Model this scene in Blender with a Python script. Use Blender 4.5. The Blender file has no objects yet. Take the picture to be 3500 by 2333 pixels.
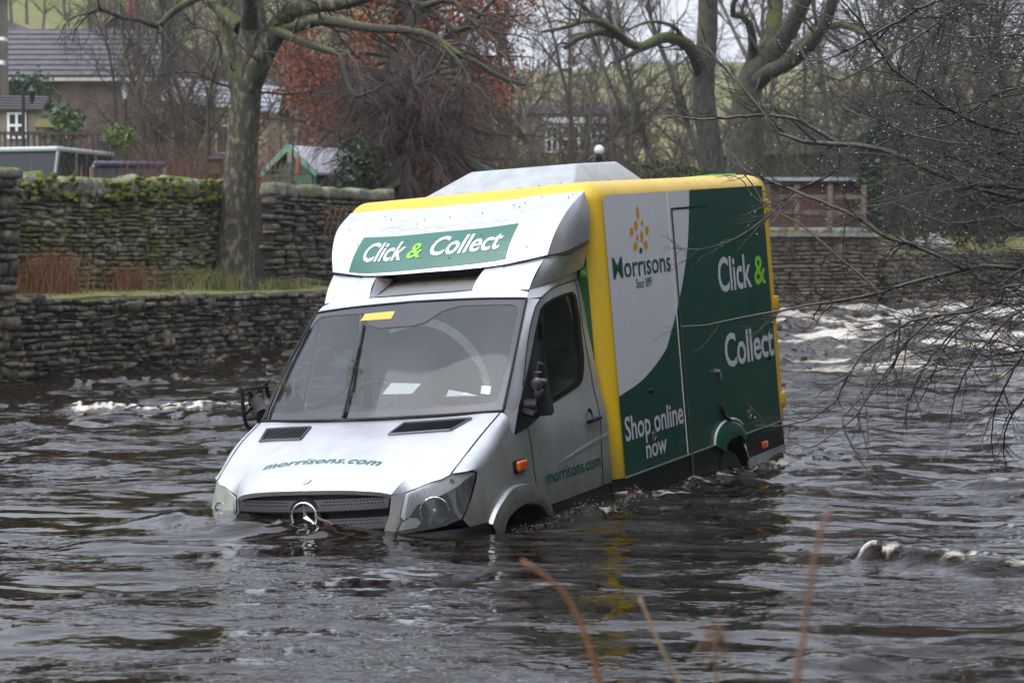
import bpy, bmesh, math, random
import numpy as np
from mathutils import Vector, Matrix, geometry
from math import radians as RAD, pi as PI

SC = bpy.context.scene
COL = SC.collection
# ------------------------------------------------------------------ camera
CAM_H, CAM_PITCH, CAM_F = 1.653, 0.038, 7073.8        # metres, radians, focal length in photo pixels
cam = bpy.data.objects.new('camera', bpy.data.cameras.new('camera')); COL.objects.link(cam)
cam.location = (0, 0, CAM_H); cam.rotation_euler = (PI / 2 - CAM_PITCH, 0, 0)
cam.data.sensor_width = 36; cam.data.lens = CAM_F / 3500 * 36
cam.data.clip_start = .1; cam.data.clip_end = 3000
cam.data.dof.use_dof = True; cam.data.dof.focus_distance = 13.6; cam.data.dof.aperture_fstop = 4.0
SC.camera = cam
# ------------------------------------------------------------------ overcast sky and a weak, very soft sun
SUN_EL, SUN_AZ = RAD(50), RAD(232)
wd = bpy.data.worlds.new('World'); SC.world = wd; wd.use_nodes = True
nt = wd.node_tree; nt.nodes.clear()
def wn(t, **k):
    n = nt.nodes.new(t)
    for a, b in k.items(): setattr(n, a, b)
    return n
sky = wn('ShaderNodeTexSky', sky_type='NISHITA', sun_disc=False, sun_elevation=SUN_EL, sun_rotation=SUN_AZ,
         air_density=1.0, dust_density=1.0, ozone_density=1.0)
hs = wn('ShaderNodeHueSaturation'); hs.inputs['Saturation'].default_value = .16
tint = wn('ShaderNodeMix', data_type='RGBA', blend_type='MULTIPLY'); tint.inputs[0].default_value = 1
tint.inputs[7].default_value = (.96, .985, 1.07, 1)
geo = wn('ShaderNodeTexCoord'); sep = wn('ShaderNodeSeparateXYZ')
mr = wn('ShaderNodeMapRange'); mr.inputs[1].default_value = 0; mr.inputs[2].default_value = 1
mr.inputs[3].default_value = .62; mr.inputs[4].default_value = 3.0          # an overcast sky is brightest overhead
cn = wn('ShaderNodeTexNoise'); cn.inputs['Scale'].default_value = 2.2; cn.inputs['Detail'].default_value = 4
cr = wn('ShaderNodeMapRange'); cr.inputs[1].default_value = .3; cr.inputs[2].default_value = .7
cr.inputs[3].default_value = .86; cr.inputs[4].default_value = 1.14
mul = wn('ShaderNodeMath', operation='MULTIPLY')
mx = wn('ShaderNodeMix', data_type='RGBA', blend_type='MULTIPLY'); mx.inputs[0].default_value = 1
bg = wn('ShaderNodeBackground'); bg.inputs[1].default_value = .15
out = wn('ShaderNodeOutputWorld')
L = nt.links.new
L(sky.outputs[0], hs.inputs['Color']); L(hs.outputs[0], tint.inputs[6]); L(tint.outputs[2], mx.inputs[6])
L(geo.outputs['Generated'], sep.inputs[0]); L(sep.outputs[2], mr.inputs[0]); L(geo.outputs['Generated'], cn.inputs[0])
L(cn.outputs[0], cr.inputs[0]); L(mr.outputs[0], mul.inputs[0]); L(cr.outputs[0], mul.inputs[1])
L(mul.outputs[0], mx.inputs[7]); L(mx.outputs[2], bg.inputs[0]); L(bg.outputs[0], out.inputs[0])
sun = bpy.data.objects.new('sun', bpy.data.lights.new('sun', 'SUN')); COL.objects.link(sun)
sun.data.energy = .8; sun.data.angle = RAD(50); sun.data.color = (1, .97, .93)
sd = Vector((math.sin(SUN_AZ) * math.cos(SUN_EL), math.cos(SUN_AZ) * math.cos(SUN_EL), math.sin(SUN_EL)))
sun.rotation_euler = (-sd).to_track_quat('-Z', 'Y').to_euler(); sun.location = (0, 0, 30)
SC.view_settings.view_transform = 'Standard'; SC.view_settings.look = 'None'
SC.view_settings.gamma = 1; SC.view_settings.use_curve_mapping = False
SC.view_settings.exposure = 0.55
SC.render.engine = 'CYCLES'
SC.cycles.max_bounces = 6; SC.cycles.diffuse_bounces = 2; SC.cycles.glossy_bounces = 3
SC.cycles.transmission_bounces = 5; SC.cycles.transparent_max_bounces = 12
SC.cycles.caustics_reflective = False; SC.cycles.caustics_refractive = False
SC.cycles.sample_clamp_indirect = 4.0

# ------------------------------------------------------------------ helpers
rnd = random.Random(7)
_cp, _sp = math.cos(CAM_PITCH), math.sin(CAM_PITCH)
def ray(px, py):
    x, y = (px - 1750) / CAM_F, -(py - 1166.5) / CAM_F
    return np.array([x, _cp + y * _sp, -_sp + y * _cp])
def at(px, py, Y):
    """world point at distance Y that stands at photo position (px, py)"""
    w = ray(px, py); return tuple(np.array([0, 0, CAM_H]) + w * (Y / w[1]))

class MB:
    """collects shapes, builds ONE mesh object"""
    def __init__(s): s.v = []; s.f = []; s.n = 0
    def add(s, v, f):
        v = np.asarray(v, float).reshape(-1, 3); s.v.append(v); n = s.n
        s.f += [tuple(i + n for i in q) for q in f]; s.n += len(v); return s
    def box(s, c, size, rot=None):
        hx, hy, hz = [a / 2 for a in size]
        v = np.array([(x, y, z) for x in (-hx, hx) for y in (-hy, hy) for z in (-hz, hz)])
        if rot is not None: v = v @ np.array(rot.to_3x3() if hasattr(rot, 'to_3x3') else rot).T
        return s.add(v + np.array(c), [(0, 1, 3, 2), (4, 6, 7, 5), (0, 4, 5, 1), (2, 3, 7, 6), (0, 2, 6, 4), (1, 5, 7, 3)])
    def rbox(s, c, size, r=.02, seg=2, rot=None):
        b = bmesh.new(); bmesh.ops.create_cube(b, size=1)
        for q in b.verts: q.co = Vector((q.co[0] * size[0], q.co[1] * size[1], q.co[2] * size[2]))
        bmesh.ops.bevel(b, geom=b.edges[:], offset=r, segments=seg, affect='EDGES', profile=.5)
        return s.bm(b, c, rot)
    def bm(s, b, c=(0, 0, 0), rot=None):
        b.verts.index_update(); v = np.array([q.co[:] for q in b.verts])
        f = [tuple(x.index for x in q.verts) for q in b.faces]; b.free()
        if rot is not None: v = v @ np.array(rot.to_3x3() if hasattr(rot, 'to_3x3') else rot).T
        return s.add(v + np.array(c), f)
    def tube(s, pts, r, n=8, cap=True):
        pts = np.asarray(pts, float); m = len(pts); r = np.broadcast_to(np.asarray(r, float), (m,))
        t = np.gradient(pts, axis=0); t /= np.linalg.norm(t, axis=1)[:, None] + 1e-12
        up = np.array([0, 0, 1.]) if abs(t[0][2]) < .9 else np.array([1., 0, 0])
        V = []
        for i in range(m):
            a = np.cross(t[i], up); a /= np.linalg.norm(a) + 1e-12; b = np.cross(a, t[i]); up = b
            for k in range(n):
                g = 2 * PI * k / n; V.append(pts[i] + r[i] * (math.cos(g) * a + math.sin(g) * b))
        F = [(i * n + k, i * n + (k + 1) % n, (i + 1) * n + (k + 1) % n, (i + 1) * n + k) for i in range(m - 1) for k in range(n)]
        if cap: F += [tuple(range(n))[::-1], tuple((m - 1) * n + k for k in range(n))]
        return s.add(V, F)
    def lathe(s, prof, n=24, M=None, c=(0, 0, 0)):
        """prof: (radius, height) pairs turned about local Z"""
        m = len(prof); V = [(p[0] * math.cos(2 * PI * k / n), p[0] * math.sin(2 * PI * k / n), p[1]) for p in prof for k in range(n)]
        F = [(i * n + k, i * n + (k + 1) % n, (i + 1) * n + (k + 1) % n, (i + 1) * n + k) for i in range(m - 1) for k in range(n)]
        V = np.array(V)
        if M is not None: V = V @ np.array(M).T
        return s.add(V + np.array(c), F)
    def prism(s, poly, y0, y1, fn=None):
        """polygon (a,b) extruded along third coordinate; fn(a,b,c)->xyz"""
        fn = fn or (lambda a, b, c: (a, c, b)); n = len(poly)
        V = [fn(a, b, y0) for a, b in poly] + [fn(a, b, y1) for a, b in poly]
        return s.add(V, [tuple(range(n))[::-1], tuple(range(n, 2 * n))] + [(k, (k + 1) % n, n + (k + 1) % n, n + k) for k in range(n)])
    def build(s, name, mat, parent=None, smooth=35, kind=None, label=None):
        me = bpy.data.meshes.new(name)
        V = np.concatenate(s.v) if s.v else np.zeros((0, 3))
        me.from_pydata(V.tolist(), [], s.f); me.update()
        return link(name, me, mat, parent, smooth, kind, label)
def link(name, me, mat, parent=None, smooth=35, kind=None, label=None):
    if mat is not None and not me.materials: me.materials.append(mat)
    if smooth:
        me.polygons.foreach_set('use_smooth', [True] * len(me.polygons))
        if smooth < 180: me.set_sharp_from_angle(angle=RAD(smooth))
    o = bpy.data.objects.new(name, me); COL.objects.link(o)
    if parent is not None: o.parent = parent
    if kind: o['kind'] = kind
    if label: o['label'] = label
    return o
def tag(o, label, cat, group=None):
    o['label'] = label; o['category'] = cat
    if group: o['group'] = group
    return o
def thing(name, label, cat, loc=(0, 0, 0), rz=0, group=None):
    o = bpy.data.objects.new(name, None); COL.objects.link(o); o.empty_display_size = .3
    o.location = loc; o.rotation_euler = (0, 0, rz); return tag(o, label, cat, group)
def spline(pts, n=24):
    """Catmull-Rom through pts, n samples by arc length"""
    p = np.asarray(pts, float)
    if len(p) == 2: return p[0] + np.linspace(0, 1, n)[:, None] * (p[1] - p[0])
    q = np.vstack([2 * p[0] - p[1], p, 2 * p[-1] - p[-2]]); o = []
    for i in range(1, len(q) - 2):
        for u in np.linspace(0, 1, 12, endpoint=False):
            a, b, c, d = q[i - 1:i + 3]
            o.append(.5 * (2 * b + (c - a) * u + (2 * a - 5 * b + 4 * c - d) * u * u + (3 * b - a - 3 * c + d) * u ** 3))
    o.append(p[-1]); o = np.array(o); s = np.r_[0, np.cumsum(np.linalg.norm(np.diff(o, axis=0), axis=1))]
    return np.stack([np.interp(np.linspace(0, s[-1], n), s, o[:, k]) for k in range(p.shape[1])], 1)
def coons(c0, c1, d0, d1):
    """patch function (u,v) from curves: c0 at v=0, c1 at v=1 (along u), d0 at u=0, d1 at u=1 (along v)"""
    N = 41; A, B, C, D = [spline(k, N) for k in (c0, c1, d0, d1)]
    def ev(K, t):
        x = min(max(t, 0), 1) * (N - 1); i = min(int(x), N - 2); return K[i] + (x - i) * (K[i + 1] - K[i])
    def f(u, v):
        return ((1 - v) * ev(A, u) + v * ev(B, u) + (1 - u) * ev(C, v) + u * ev(D, v)
                - ((1 - u) * (1 - v) * A[0] + u * (1 - v) * A[-1] + (1 - u) * v * B[0] + u * v * B[-1]))
    return f
def grid(mb, f, nu=16, nv=16, mir=False, us=None, vs=None):
    us = np.linspace(0, 1, nu + 1) if us is None else us; vs = np.linspace(0, 1, nv + 1) if vs is None else vs
    nu, nv = len(us) - 1, len(vs) - 1
    V = np.array([f(u, v) for v in vs for u in us])
    F = [(j * (nu + 1) + i, j * (nu + 1) + i + 1, (j + 1) * (nu + 1) + i + 1, (j + 1) * (nu + 1) + i) for j in range(nv) for i in range(nu)]
    mb.add(V, F)
    if mir: mb.add(V * np.array([-1, 1, 1]), [q[::-1] for q in F])
    return mb
def inside(p, poly):
    x, y = p; c = False; j = len(poly) - 1
    for i in range(len(poly)):
        if (poly[i][1] > y) != (poly[j][1] > y) and x < (poly[j][0] - poly[i][0]) * (y - poly[i][1]) / (poly[j][1] - poly[i][1]) + poly[i][0]: c = not c
        j = i
    return c
def resample(poly, step):
    o = []
    for i in range(len(poly)):
        a, b = np.array(poly[i]), np.array(poly[(i + 1) % len(poly)]); n = max(1, int(np.linalg.norm(b - a) / step))
        o += [tuple(a + (b - a) * k / n) for k in range(n)]
    return o
def sheet(mb, outer, fn, step=.08, holes=()):
    """triangulated sheet of a 2-D outline (with holes), mapped through fn(a,b) -> xyz"""
    rings = [resample(outer, step)] + [resample(h, step) for h in holes]; P = []; E = []
    for r in rings:
        n0 = len(P); P += r; E += [(n0 + k, n0 + (k + 1) % len(r)) for k in range(len(r))]
    a = np.array(outer); lo, hi = a.min(0), a.max(0)
    for x in np.arange(lo[0] + step / 2, hi[0], step):
        for y in np.arange(lo[1] + step / 2, hi[1], step):
            if inside((x, y), outer) and not any(inside((x, y), h) for h in holes):
                if min((x - q[0]) ** 2 + (y - q[1]) ** 2 for q in P[:E[-1][0] + 1]) > (step * .35) ** 2: P.append((x, y))
    r = geometry.delaunay_2d_cdt([Vector(q) for q in P], E, [], 0, 1e-6)
    vs = [tuple(q) for q in r[0]]; F = []
    for t in r[2]:
        c = np.mean([vs[i] for i in t], axis=0)
        if inside(c, outer) and not any(inside(c, h) for h in holes): F.append(tuple(t))
    return mb.add([fn(x, y) for x, y in vs], F)
_dg = None
def text2d(body, bold=0.0, shear=0.0, space=1.0):
    """flat glyph triangles: verts (x,y) with cap height 1, faces"""
    cu = bpy.data.curves.new('t', 'FONT'); cu.body = body; cu.offset = bold; cu.shear = shear; cu.size = 1; cu.resolution_u = 3
    cu.space_character = space
    o = bpy.data.objects.new('t', cu); COL.objects.link(o); bpy.context.view_layer.update()
    me = bpy.data.meshes.new_from_object(o.evaluated_get(bpy.context.evaluated_depsgraph_get()))
    v = np.array([q.co[:2] for q in me.vertices]); f = [tuple(p.vertices) for p in me.polygons]
    b = bmesh.new(); b.from_mesh(me); bmesh.ops.triangulate(b, faces=b.faces[:]); ln = sorted(b.edges, key=lambda e: -e.calc_length())
    for _ in range(3):
        big = [e for e in b.edges if e.calc_length() > .16]
        if big: bmesh.ops.subdivide_edges(b, edges=big, cuts=1); bmesh.ops.triangulate(b, faces=b.faces[:])
    b.verts.index_update(); v = np.array([q.co[:2] for q in b.verts]); f = [tuple(x.index for x in q.verts) for q in b.faces]; b.free()
    bpy.data.objects.remove(o); bpy.data.curves.remove(cu); bpy.data.meshes.remove(me)
    return v, f
def lettering(body, fn, x0, x1, y0, y1, mat, parent, bold=.0, shear=0., name='lettering', space=1.0):
    """writing fitted into the rectangle x0..x1, y0 (baseline) .. y1 (top of tallest glyph) of a surface fn(a,b)"""
    v, f = text2d(body, bold, shear, space); lo, hi = v.min(0), v.max(0)
    desc = min(lo[1], 0) if any(c in 'gjpqy,' for c in body) else lo[1]
    base = 0 if any(c in 'gjpqy,' for c in body) else lo[1]
    a = x0 + (v[:, 0] - lo[0]) / (hi[0] - lo[0]) * (x1 - x0); b = y0 + (v[:, 1] - base) / (hi[1] - base) * (y1 - y0)
    return MB().add([fn(p, q) for p, q in zip(a, b)], f).build(name, mat, parent, smooth=0)

# ------------------------------------------------------------------ materials
def mat(name, col, rough=.6, metal=0., spec=.5, bump=0., bscale=40., var=0., vscale=6., coat=0., col2=None, alpha=None, detail=5., stretch=None):
    m = bpy.data.materials.new(name); m.use_nodes = True; n = m.node_tree; b = n.nodes['Principled BSDF']
    b.inputs['Base Color'].default_value = (*col, 1); b.inputs['Roughness'].default_value = rough
    b.inputs['Metallic'].default_value = metal; b.inputs['Specular IOR Level'].default_value = spec
    b.inputs['Coat Weight'].default_value = coat; b.inputs['Coat Roughness'].default_value = .08
    if var or bump or col2:
        tc = n.nodes.new('ShaderNodeTexCoord'); src = tc.outputs['Object']
        if stretch:
            mp = n.nodes.new('ShaderNodeMapping'); mp.inputs['Scale'].default_value = stretch; n.links.new(src, mp.inputs[0]); src = mp.outputs[0]
    if var or col2:
        t = n.nodes.new('ShaderNodeTexNoise'); t.inputs['Scale'].default_value = vscale; t.inputs['Detail'].default_value = detail
        t.inputs['Roughness'].default_value = .65; n.links.new(src, t.inputs[0])
        r = n.nodes.new('ShaderNodeValToRGB'); r.color_ramp.elements[0].position = .36; r.color_ramp.elements[1].position = .64
        c2 = col2 or tuple(min(1, c * (1 + var)) for c in col); c1 = col if col2 else tuple(c * (1 - var) for c in col)
        r.color_ramp.elements[0].color = (*c1, 1); r.color_ramp.elements[1].color = (*c2, 1)
        n.links.new(t.outputs[0], r.inputs[0]); n.links.new(r.outputs[0], b.inputs['Base Color'])
    if bump:
        t2 = n.nodes.new('ShaderNodeTexNoise'); t2.inputs['Scale'].default_value = bscale; t2.inputs['Detail'].default_value = 4
        n.links.new(src, t2.inputs[0])
        bp = n.nodes.new('ShaderNodeBump'); bp.inputs['Strength'].default_value = bump; bp.inputs['Distance'].default_value = .02
        n.links.new(t2.outputs[0], bp.inputs['Height']); n.links.new(bp.outputs[0], b.inputs['Normal'])
    return m
def paint(name, col, rough=.3, metal=0., coat=.5, drops=.25, dirt=.12, spec=.5, silt=1.12):
    """vehicle paint with rain beads and a film of dirt"""
    m = bpy.data.materials.new(name); m.use_nodes = True; n = m.node_tree; b = n.nodes['Principled BSDF']
    b.inputs['Metallic'].default_value = metal; b.inputs['Coat Weight'].default_value = coat; b.inputs['Coat Roughness'].default_value = .12
    b.inputs['Specular IOR Level'].default_value = spec
    tc = n.nodes.new('ShaderNodeTexCoord')
    t = n.nodes.new('ShaderNodeTexNoise'); t.inputs['Scale'].default_value = 3.5; t.inputs['Detail'].default_value = 7; t.inputs['Roughness'].default_value = .7
    mp = n.nodes.new('ShaderNodeMapping'); mp.inputs['Scale'].default_value = (1, 1, .35)
    n.links.new(tc.outputs['Object'], mp.inputs[0]); n.links.new(mp.outputs[0], t.inputs[0])
    r = n.nodes.new('ShaderNodeValToRGB'); r.color_ramp.elements[0].position = .35; r.color_ramp.elements[1].position = .75
    r.color_ramp.elements[0].color = (*col, 1); r.color_ramp.elements[1].color = (*[c * (1 - dirt) + .10 * dirt for c in col], 1)
    n.links.new(t.outputs[0], r.inputs[0])
    sx_ = n.nodes.new('ShaderNodeSeparateXYZ'); n.links.new(tc.outputs['Object'], sx_.inputs[0])            # river silt dried on up to a ragged line
    st_ = n.nodes.new('ShaderNodeMapRange'); st_.inputs[1].default_value = silt; st_.inputs[2].default_value = silt - .40; st_.inputs[3].default_value = -.25; st_.inputs[4].default_value = .55; n.links.new(sx_.outputs[2], st_.inputs[0])
    sa_ = n.nodes.new('ShaderNodeMath'); sa_.operation = 'ADD'; sa_.use_clamp = True; n.links.new(st_.outputs[0], sa_.inputs[0])
    t9 = n.nodes.new('ShaderNodeTexNoise'); t9.inputs['Scale'].default_value = 5; t9.inputs['Detail'].default_value = 8; t9.inputs['Roughness'].default_value = .75; n.links.new(mp.outputs[0], t9.inputs[0])
    sm_ = n.nodes.new('ShaderNodeMapRange'); sm_.inputs[1].default_value = .35; sm_.inputs[2].default_value = .75; sm_.inputs[3].default_value = -.15; sm_.inputs[4].default_value = .35; n.links.new(t9.outputs[0], sm_.inputs[0]); n.links.new(sm_.outputs[0], sa_.inputs[1])
    sc2 = n.nodes.new('ShaderNodeMix'); sc2.data_type = 'RGBA'; sc2.inputs[7].default_value = (.10, .082, .058, 1); n.links.new(sa_.outputs[0], sc2.inputs[0]); n.links.new(r.outputs[0], sc2.inputs[6]); n.links.new(sc2.outputs[2], b.inputs['Base Color'])
    rr = n.nodes.new('ShaderNodeMapRange'); rr.inputs[1].default_value = .3; rr.inputs[2].default_value = .8
    rr.inputs[3].default_value = rough; rr.inputs[4].default_value = rough + .18
    n.links.new(t.outputs[0], rr.inputs[0]); n.links.new(rr.outputs[0], b.inputs['Roughness'])
    vo = n.nodes.new('ShaderNodeTexVoronoi'); vo.inputs['Scale'].default_value = 75; n.links.new(tc.outputs['Object'], vo.inputs[0])
    vr = n.nodes.new('ShaderNodeMapRange'); vr.inputs[1].default_value = .12; vr.inputs[2].default_value = .34; vr.inputs[3].default_value = 1; vr.inputs[4].default_value = 0
    n.links.new(vo.outputs['Distance'], vr.inputs[0])
    bu = n.nodes.new('ShaderNodeBump'); bu.inputs['Strength'].default_value = drops; bu.inputs['Distance'].default_value = .004
    n.links.new(vr.outputs[0], bu.inputs['Height']); n.links.new(bu.outputs[0], b.inputs['Normal']); n.links.new(bu.outputs[0], b.inputs['Coat Normal'])
    return m
M_RUBBER = mat('tyre_rubber', (.012, .012, .012), .7)
M_RIM = mat('steel_rim', (.30, .30, .31), .4, metal=.6)
M_STICK = mat('yellow_sticker', (.56, .43, .07), .6)
VANPOSE = (-0.46638, 0.05387, -0.07010); VANLOC = (-1.1857, 12.6587, -0.8339)
# ================================================================== noise and mesh tools
def _h(ix, iy, s):
    n = (ix.astype(np.int64) * 374761393 + iy.astype(np.int64) * 668265263 + s * 974634777) & 0x7fffffff
    n = (n ^ (n >> 13)) * 1274126177 & 0x7fffffff; n = (n ^ (n >> 16)) & 0x7fffffff
    return (n % 10007) / 5003.5 - 1
def noise(x, y, s=0):
    x, y = np.asarray(x, float), np.asarray(y, float); ix, iy = np.floor(x), np.floor(y); fx, fy = x - ix, y - iy
    ux, uy = fx * fx * fx * (fx * (fx * 6 - 15) + 10), fy * fy * fy * (fy * (fy * 6 - 15) + 10)
    a, b, c, d = _h(ix, iy, s), _h(ix + 1, iy, s), _h(ix, iy + 1, s), _h(ix + 1, iy + 1, s)
    return (a * (1 - ux) + b * ux) * (1 - uy) + (c * (1 - ux) + d * ux) * uy
def fbm(x, y, s=0, o=4, g=.5):
    r = 0; a = 1
    for k in range(o): r = r + a * noise(x * 2 ** k, y * 2 ** k, s + k * 17); a *= g
    return r
def sstep(x, a, b):
    t = np.clip((np.asarray(x, float) - a) / (b - a), 0, 1); return t * t * (3 - 2 * t)
def np_mesh(name, V, Q):
    """mesh from arrays: V (n,3), Q (m,k)"""
    me = bpy.data.meshes.new(name); V = np.ascontiguousarray(V, dtype=np.float32); Q = np.ascontiguousarray(Q, dtype=np.int32); k = Q.shape[1]
    me.vertices.add(len(V)); me.vertices.foreach_set('co', V.ravel()); me.loops.add(Q.size); me.loops.foreach_set('vertex_index', Q.ravel())
    me.polygons.add(len(Q)); me.polygons.foreach_set('loop_start', np.arange(0, Q.size, k, dtype=np.int32)); me.update(calc_edges=True); return me
def gridq(nr, nc):
    i = np.arange(nr - 1)[:, None] * nc + np.arange(nc - 1)[None]; return np.stack([i, i + 1, i + nc + 1, i + nc], -1).reshape(-1, 4)
# ------------------------------------------------------------------ the lie of the land
FAR = np.array([(-60, -70), (-20, -3), (-12.2, 15), (-6.83, 27.6), (-3.76, 34.8), (4.0, 53.0), (6.7, 53.4), (9.6, 54.3), (17.2, 69.4), (60, 120)], float)   # far edge of the river
NEAR = np.array([(-60, -80), (-12, 2.0), (-2.0, 4.6), (2.6, 5.6), (4.6, 8.0), (6.6, 13), (11, 24), (24, 48), (80, 105)], float)                     # photographer's bank
def sdist(x, y, poly):
    """distance to a polyline, positive on its left when walking along it"""
    best = np.full(np.shape(x), 1e9); sg = np.zeros(np.shape(x))
    for (ax, ay), (bx_, by) in zip(poly[:-1], poly[1:]):
        ex, ey = bx_ - ax, by - ay; t = np.clip(((x - ax) * ex + (y - ay) * ey) / (ex * ex + ey * ey), 0, 1)
        dx, dy = x - ax - t * ex, y - ay - t * ey; d = dx * dx + dy * dy; m = d < best
        best = np.where(m, d, best); sg = np.where(m, np.sign(ex * dy - ey * dx), sg)
    return np.sqrt(best) * sg
def wlevel(y): return .018 * np.maximum(0, np.asarray(y, float) - 25)
def land(x, y):
    x, y = np.asarray(x, float), np.asarray(y, float)
    d = sdist(x, y, FAR); n = -sdist(x, y, NEAR)
    rise = 2.0 + .02 * np.clip(d, 0, 30) + (.152 + .135 * sstep(-x, 4, 42)) * np.clip(d - 32, 0, 230) + 1.3 * fbm(x / 40, y / 40, 5, 3) * sstep(d, 20, 80)
    rise = rise + .5 * sstep(y, 48, 54) * sstep(x, 3, 7) * (1 - sstep(d, 8, 25))
    far = -1.2 + (rise + 1.2) * sstep(d, .5, 2.6)
    near = -1.2 + 1.75 * sstep(n, -1.6, 1.6) + 1.0 * sstep(n, 2, 9) + .34 * np.clip(n - 5, 0, 70) + .12 * fbm(x * .7, y * .7, 9, 3)
    return np.where(d > 0, far, np.where(n > -1.6, near, -1.2)) + .06 * fbm(x * .5, y * .5, 3, 2)
def ground_mat():
    m = bpy.data.materials.new('ground_grass'); m.use_nodes = True; n = m.node_tree; b = n.nodes['Principled BSDF']; b.inputs['Roughness'].default_value = .95; b.inputs['Specular IOR Level'].default_value = .1
    g = n.nodes.new('ShaderNodeNewGeometry'); t1 = n.nodes.new('ShaderNodeTexNoise'); t1.inputs['Scale'].default_value = .035; t1.inputs['Detail'].default_value = 3
    t2 = n.nodes.new('ShaderNodeTexNoise'); t2.inputs['Scale'].default_value = 1.6; t2.inputs['Detail'].default_value = 8; t2.inputs['Roughness'].default_value = .7
    for t in (t1, t2): n.links.new(g.outputs['Position'], t.inputs[0])
    r1 = n.nodes.new('ShaderNodeValToRGB'); e = r1.color_ramp.elements; e[0].position = .38; e[0].color = (.30, .27, .12, 1); e[1].position = .60; e[1].color = (.19, .25, .075, 1)
    r2 = n.nodes.new('ShaderNodeValToRGB'); e = r2.color_ramp.elements; e[0].position = .3; e[0].color = (.45, .40, .33, 1); e[1].position = .7; e[1].color = (1, 1, 1, 1)
    mx_ = n.nodes.new('ShaderNodeMix'); mx_.data_type = 'RGBA'; mx_.blend_type = 'MULTIPLY'; mx_.inputs[0].default_value = .9
    n.links.new(t1.outputs[0], r1.inputs[0]); n.links.new(t2.outputs[0], r2.inputs[0]); n.links.new(r1.outputs[0], mx_.inputs[6]); n.links.new(r2.outputs[0], mx_.inputs[7]); n.links.new(mx_.outputs[2], b.inputs['Base Color']); return m
M_GROUND = ground_mat()
gx = np.unique(np.concatenate([np.linspace(-420, -60, 37), np.linspace(-60, 60, 161), np.linspace(60, 420, 37)])); gy = np.unique(np.concatenate([np.linspace(-120, 0, 31), np.linspace(0, 90, 121), np.linspace(90, 520, 60)]))
X, Y = np.meshgrid(gx, gy); Z = land(X, Y)
link('ground', np_mesh('ground', np.stack([X, Y, Z], -1).reshape(-1, 3), gridq(len(gy), len(gx))), M_GROUND, None, 180, 'structure')

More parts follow.
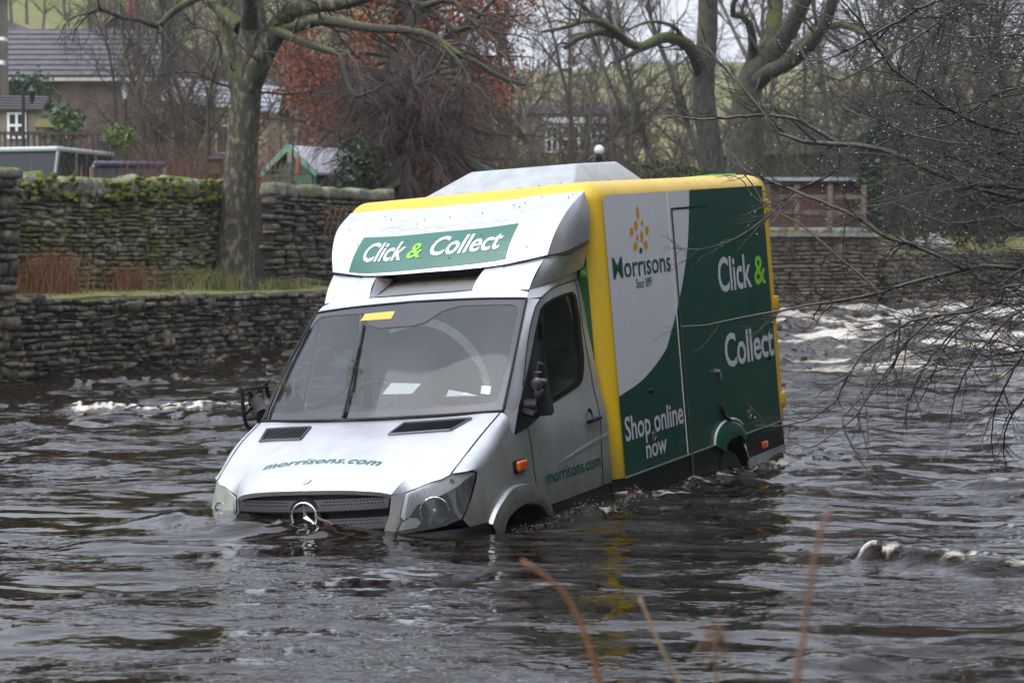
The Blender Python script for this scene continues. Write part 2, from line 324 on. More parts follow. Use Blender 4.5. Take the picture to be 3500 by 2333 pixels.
# ------------------------------------------------------------------ river
nr, nc = 700, 420
ys = 3.0 * (78 / 3.0) ** np.linspace(0, 1, nr)
sc_ = np.linspace(-1, 1, nc); sc_ = sc_ * .92 + .08 * sc_ ** 3; sc_ = np.where(np.abs(sc_) > .9, sc_ + np.sign(sc_) * (np.abs(sc_) - .9) * 45, sc_)
Yg = np.repeat(ys[:, None], nc, 1); Xg = sc_[None] * (.31 * Yg + .8)
VANC = vworld_xy = None
def wave(x, y):
    """height above the mean level, and how white the water is"""
    fx, fy = x * .93 - y * .36, y * .93 + x * .36                         # across and along the stream
    rough = .55 + .45 * sstep(y, 13, 22) + .9 * sstep(y, 26, 40) + .35 * noise(x * .22, y * .16, 4)
    h = .032 * fbm(fx * .55, fy * .95, 1, 3) + .026 * fbm(fx * 1.25 + .3 * noise(x, y, 8), fy * 2.3, 21, 3) + .010 * fbm(fx * 3.6, fy * 6.5, 41, 3)
    h = h * np.clip(rough, .35, 3)
    rid = 1 - np.abs(fbm(fx * .42, fy * .8, 61, 3)); rap = sstep(y, 24, 38)
    h = h + rap * .14 * (rid ** 3) + rap * .05 * fbm(fx * 2.1, fy * 3, 71, 3)
    pat = fbm(fx * .55, fy * 1.5, 81, 5, .6); right = sstep(x / np.maximum(y, 1), .05, .16)
    foam = sstep(y, 23, 33) * right * (.30 + .58 * sstep(pat + .55 * (rid - .75) + .35 * sstep(y, 30, 44), -.1, .8)) * (.75 + .35 * noise(x * .35, y * .2, 83))
    foam = foam + .55 * rap * (1 - right) * sstep(pat * .8 + rid - .9, .25, .7)
    # single breaking waves
    for (ax, ay, bx_, by, wdt, hh, fo) in ((1.95, 11.35, 3.4, 10.75, .17, .085, .78), (2.5, 9.1, 3.6, 8.8, .20, .08, .6), (1.3, 8.55, 1.9, 8.4, .14, .05, .5), (-4.7, 22.9, -3.1, 23.6, .34, .065, 1.35), (-5.6, 26.6, -4.4, 28.2, .4, .12, .5), (-6.0, 23.0, -5.5, 23.3, .25, .05, .4),
                                           (3.3, 15.4, 4.1, 15.1, .16, .06, .6), (3.0, 12.9, 3.7, 12.6, .13, .06, .5), (-5.2, 20.3, -4.9, 20.4, .12, .04, .5), (-.15, 24.2, .5, 24.0, .3, .08, .5)):
        ex, ey = bx_ - ax, by - ay; t = np.clip(((x - ax) * ex + (y - ay) * ey) / (ex * ex + ey * ey), 0, 1); dx, dy = x - ax - t * ex, y - ay - t * ey
        wob = .35 * wdt * noise(x * 3.1, y * 3.1, 91); q = np.exp(-(dx * dx + (dy + wob) ** 2) / wdt ** 2); lump = .7 + .45 * noise(x * 5, y * 5, 92) + .22 * noise(x * 11, y * 11, 95) + .10 * noise(x * 25, y * 25, 96)
        h = h + hh * q * lump; foam = foam + fo * q ** 1.3 * sstep(.6 * noise(x * 6, y * 11, 93) + .9 * noise(x * 19, y * 30, 94) + .45 * noise(x * 41, y * 60, 97) + .35 * (dy < .05), -.05, 1.0)
    # wash along the van
    lx, ly = (x - VANLOC[0]), (y - VANLOC[1]); c, s = math.cos(VANPOSE[0]), math.sin(VANPOSE[0]); vx, vy = c * lx + s * ly, -s * lx + c * ly
    dside = np.where((vy > .1) & (vy < 6.1), np.abs(vx - 1.05), 9); q = np.exp(-(dside / .22) ** 2) * (vx > .7)
    h = h + q * (.015 + .035 * fbm(x * 6, y * 6, 101, 3)) * sstep(vy, .8, 1.6); foam = foam + .85 * q * sstep(vy, 1.2, 2.0) * sstep(noise(x * 8, y * 10, 102) + .7 * noise(x * 19, y * 23, 103), .05, .9)
    wake = np.exp(-((vx - 1.35) / .45) ** 2) * sstep(vy, .9, 2.2) * (1 - sstep(vy, 5.6, 7.5)); h = h + wake * .012 * fbm(x * 9, y * 14, 104, 2); foam = foam + .35 * wake * sstep(fbm(fx * 3, fy * 9, 105, 4, .6), .25, .9)
    bow = np.exp(-(np.where(vy > -.1, (vy + .1) * .35, vy + .1) / .30) ** 2) * (1 - sstep(np.abs(vx), .9, 1.5)); h = h + bow * (.078 * (1 - sstep(vx, .1, .9)) + .012 * fbm(x * 8, y * 8, 106, 3))
    foam = foam + .55 * bow * sstep(noise(x * 14, y * 16, 107), .35, .9) * (1 - sstep(vx, .0, .8))
    tail = np.exp(-((vy - 6.2) / .5) ** 2) * (1 - sstep(np.abs(vx - .9), .4, 1.0)); h = h + tail * .05 * fbm(x * 5, y * 5, 108, 3); foam = foam + .5 * tail * sstep(noise(x * 8, y * 9, 109), .1, .8)
    dw = sdist(x, y, FAR); edge_ = np.exp(-(dw / .5) ** 2) * (y < 45); foam = foam + .5 * edge_ * sstep(noise(x * 2.2, y * 2.2, 110), .2, .8); h = h + edge_ * .06 * noise(x * 1.7, y * 1.7, 111)
    return h, np.clip(foam, 0, 1)
H, FO = wave(Xg, Yg)
me = np_mesh('river', np.stack([Xg, Yg, wlevel(Yg) + H], -1).reshape(-1, 3), gridq(nr, nc))
at_ = me.attributes.new('foam', 'FLOAT', 'POINT'); at_.data.foreach_set('value', FO.ravel().astype(np.float32))
def water_mat():
    m = bpy.data.materials.new('peaty_river_water'); m.use_nodes = True; n = m.node_tree; b = n.nodes['Principled BSDF']; K = n.links.new
    b.inputs['Base Color'].default_value = (.010, .0065, .0035, 1); b.inputs['Roughness'].default_value = .05; b.inputs['IOR'].default_value = 1.33
    g = n.nodes.new('ShaderNodeNewGeometry')
    def tex(scale, stretch, detail, rough=.6):
        mp = n.nodes.new('ShaderNodeMapping'); mp.inputs['Rotation'].default_value = (0, 0, .30); mp.inputs['Scale'].default_value = stretch
        t = n.nodes.new('ShaderNodeTexNoise'); t.inputs['Scale'].default_value = scale; t.inputs['Detail'].default_value = detail; t.inputs['Roughness'].default_value = rough
        K(g.outputs['Position'], mp.inputs[0]); K(mp.outputs[0], t.inputs[0]); return t
    a1, a2, a3 = tex(1.0, (.8, 1.25, 1), 2, .5), tex(4.0, (.85, 1.2, 1), 3, .55), tex(13, (.85, 1.2, 1), 2, .5)
    # calm tongues and ruffled patches
    pt = tex(.5, (1, 1.6, 1), 2); pr = n.nodes.new('ShaderNodeMapRange'); pr.inputs[1].default_value = .40; pr.inputs[2].default_value = .60; pr.inputs[3].default_value = .15; pr.inputs[4].default_value = 1.35; K(pt.outputs[0], pr.inputs[0])
    def wsum(t, amp, prev):
        q = n.nodes.new('ShaderNodeMath'); q.operation = 'MULTIPLY_ADD'; q.inputs[1].default_value = amp; K(t.outputs[0], q.inputs[0])
        if prev is None: q.inputs[2].default_value = 0
        else: K(prev, q.inputs[2])
        return q.outputs[0]
    fine = wsum(a3, .0055, wsum(a2, .029, None)); fm = n.nodes.new('ShaderNodeMath'); fm.operation = 'MULTIPLY'; K(fine, fm.inputs[0]); K(pr.outputs[0], fm.inputs[1])
    hgt_ = wsum(a1, .12, fm.outputs[0])
    b3 = n.nodes.new('ShaderNodeBump'); b3.inputs['Strength'].default_value = 1.0; b3.inputs['Distance'].default_value = 1.0; K(hgt_, b3.inputs['Height'])
    K(b3.outputs[0], b.inputs['Normal'])
    at2 = n.nodes.new('ShaderNodeAttribute'); at2.attribute_name = 'foam'
    f1 = tex(13, (.8, 1.5, 1), 8, .82); f2 = tex(5, (1, 2.2, 1), 4, .65)
    ad = n.nodes.new('ShaderNodeMath'); ad.operation = 'MULTIPLY_ADD'; ad.inputs[1].default_value = .62; K(at2.outputs['Fac'], ad.inputs[0]); K(f1.outputs[0], ad.inputs[2])
    fr = n.nodes.new('ShaderNodeMapRange'); fr.inputs[1].default_value = .66; fr.inputs[2].default_value = 1.02; fr.inputs[4].default_value = .9; fr.interpolation_type = 'SMOOTHSTEP'; K(ad.outputs[0], fr.inputs[0])
    # drifting flecks of froth
    vo = n.nodes.new('ShaderNodeTexVoronoi'); vo.inputs['Scale'].default_value = 1.5; vo.inputs['Randomness'].default_value = 1; mpv = n.nodes.new('ShaderNodeMapping'); mpv.inputs['Scale'].default_value = (1, 1.3, .01); K(g.outputs['Position'], mpv.inputs[0]); K(mpv.outputs[0], vo.inputs[0])
    fl = n.nodes.new('ShaderNodeMapRange'); fl.inputs[1].default_value = .035; fl.inputs[2].default_value = .02; K(vo.outputs['Distance'], fl.inputs[0])
    mxm = n.nodes.new('ShaderNodeMath'); mxm.operation = 'MAXIMUM'; K(fr.outputs[0], mxm.inputs[0]); K(fl.outputs[0], mxm.inputs[1])
    fc = n.nodes.new('ShaderNodeValToRGB'); e = fc.color_ramp.elements; e[0].position = .50; e[0].color = (.20, .115, .05, 1); e[1].position = 1.0; e[1].color = (.60, .56, .48, 1); q_ = e.new(.72); q_.color = (.36, .27, .16, 1); fa = n.nodes.new('ShaderNodeMath'); fa.operation = 'MULTIPLY_ADD'; fa.inputs[1].default_value = .75; K(at2.outputs['Fac'], fa.inputs[0]); K(f2.outputs[0], fa.inputs[2]); K(fa.outputs[0], fc.inputs[0])
    fd = n.nodes.new('ShaderNodeBsdfPrincipled'); fd.inputs['Roughness'].default_value = .6; K(fc.outputs[0], fd.inputs['Base Color']); K(b3.outputs[0], fd.inputs['Normal'])
    ms = n.nodes.new('ShaderNodeMixShader'); K(mxm.outputs[0], ms.inputs[0]); K(b.outputs[0], ms.inputs[1]); K(fd.outputs[0], ms.inputs[2]); K(ms.outputs[0], n.nodes['Material Output'].inputs[0]); return m
M_WATER = water_mat()
link('river', me, M_WATER, None, 180, 'structure')
# ================================================================== dry-stone walls
def stone_mat(name, tones, moss=.0, wet=.5, lichen=.25):
    m = bpy.data.materials.new(name); m.use_nodes = True; n = m.node_tree; b = n.nodes['Principled BSDF']; K = n.links.new
    g = n.nodes.new('ShaderNodeNewGeometry'); oi = n.nodes.new('ShaderNodeObjectInfo')
    def nz(sc, det, r=.6):
        t = n.nodes.new('ShaderNodeTexNoise'); t.inputs['Scale'].default_value = sc; t.inputs['Detail'].default_value = det; t.inputs['Roughness'].default_value = r; K(g.outputs['Position'], t.inputs[0]); return t
    vo = n.nodes.new('ShaderNodeTexVoronoi'); vo.inputs['Scale'].default_value = 4.5; K(g.outputs['Position'], vo.inputs[0])
    sp = n.nodes.new('ShaderNodeSeparateColor'); K(vo.outputs['Color'], sp.inputs[0])
    ad = n.nodes.new('ShaderNodeMath'); ad.operation = 'ADD'; K(oi.outputs['Random'], ad.inputs[0]); K(sp.outputs[0], ad.inputs[1])
    hf = n.nodes.new('ShaderNodeMath'); hf.operation = 'MULTIPLY'; hf.inputs[1].default_value = .5; K(ad.outputs[0], hf.inputs[0])
    r = n.nodes.new('ShaderNodeValToRGB'); e = r.color_ramp.elements; e[0].position = .24; e[0].color = (*tones[0], 1); e[1].position = .76; e[1].color = (*tones[-1], 1)
    for i, c in enumerate(tones[1:-1]): q = e.new(.24 + .52 * (i + 1) / (len(tones) - 1)); q.color = (*c, 1)
    K(hf.outputs[0], r.inputs[0])
    t = nz(16, 7, .7); r2 = n.nodes.new('ShaderNodeValToRGB'); r2.color_ramp.elements[0].position = .32; r2.color_ramp.elements[0].color = (.30, .28, .25, 1); r2.color_ramp.elements[1].position = .68; r2.color_ramp.elements[1].color = (1.25, 1.2, 1.1, 1); K(t.outputs[0], r2.inputs[0])
    mu = n.nodes.new('ShaderNodeMix'); mu.data_type = 'RGBA'; mu.blend_type = 'MULTIPLY'; mu.inputs[0].default_value = 1; K(r.outputs[0], mu.inputs[6]); K(r2.outputs[0], mu.inputs[7]); cur = mu.outputs[2]
    def layer(cur, col, tex, lo, hi, upw=0.):
        f = n.nodes.new('ShaderNodeMapRange'); f.inputs[1].default_value = lo; f.inputs[2].default_value = hi; src = tex.outputs[0]
        if upw:
            sn = n.nodes.new('ShaderNodeSeparateXYZ'); K(g.outputs['Normal'], sn.inputs[0]); ma = n.nodes.new('ShaderNodeMath'); ma.operation = 'MULTIPLY_ADD'; ma.inputs[1].default_value = upw; K(sn.outputs[2], ma.inputs[0]); K(tex.outputs[0], ma.inputs[2]); src = ma.outputs[0]
        K(src, f.inputs[0]); x = n.nodes.new('ShaderNodeMix'); x.data_type = 'RGBA'; K(f.outputs[0], x.inputs[0]); K(cur, x.inputs[6]); x.inputs[7].default_value = (*col, 1); return x.outputs[2]
    if lichen: cur = layer(cur, (.36, .36, .27), nz(21, 5, .75), .66 - .12 * lichen, .74 - .08 * lichen)
    if moss: cur = layer(cur, (.10, .125, .014), nz(1.9, 7, .7), .66 - .22 * moss, .75 - .22 * moss, .10)
    K(cur, b.inputs['Base Color']); b.inputs['Roughness'].default_value = 1 - .45 * wet
    t3 = nz(26, 6, .7); bu = n.nodes.new('ShaderNodeBump'); bu.inputs['Strength'].default_value = .7; bu.inputs['Distance'].default_value = .03; K(t3.outputs[0], bu.inputs['Height']); K(bu.outputs[0], b.inputs['Normal']); return m
M_STONE_UP = stone_mat('dry_stone_green', [(.10, .095, .065), (.27, .25, .185), (.16, .155, .105), (.36, .335, .25)], moss=.66, wet=.2, lichen=.3)
M_STONE_LO = stone_mat('wet_river_stone', [(.035, .028, .021), (.13, .10, .072), (.07, .060, .050), (.24, .20, .145)], moss=.08, wet=.85, lichen=.7)
M_STONE_FAR = stone_mat('far_wall_stone', [(.10, .085, .06), (.20, .17, .12), (.15, .13, .095), (.25, .22, .16)], moss=.05, wet=.3, lichen=.1)
M_COPING = stone_mat('mossy_coping', [(.20, .20, .16), (.30, .30, .25), (.25, .25, .20)], moss=.58, wet=.2, lichen=.5)
M_MORTAR = stone_mat('wall_core', [(.020, .018, .014), (.045, .038, .028)], moss=.15, wet=.3, lichen=0)
def stone_meshes(k, seed, bev=.17, jit=.08, seg=1):
    o = []; r = random.Random(seed)
    for i in range(k):
        b = bmesh.new(); bmesh.ops.create_cube(b, size=1)
        for v in b.verts: v.co += Vector((r.uniform(-jit, jit), r.uniform(-jit, jit), r.uniform(-jit, jit)))
        bmesh.ops.bevel(b, geom=b.edges[:], offset=bev, segments=seg, affect='EDGES', profile=.6)
        for v in b.verts: v.co += Vector((r.uniform(-.03, .03), r.uniform(-.03, .03), r.uniform(-.03, .03)))
        me = bpy.data.meshes.new('stone'); b.to_mesh(me); b.free(); me.polygons.foreach_set('use_smooth', [True] * len(me.polygons)); o.append(me)
    return o
SM_A = stone_meshes(12, 3, .11, .11); SM_COP = stone_meshes(7, 5, .27, .10, 2)
for me_ in SM_A + SM_COP: me_.materials.append(None)
def proj_px(p):
    d = np.array(p) - np.array([0, 0, CAM_H]); z = d[1] * _cp - d[2] * _sp
    if z < 1: return None
    return 1750 + CAM_F * d[0] / z, 1166.5 - CAM_F * (d[1] * _sp + d[2] * _cp) / z, z
def dry_wall(name, label, path, zb, zt, mat_, hrow, wst, group=None, depth=.28, coping=None, cop_mat=None, seed=1, thick=.45, inst=1):
    """a wall along path (world XY, visible face on the right of travel); each stone its own object, the smallest ones joined"""
    r = random.Random(seed); P = np.array(path, float); L_ = np.r_[0, np.cumsum(np.linalg.norm(np.diff(P, axis=0), axis=1))]; T = L_[-1]
    root = thing(name, label, 'wall', (P[0][0], P[0][1], zb(0)), 0, group); ox, oy_, oz_ = root.location
    def pt(s):
        s = min(max(s, 0), T - 1e-6); i = int(np.searchsorted(L_, s, 'right') - 1); e = (P[i + 1] - P[i]) / (L_[i + 1] - L_[i]); return P[i] + e * (s - L_[i]), e
    # dark core
    mb = MB(); n = max(2, int(T / 1.2)); V = []
    for k in range(n + 1):
        s = T * k / n; p, e = pt(s); nrm = np.array([e[1], -e[0]])
        for off in (-.05, -thick):
            for z in (zb(s / T) - .3, zt(s / T) - .03): V.append((p[0] + nrm[0] * off - ox, p[1] + nrm[1] * off - oy_, z - oz_))
    F = []
    for k in range(n):
        a, b = k * 4, k * 4 + 4; F += [(a, b, b + 1, a + 1), (a + 2, a + 3, b + 3, b + 2), (a + 1, b + 1, b + 3, a + 3)]
    F += [(0, 1, 3, 2), (n * 4, n * 4 + 2, n * 4 + 3, n * 4 + 1)]
    mb.add(V, F).build('wall_core', M_MORTAR, root, 0)
    S = []; z = zb(0) - .15
    while z < zt(0) - .02:
        hh = r.uniform(*hrow); s = -r.uniform(0, wst[0])
        while s < T:
            w_ = r.uniform(*wst) * (1 if r.random() < .85 else 1.5); c = s + w_ / 2
            if 0 < c < T:
                p, e = pt(c); dz = (zt(c / T) - zt(0)); nrm = np.array([e[1], -e[0]]); h2 = hh * r.uniform(.74, 1.06) * (r.uniform(1.6, 2.2) if r.random() < .10 else 1)
                S.append((c, (p[0] - nrm[0] * (depth / 2 - r.uniform(-.01, .08)), p[1] - nrm[1] * (depth / 2), z + hh / 2 + float(.035 * noise(c * 1.1, z * 2.2, seed)) + dz * ((z - zb(0)) / max(.1, zt(0) - zb(0)))), math.atan2(e[1], e[0]), (w_ * .96, depth, h2), mat_, SM_A, 'stone'))
            s += w_
        z += hh
    if coping:
        cw, ch, lean = coping; s = 0
        while s < T:
            w_ = r.uniform(.7, 1.35) * cw; p, e = pt(s + w_ / 2); nrm = np.array([e[1], -e[0]]); hh = ch * r.uniform(.8, 1.15)
            S.append((s, (p[0] - nrm[0] * .17, p[1] - nrm[1] * .17, zt((s + w_ / 2) / T) + hh * .42), math.atan2(e[1], e[0]), (w_ * 1.1, .42 * r.uniform(.85, 1.1), hh), cop_mat or mat_, SM_COP, 'coping_stone')); s += w_ * .92
    vis = []
    for q in S:
        w = proj_px(q[1]); sz = 0
        if w and -60 < w[0] < 3560 and -60 < w[1] < 2400: sz = q[3][0] * q[3][2] / w[2] ** 2
        vis.append(sz)
    for nm in ('stone', 'coping_stone'):
        idx = [i for i in range(len(S)) if S[i][6] == nm]; idx.sort(key=lambda i: -vis[i]); keep = [i for i in idx[:298] if vis[i] > 0]; rest = [i for i in idx if i not in set(keep)]
        for i in keep:
            c, loc_, a, sc, mt, pool, nm_ = S[i]; base = r.choice(pool)
            o = bpy.data.objects.new(nm_, base); COL.objects.link(o); o.parent = root; o.location = (loc_[0] - ox, loc_[1] - oy_, loc_[2] - oz_)
            o.rotation_euler = (r.uniform(-.06, .06), r.uniform(-.09, .09) + (coping[2] if nm_ == 'coping_stone' else 0), a); o.scale = sc
            o.material_slots[0].link = 'OBJECT'; o.material_slots[0].material = mt
        if rest:
            VV = []; FF = []; n0 = 0
            for i in rest:
                c, loc_, a, sc, mt, pool, nm_ = S[i]; me_ = r.choice(pool); v = np.array([q.co[:] for q in me_.vertices]) * np.array(sc); ca, sa = math.cos(a), math.sin(a)
                v = np.stack([v[:, 0] * ca - v[:, 1] * sa, v[:, 0] * sa + v[:, 1] * ca, v[:, 2]], 1) + np.array(loc_) - np.array([ox, oy_, oz_]); VV.append(v); FF += [tuple(k + n0 for k in p.vertices) for p in me_.polygons]; n0 += len(v)
            mb = MB(); mb.v = VV; mb.f = FF; mb.build(nm + '_fill', S[rest[0]][4], root, 60, 'stuff')
    return root
# the river wall under the ledge
LW = [(-12.2, 15.0), (-6.83, 27.6), (-3.76, 34.8), (.5, 44.9), (3.9, 52.8)]
fA, fB = np.array(LW[1]), np.array(LW[2]); ed_ = (fB - fA) / np.linalg.norm(fB - fA); nl = np.array([-ed_[1], ed_[0]])          # along the wall, and away from the river
def wl_(s, off=0): return tuple(fA + ed_ * s + nl * off)
dry_wall('river_wall', 'low dark wet stone wall rising from the river below the grassy ledge', [wl_(-3.2), wl_(22)], lambda t: -.15, lambda t: 1.14 + .03 * t, M_STONE_LO, (.045, .11), (.09, .32), seed=11, thick=.6)
# ledge
mb = MB(); n = 40; V = []; rr = random.Random(4)
for k in range(n + 1):
    s = -2.6 + 24.6 * k / n; b0 = rr.uniform(-.02, .03)
    for off, z in ((.02 + b0, 1.10), (.02 + b0, 1.165 + rr.uniform(-.015, .02)), (.35, 1.19 + rr.uniform(-.01, .03)), (1.3, 1.24 + rr.uniform(-.02, .05))): V.append((*wl_(s, off), z))
mb.add(V, [(k * 4 + j, k * 4 + j + 1, (k + 1) * 4 + j + 1, (k + 1) * 4 + j) for k in range(n) for j in range(3)])
M_LEDGE = mat('mossy_ledge', (.15, .165, .025), .9, col2=(.20, .19, .10), vscale=2.5, bump=.5, bscale=25)
mb.build('ledge', M_LEDGE, None, 40, 'structure')
# upper wall left of the tree, upper wall right of it, end pillar
dry_wall('garden_wall', 'mossy dry stone wall with upright coping behind the red stems, left of the birch', [wl_(.2, 1.15), wl_(8.15, 1.15)], lambda t: 1.15, lambda t: 2.62 + .16 * t, M_STONE_UP, (.045, .105), (.08, .28), coping=(.20, .30, .34), cop_mat=M_COPING, seed=21)
dry_wall('garden_wall', 'darker stone wall with big rounded coping between the birch and the van', [wl_(9.1, .95), wl_(13.6, .95)], lambda t: 1.15, lambda t: 2.82 + .03 * t, M_STONE_LO, (.05, .14), (.10, .38), coping=(.42, .24, .0), cop_mat=M_COPING, seed=31)
dry_wall('wall_pillar', 'rough stone pillar at the left edge of the picture', [wl_(-1.1, -.06), wl_(.30, -.02), wl_(.34, .5)], lambda t: -.1, lambda t: 2.78, M_STONE_LO, (.07, .20), (.12, .40), coping=(.4, .2, 0), cop_mat=M_COPING, seed=41, thick=.5)
# far bank on the right
dry_wall('far_river_wall', 'coursed pale stone wall with flat grey coping on the far bank behind the branches', [(4.2, 53.2), (6.7, 53.4), (9.62, 54.3)], lambda t: .3, lambda t: 2.34, M_STONE_FAR, (.08, .15), (.16, .42), seed=51)
mb = MB(); P_ = [(4.2, 53.2), (6.7, 53.4), (9.65, 54.3)]
V = []
for x, y in P_:
    for dx, z in ((.12, 2.33), (.12, 2.43), (-.5, 2.43), (-.5, 2.33)): V.append((x + dx * .1, y - dx, z))
mb.add(V, [(k * 4 + j, k * 4 + (j + 1) % 4, (k + 1) * 4 + (j + 1) % 4, (k + 1) * 4 + j) for k in range(2) for j in range(4)] + [(0, 1, 2, 3), (11, 10, 9, 8)])
tag(mb.build('wall_coping', mat('grey_flag', (.24, .24, .23), .7, var=.2, vscale=3), None, 20), 'flat grey flagstone coping on top of the far bank wall', 'coping')
dry_wall('far_river_wall', 'lower stone wall running back along the lawn at the right edge', [(9.9, 54.8), (17.2, 69.4), (22, 76)], lambda t: .3 + .2 * t, lambda t: 1.85 + .1 * t, M_STONE_FAR, (.10, .18), (.2, .5), seed=61)
# low grass, dead stems and moss on the ledge
def blades(name, n_, fn, mat_, hgt, wdt, seed, lean=.5, parent=None):
    r = np.random.RandomState(seed); V = np.zeros((n_, 6, 3)); 
    for i in range(n_):
        x, y, z, sc = fn(r); a = r.uniform(0, 2 * PI); l = r.uniform(.2, 1) * lean; h = hgt * sc * r.uniform(.6, 1.2); w = wdt * r.uniform(.7, 1.3); dx, dy = math.cos(a), math.sin(a)
        for k, t in enumerate((0, .55, 1)):
            cx, cy, cz = x + dx * l * h * t * t, y + dy * l * h * t * t, z + h * (t - .25 * l * t * t); ww = w * (1 - .8 * t)
            V[i, 2 * k] = (cx - dy * ww, cy + dx * ww, cz); V[i, 2 * k + 1] = (cx + dy * ww, cy - dx * ww, cz)
    b = np.arange(n_)[:, None, None] * 6; Q = (b + np.array([[0, 1, 3, 2], [2, 3, 5, 4]])[None]).reshape(-1, 4)
    return link(name, np_mesh(name, V.reshape(-1, 3), Q), mat_, parent, 0, 'stuff')
M_GRASS = mat('bank_grass', (.10, .15, .03), .9, col2=(.20, .20, .06), vscale=2.2); M_STRAW = mat('straw_grass', (.27, .23, .09), .9, col2=(.13, .16, .04), vscale=3)
M_DEAD = mat('dead_stems', (.28, .105, .048), .9, col2=(.15, .085, .04), vscale=7); M_MOSSG = mat('moss', (.15, .19, .014), 1.0, col2=(.055, .075, .012), vscale=8, bump=.8, bscale=60)
def led(s0, s1, o0, o1, zz=1.2): return lambda r: (*wl_(r.uniform(s0, s1), r.uniform(o0, o1)), zz, 1)
tag(blades('ledge_grass', 2600, led(.2, 11, .12, 1.1, 1.17), M_GRASS, .10, .004, 1), 'short green grass along the top of the ledge', 'grass')
tag(blades('tussock_grass', 900, lambda r: (*wl_(6.3 + r.normal() * .55, .75 + r.normal() * .18), 1.19, 1), M_STRAW, .40, .006, 2, .9), 'long straw coloured grass tussock at the foot of the birch', 'grass')
tag(blades('tussock_grass', 700, lambda r: (*wl_(8.6 + r.normal() * .5, .55 + r.normal() * .15), 1.19, 1), M_STRAW, .22, .006, 7, 1.0), 'flattened straw grass spilling right of the birch trunk', 'grass')
tag(blades('dead_stems', 520, lambda r: (*wl_(2.15 + r.normal() * .34, .72 + r.normal() * .15), 1.2, 1), M_DEAD, .62, .006, 3, .6), 'tall rust red dead stems on the ledge against the wall', 'plant')
tag(blades('dead_stems', 260, lambda r: (*wl_(4.3 + r.normal() * .34, .8 + r.normal() * .12), 1.2, 1), M_DEAD, .45, .006, 5, .6), 'shorter brown red dead stems halfway along the ledge', 'plant')
tag(blades('dead_stems', 320, lambda r: (*wl_(.75 + r.normal() * .22, .6 + r.normal() * .12), 1.2, 1), M_DEAD, .30, .0045, 6, .5), 'low dead brown stems beside the stone pillar', 'plant')
# moss cushions hanging over the top course
r_ = random.Random(8)
for s, ln, lab in ((1.2, .55, 'bright green moss drape on the coping near the pillar'), (2.6, .7, 'bright green moss drape under the coping above the red stems'), (4.6, .5, 'bright moss cushion on the coping in the middle of the wall'), (5.7, .6, 'moss drape below the coping left of the birch'), (7.2, .4, 'moss cushion on the coping beside the birch trunk')):
    mb = MB()
    for k in range(30):
        a = s + r_.uniform(-ln, ln); off = 1.12 - r_.uniform(.0, .09); x, y = wl_(a, off); z = 2.62 + .16 * (a / 8) + r_.choice((r_.uniform(-.10, .0), r_.uniform(.02, .27)))
        w_, h_ = r_.uniform(.04, .11), r_.uniform(.025, .06); m_ = Matrix.Rotation(math.atan2(ed_[1], ed_[0]), 3, 'Z')
        b = bmesh.new(); bmesh.ops.create_icosphere(b, subdivisions=1, radius=1)
        for v in b.verts: v.co = Vector((v.co[0] * w_, v.co[1] * .05, v.co[2] * h_)) * r_.uniform(.8, 1.2)
        mb.bm(b, (x, y, z), m_)
    o = mb.build('moss', M_MOSSG, None, 60, 'stuff'); tag(o, lab, 'moss')
# ================================================================== trees
def each(br):
    """single (points, radii) pairs out of a list that may also hold batches"""
    for p, r in br:
        if p.ndim == 2: yield p, r
        else: yield from zip(p, r)
def tubes_mesh(name, br, kmax=10):
    """br: list of (points (n,3), radii (n)) or batches (B,n,3), (B,n)"""
    VV, QQ, n0 = [], [], 0; gr = {}
    for p, r in br:
        if p.ndim == 2: p, r = p[None], r[None]
        k = np.where(r[:, 0] < .012, 3, np.where(r[:, 0] < .03, 4, np.where(r[:, 0] < .1, 6, 10))); k = np.minimum(k, kmax)
        for q in np.unique(k): gr.setdefault((p.shape[1], int(q)), []).append((p[k == q], r[k == q]))
    for (n, k), L_ in gr.items():
        P = np.concatenate([a for a, _ in L_]); R_ = np.concatenate([b for _, b in L_]); B = len(P)
        T = np.gradient(P, axis=1); T /= np.linalg.norm(T, axis=2, keepdims=True) + 1e-9
        ref = np.tile(np.array([[[.31, .17, .93]]]), (B, n, 1)); ref[np.abs(T[:, :1, 2].repeat(n, 1)) > .75] = (.95, .22, .2)
        A = np.cross(T, ref); A /= np.linalg.norm(A, axis=2, keepdims=True) + 1e-9; C = np.cross(A, T); g = 2 * PI * np.arange(k) / k
        V = P[:, :, None] + R_[:, :, None, None] * (np.cos(g)[None, None, :, None] * A[:, :, None] + np.sin(g)[None, None, :, None] * C[:, :, None])
        b = np.arange(B)[:, None, None] * n * k; i = np.arange(n - 1)[None, :, None] * k; j = np.arange(k)[None, None]; j2 = (j + 1) % k
        Q = np.stack(np.broadcast_arrays(b + i + j, b + i + j2, b + i + k + j2, b + i + k + j), -1).reshape(-1, 4) + n0
        VV.append(V.reshape(-1, 3)); QQ.append(Q); n0 += B * n * k
    return np_mesh(name, np.concatenate(VV), np.concatenate(QQ))
def unit(v): return v / (np.linalg.norm(v) + 1e-9)
def limb(r, p0, d, L_, r0, r1, n, gn, trop):
    P = [np.array(p0, float)]; d = unit(np.array(d, float))
    for k in range(n):
        d = unit(d + r.normal(0, gn, 3) + np.array([0, 0, trop])); P.append(P[-1] + d * L_ / n)
    return np.array(P), np.linspace(r0, r1, n + 1), d
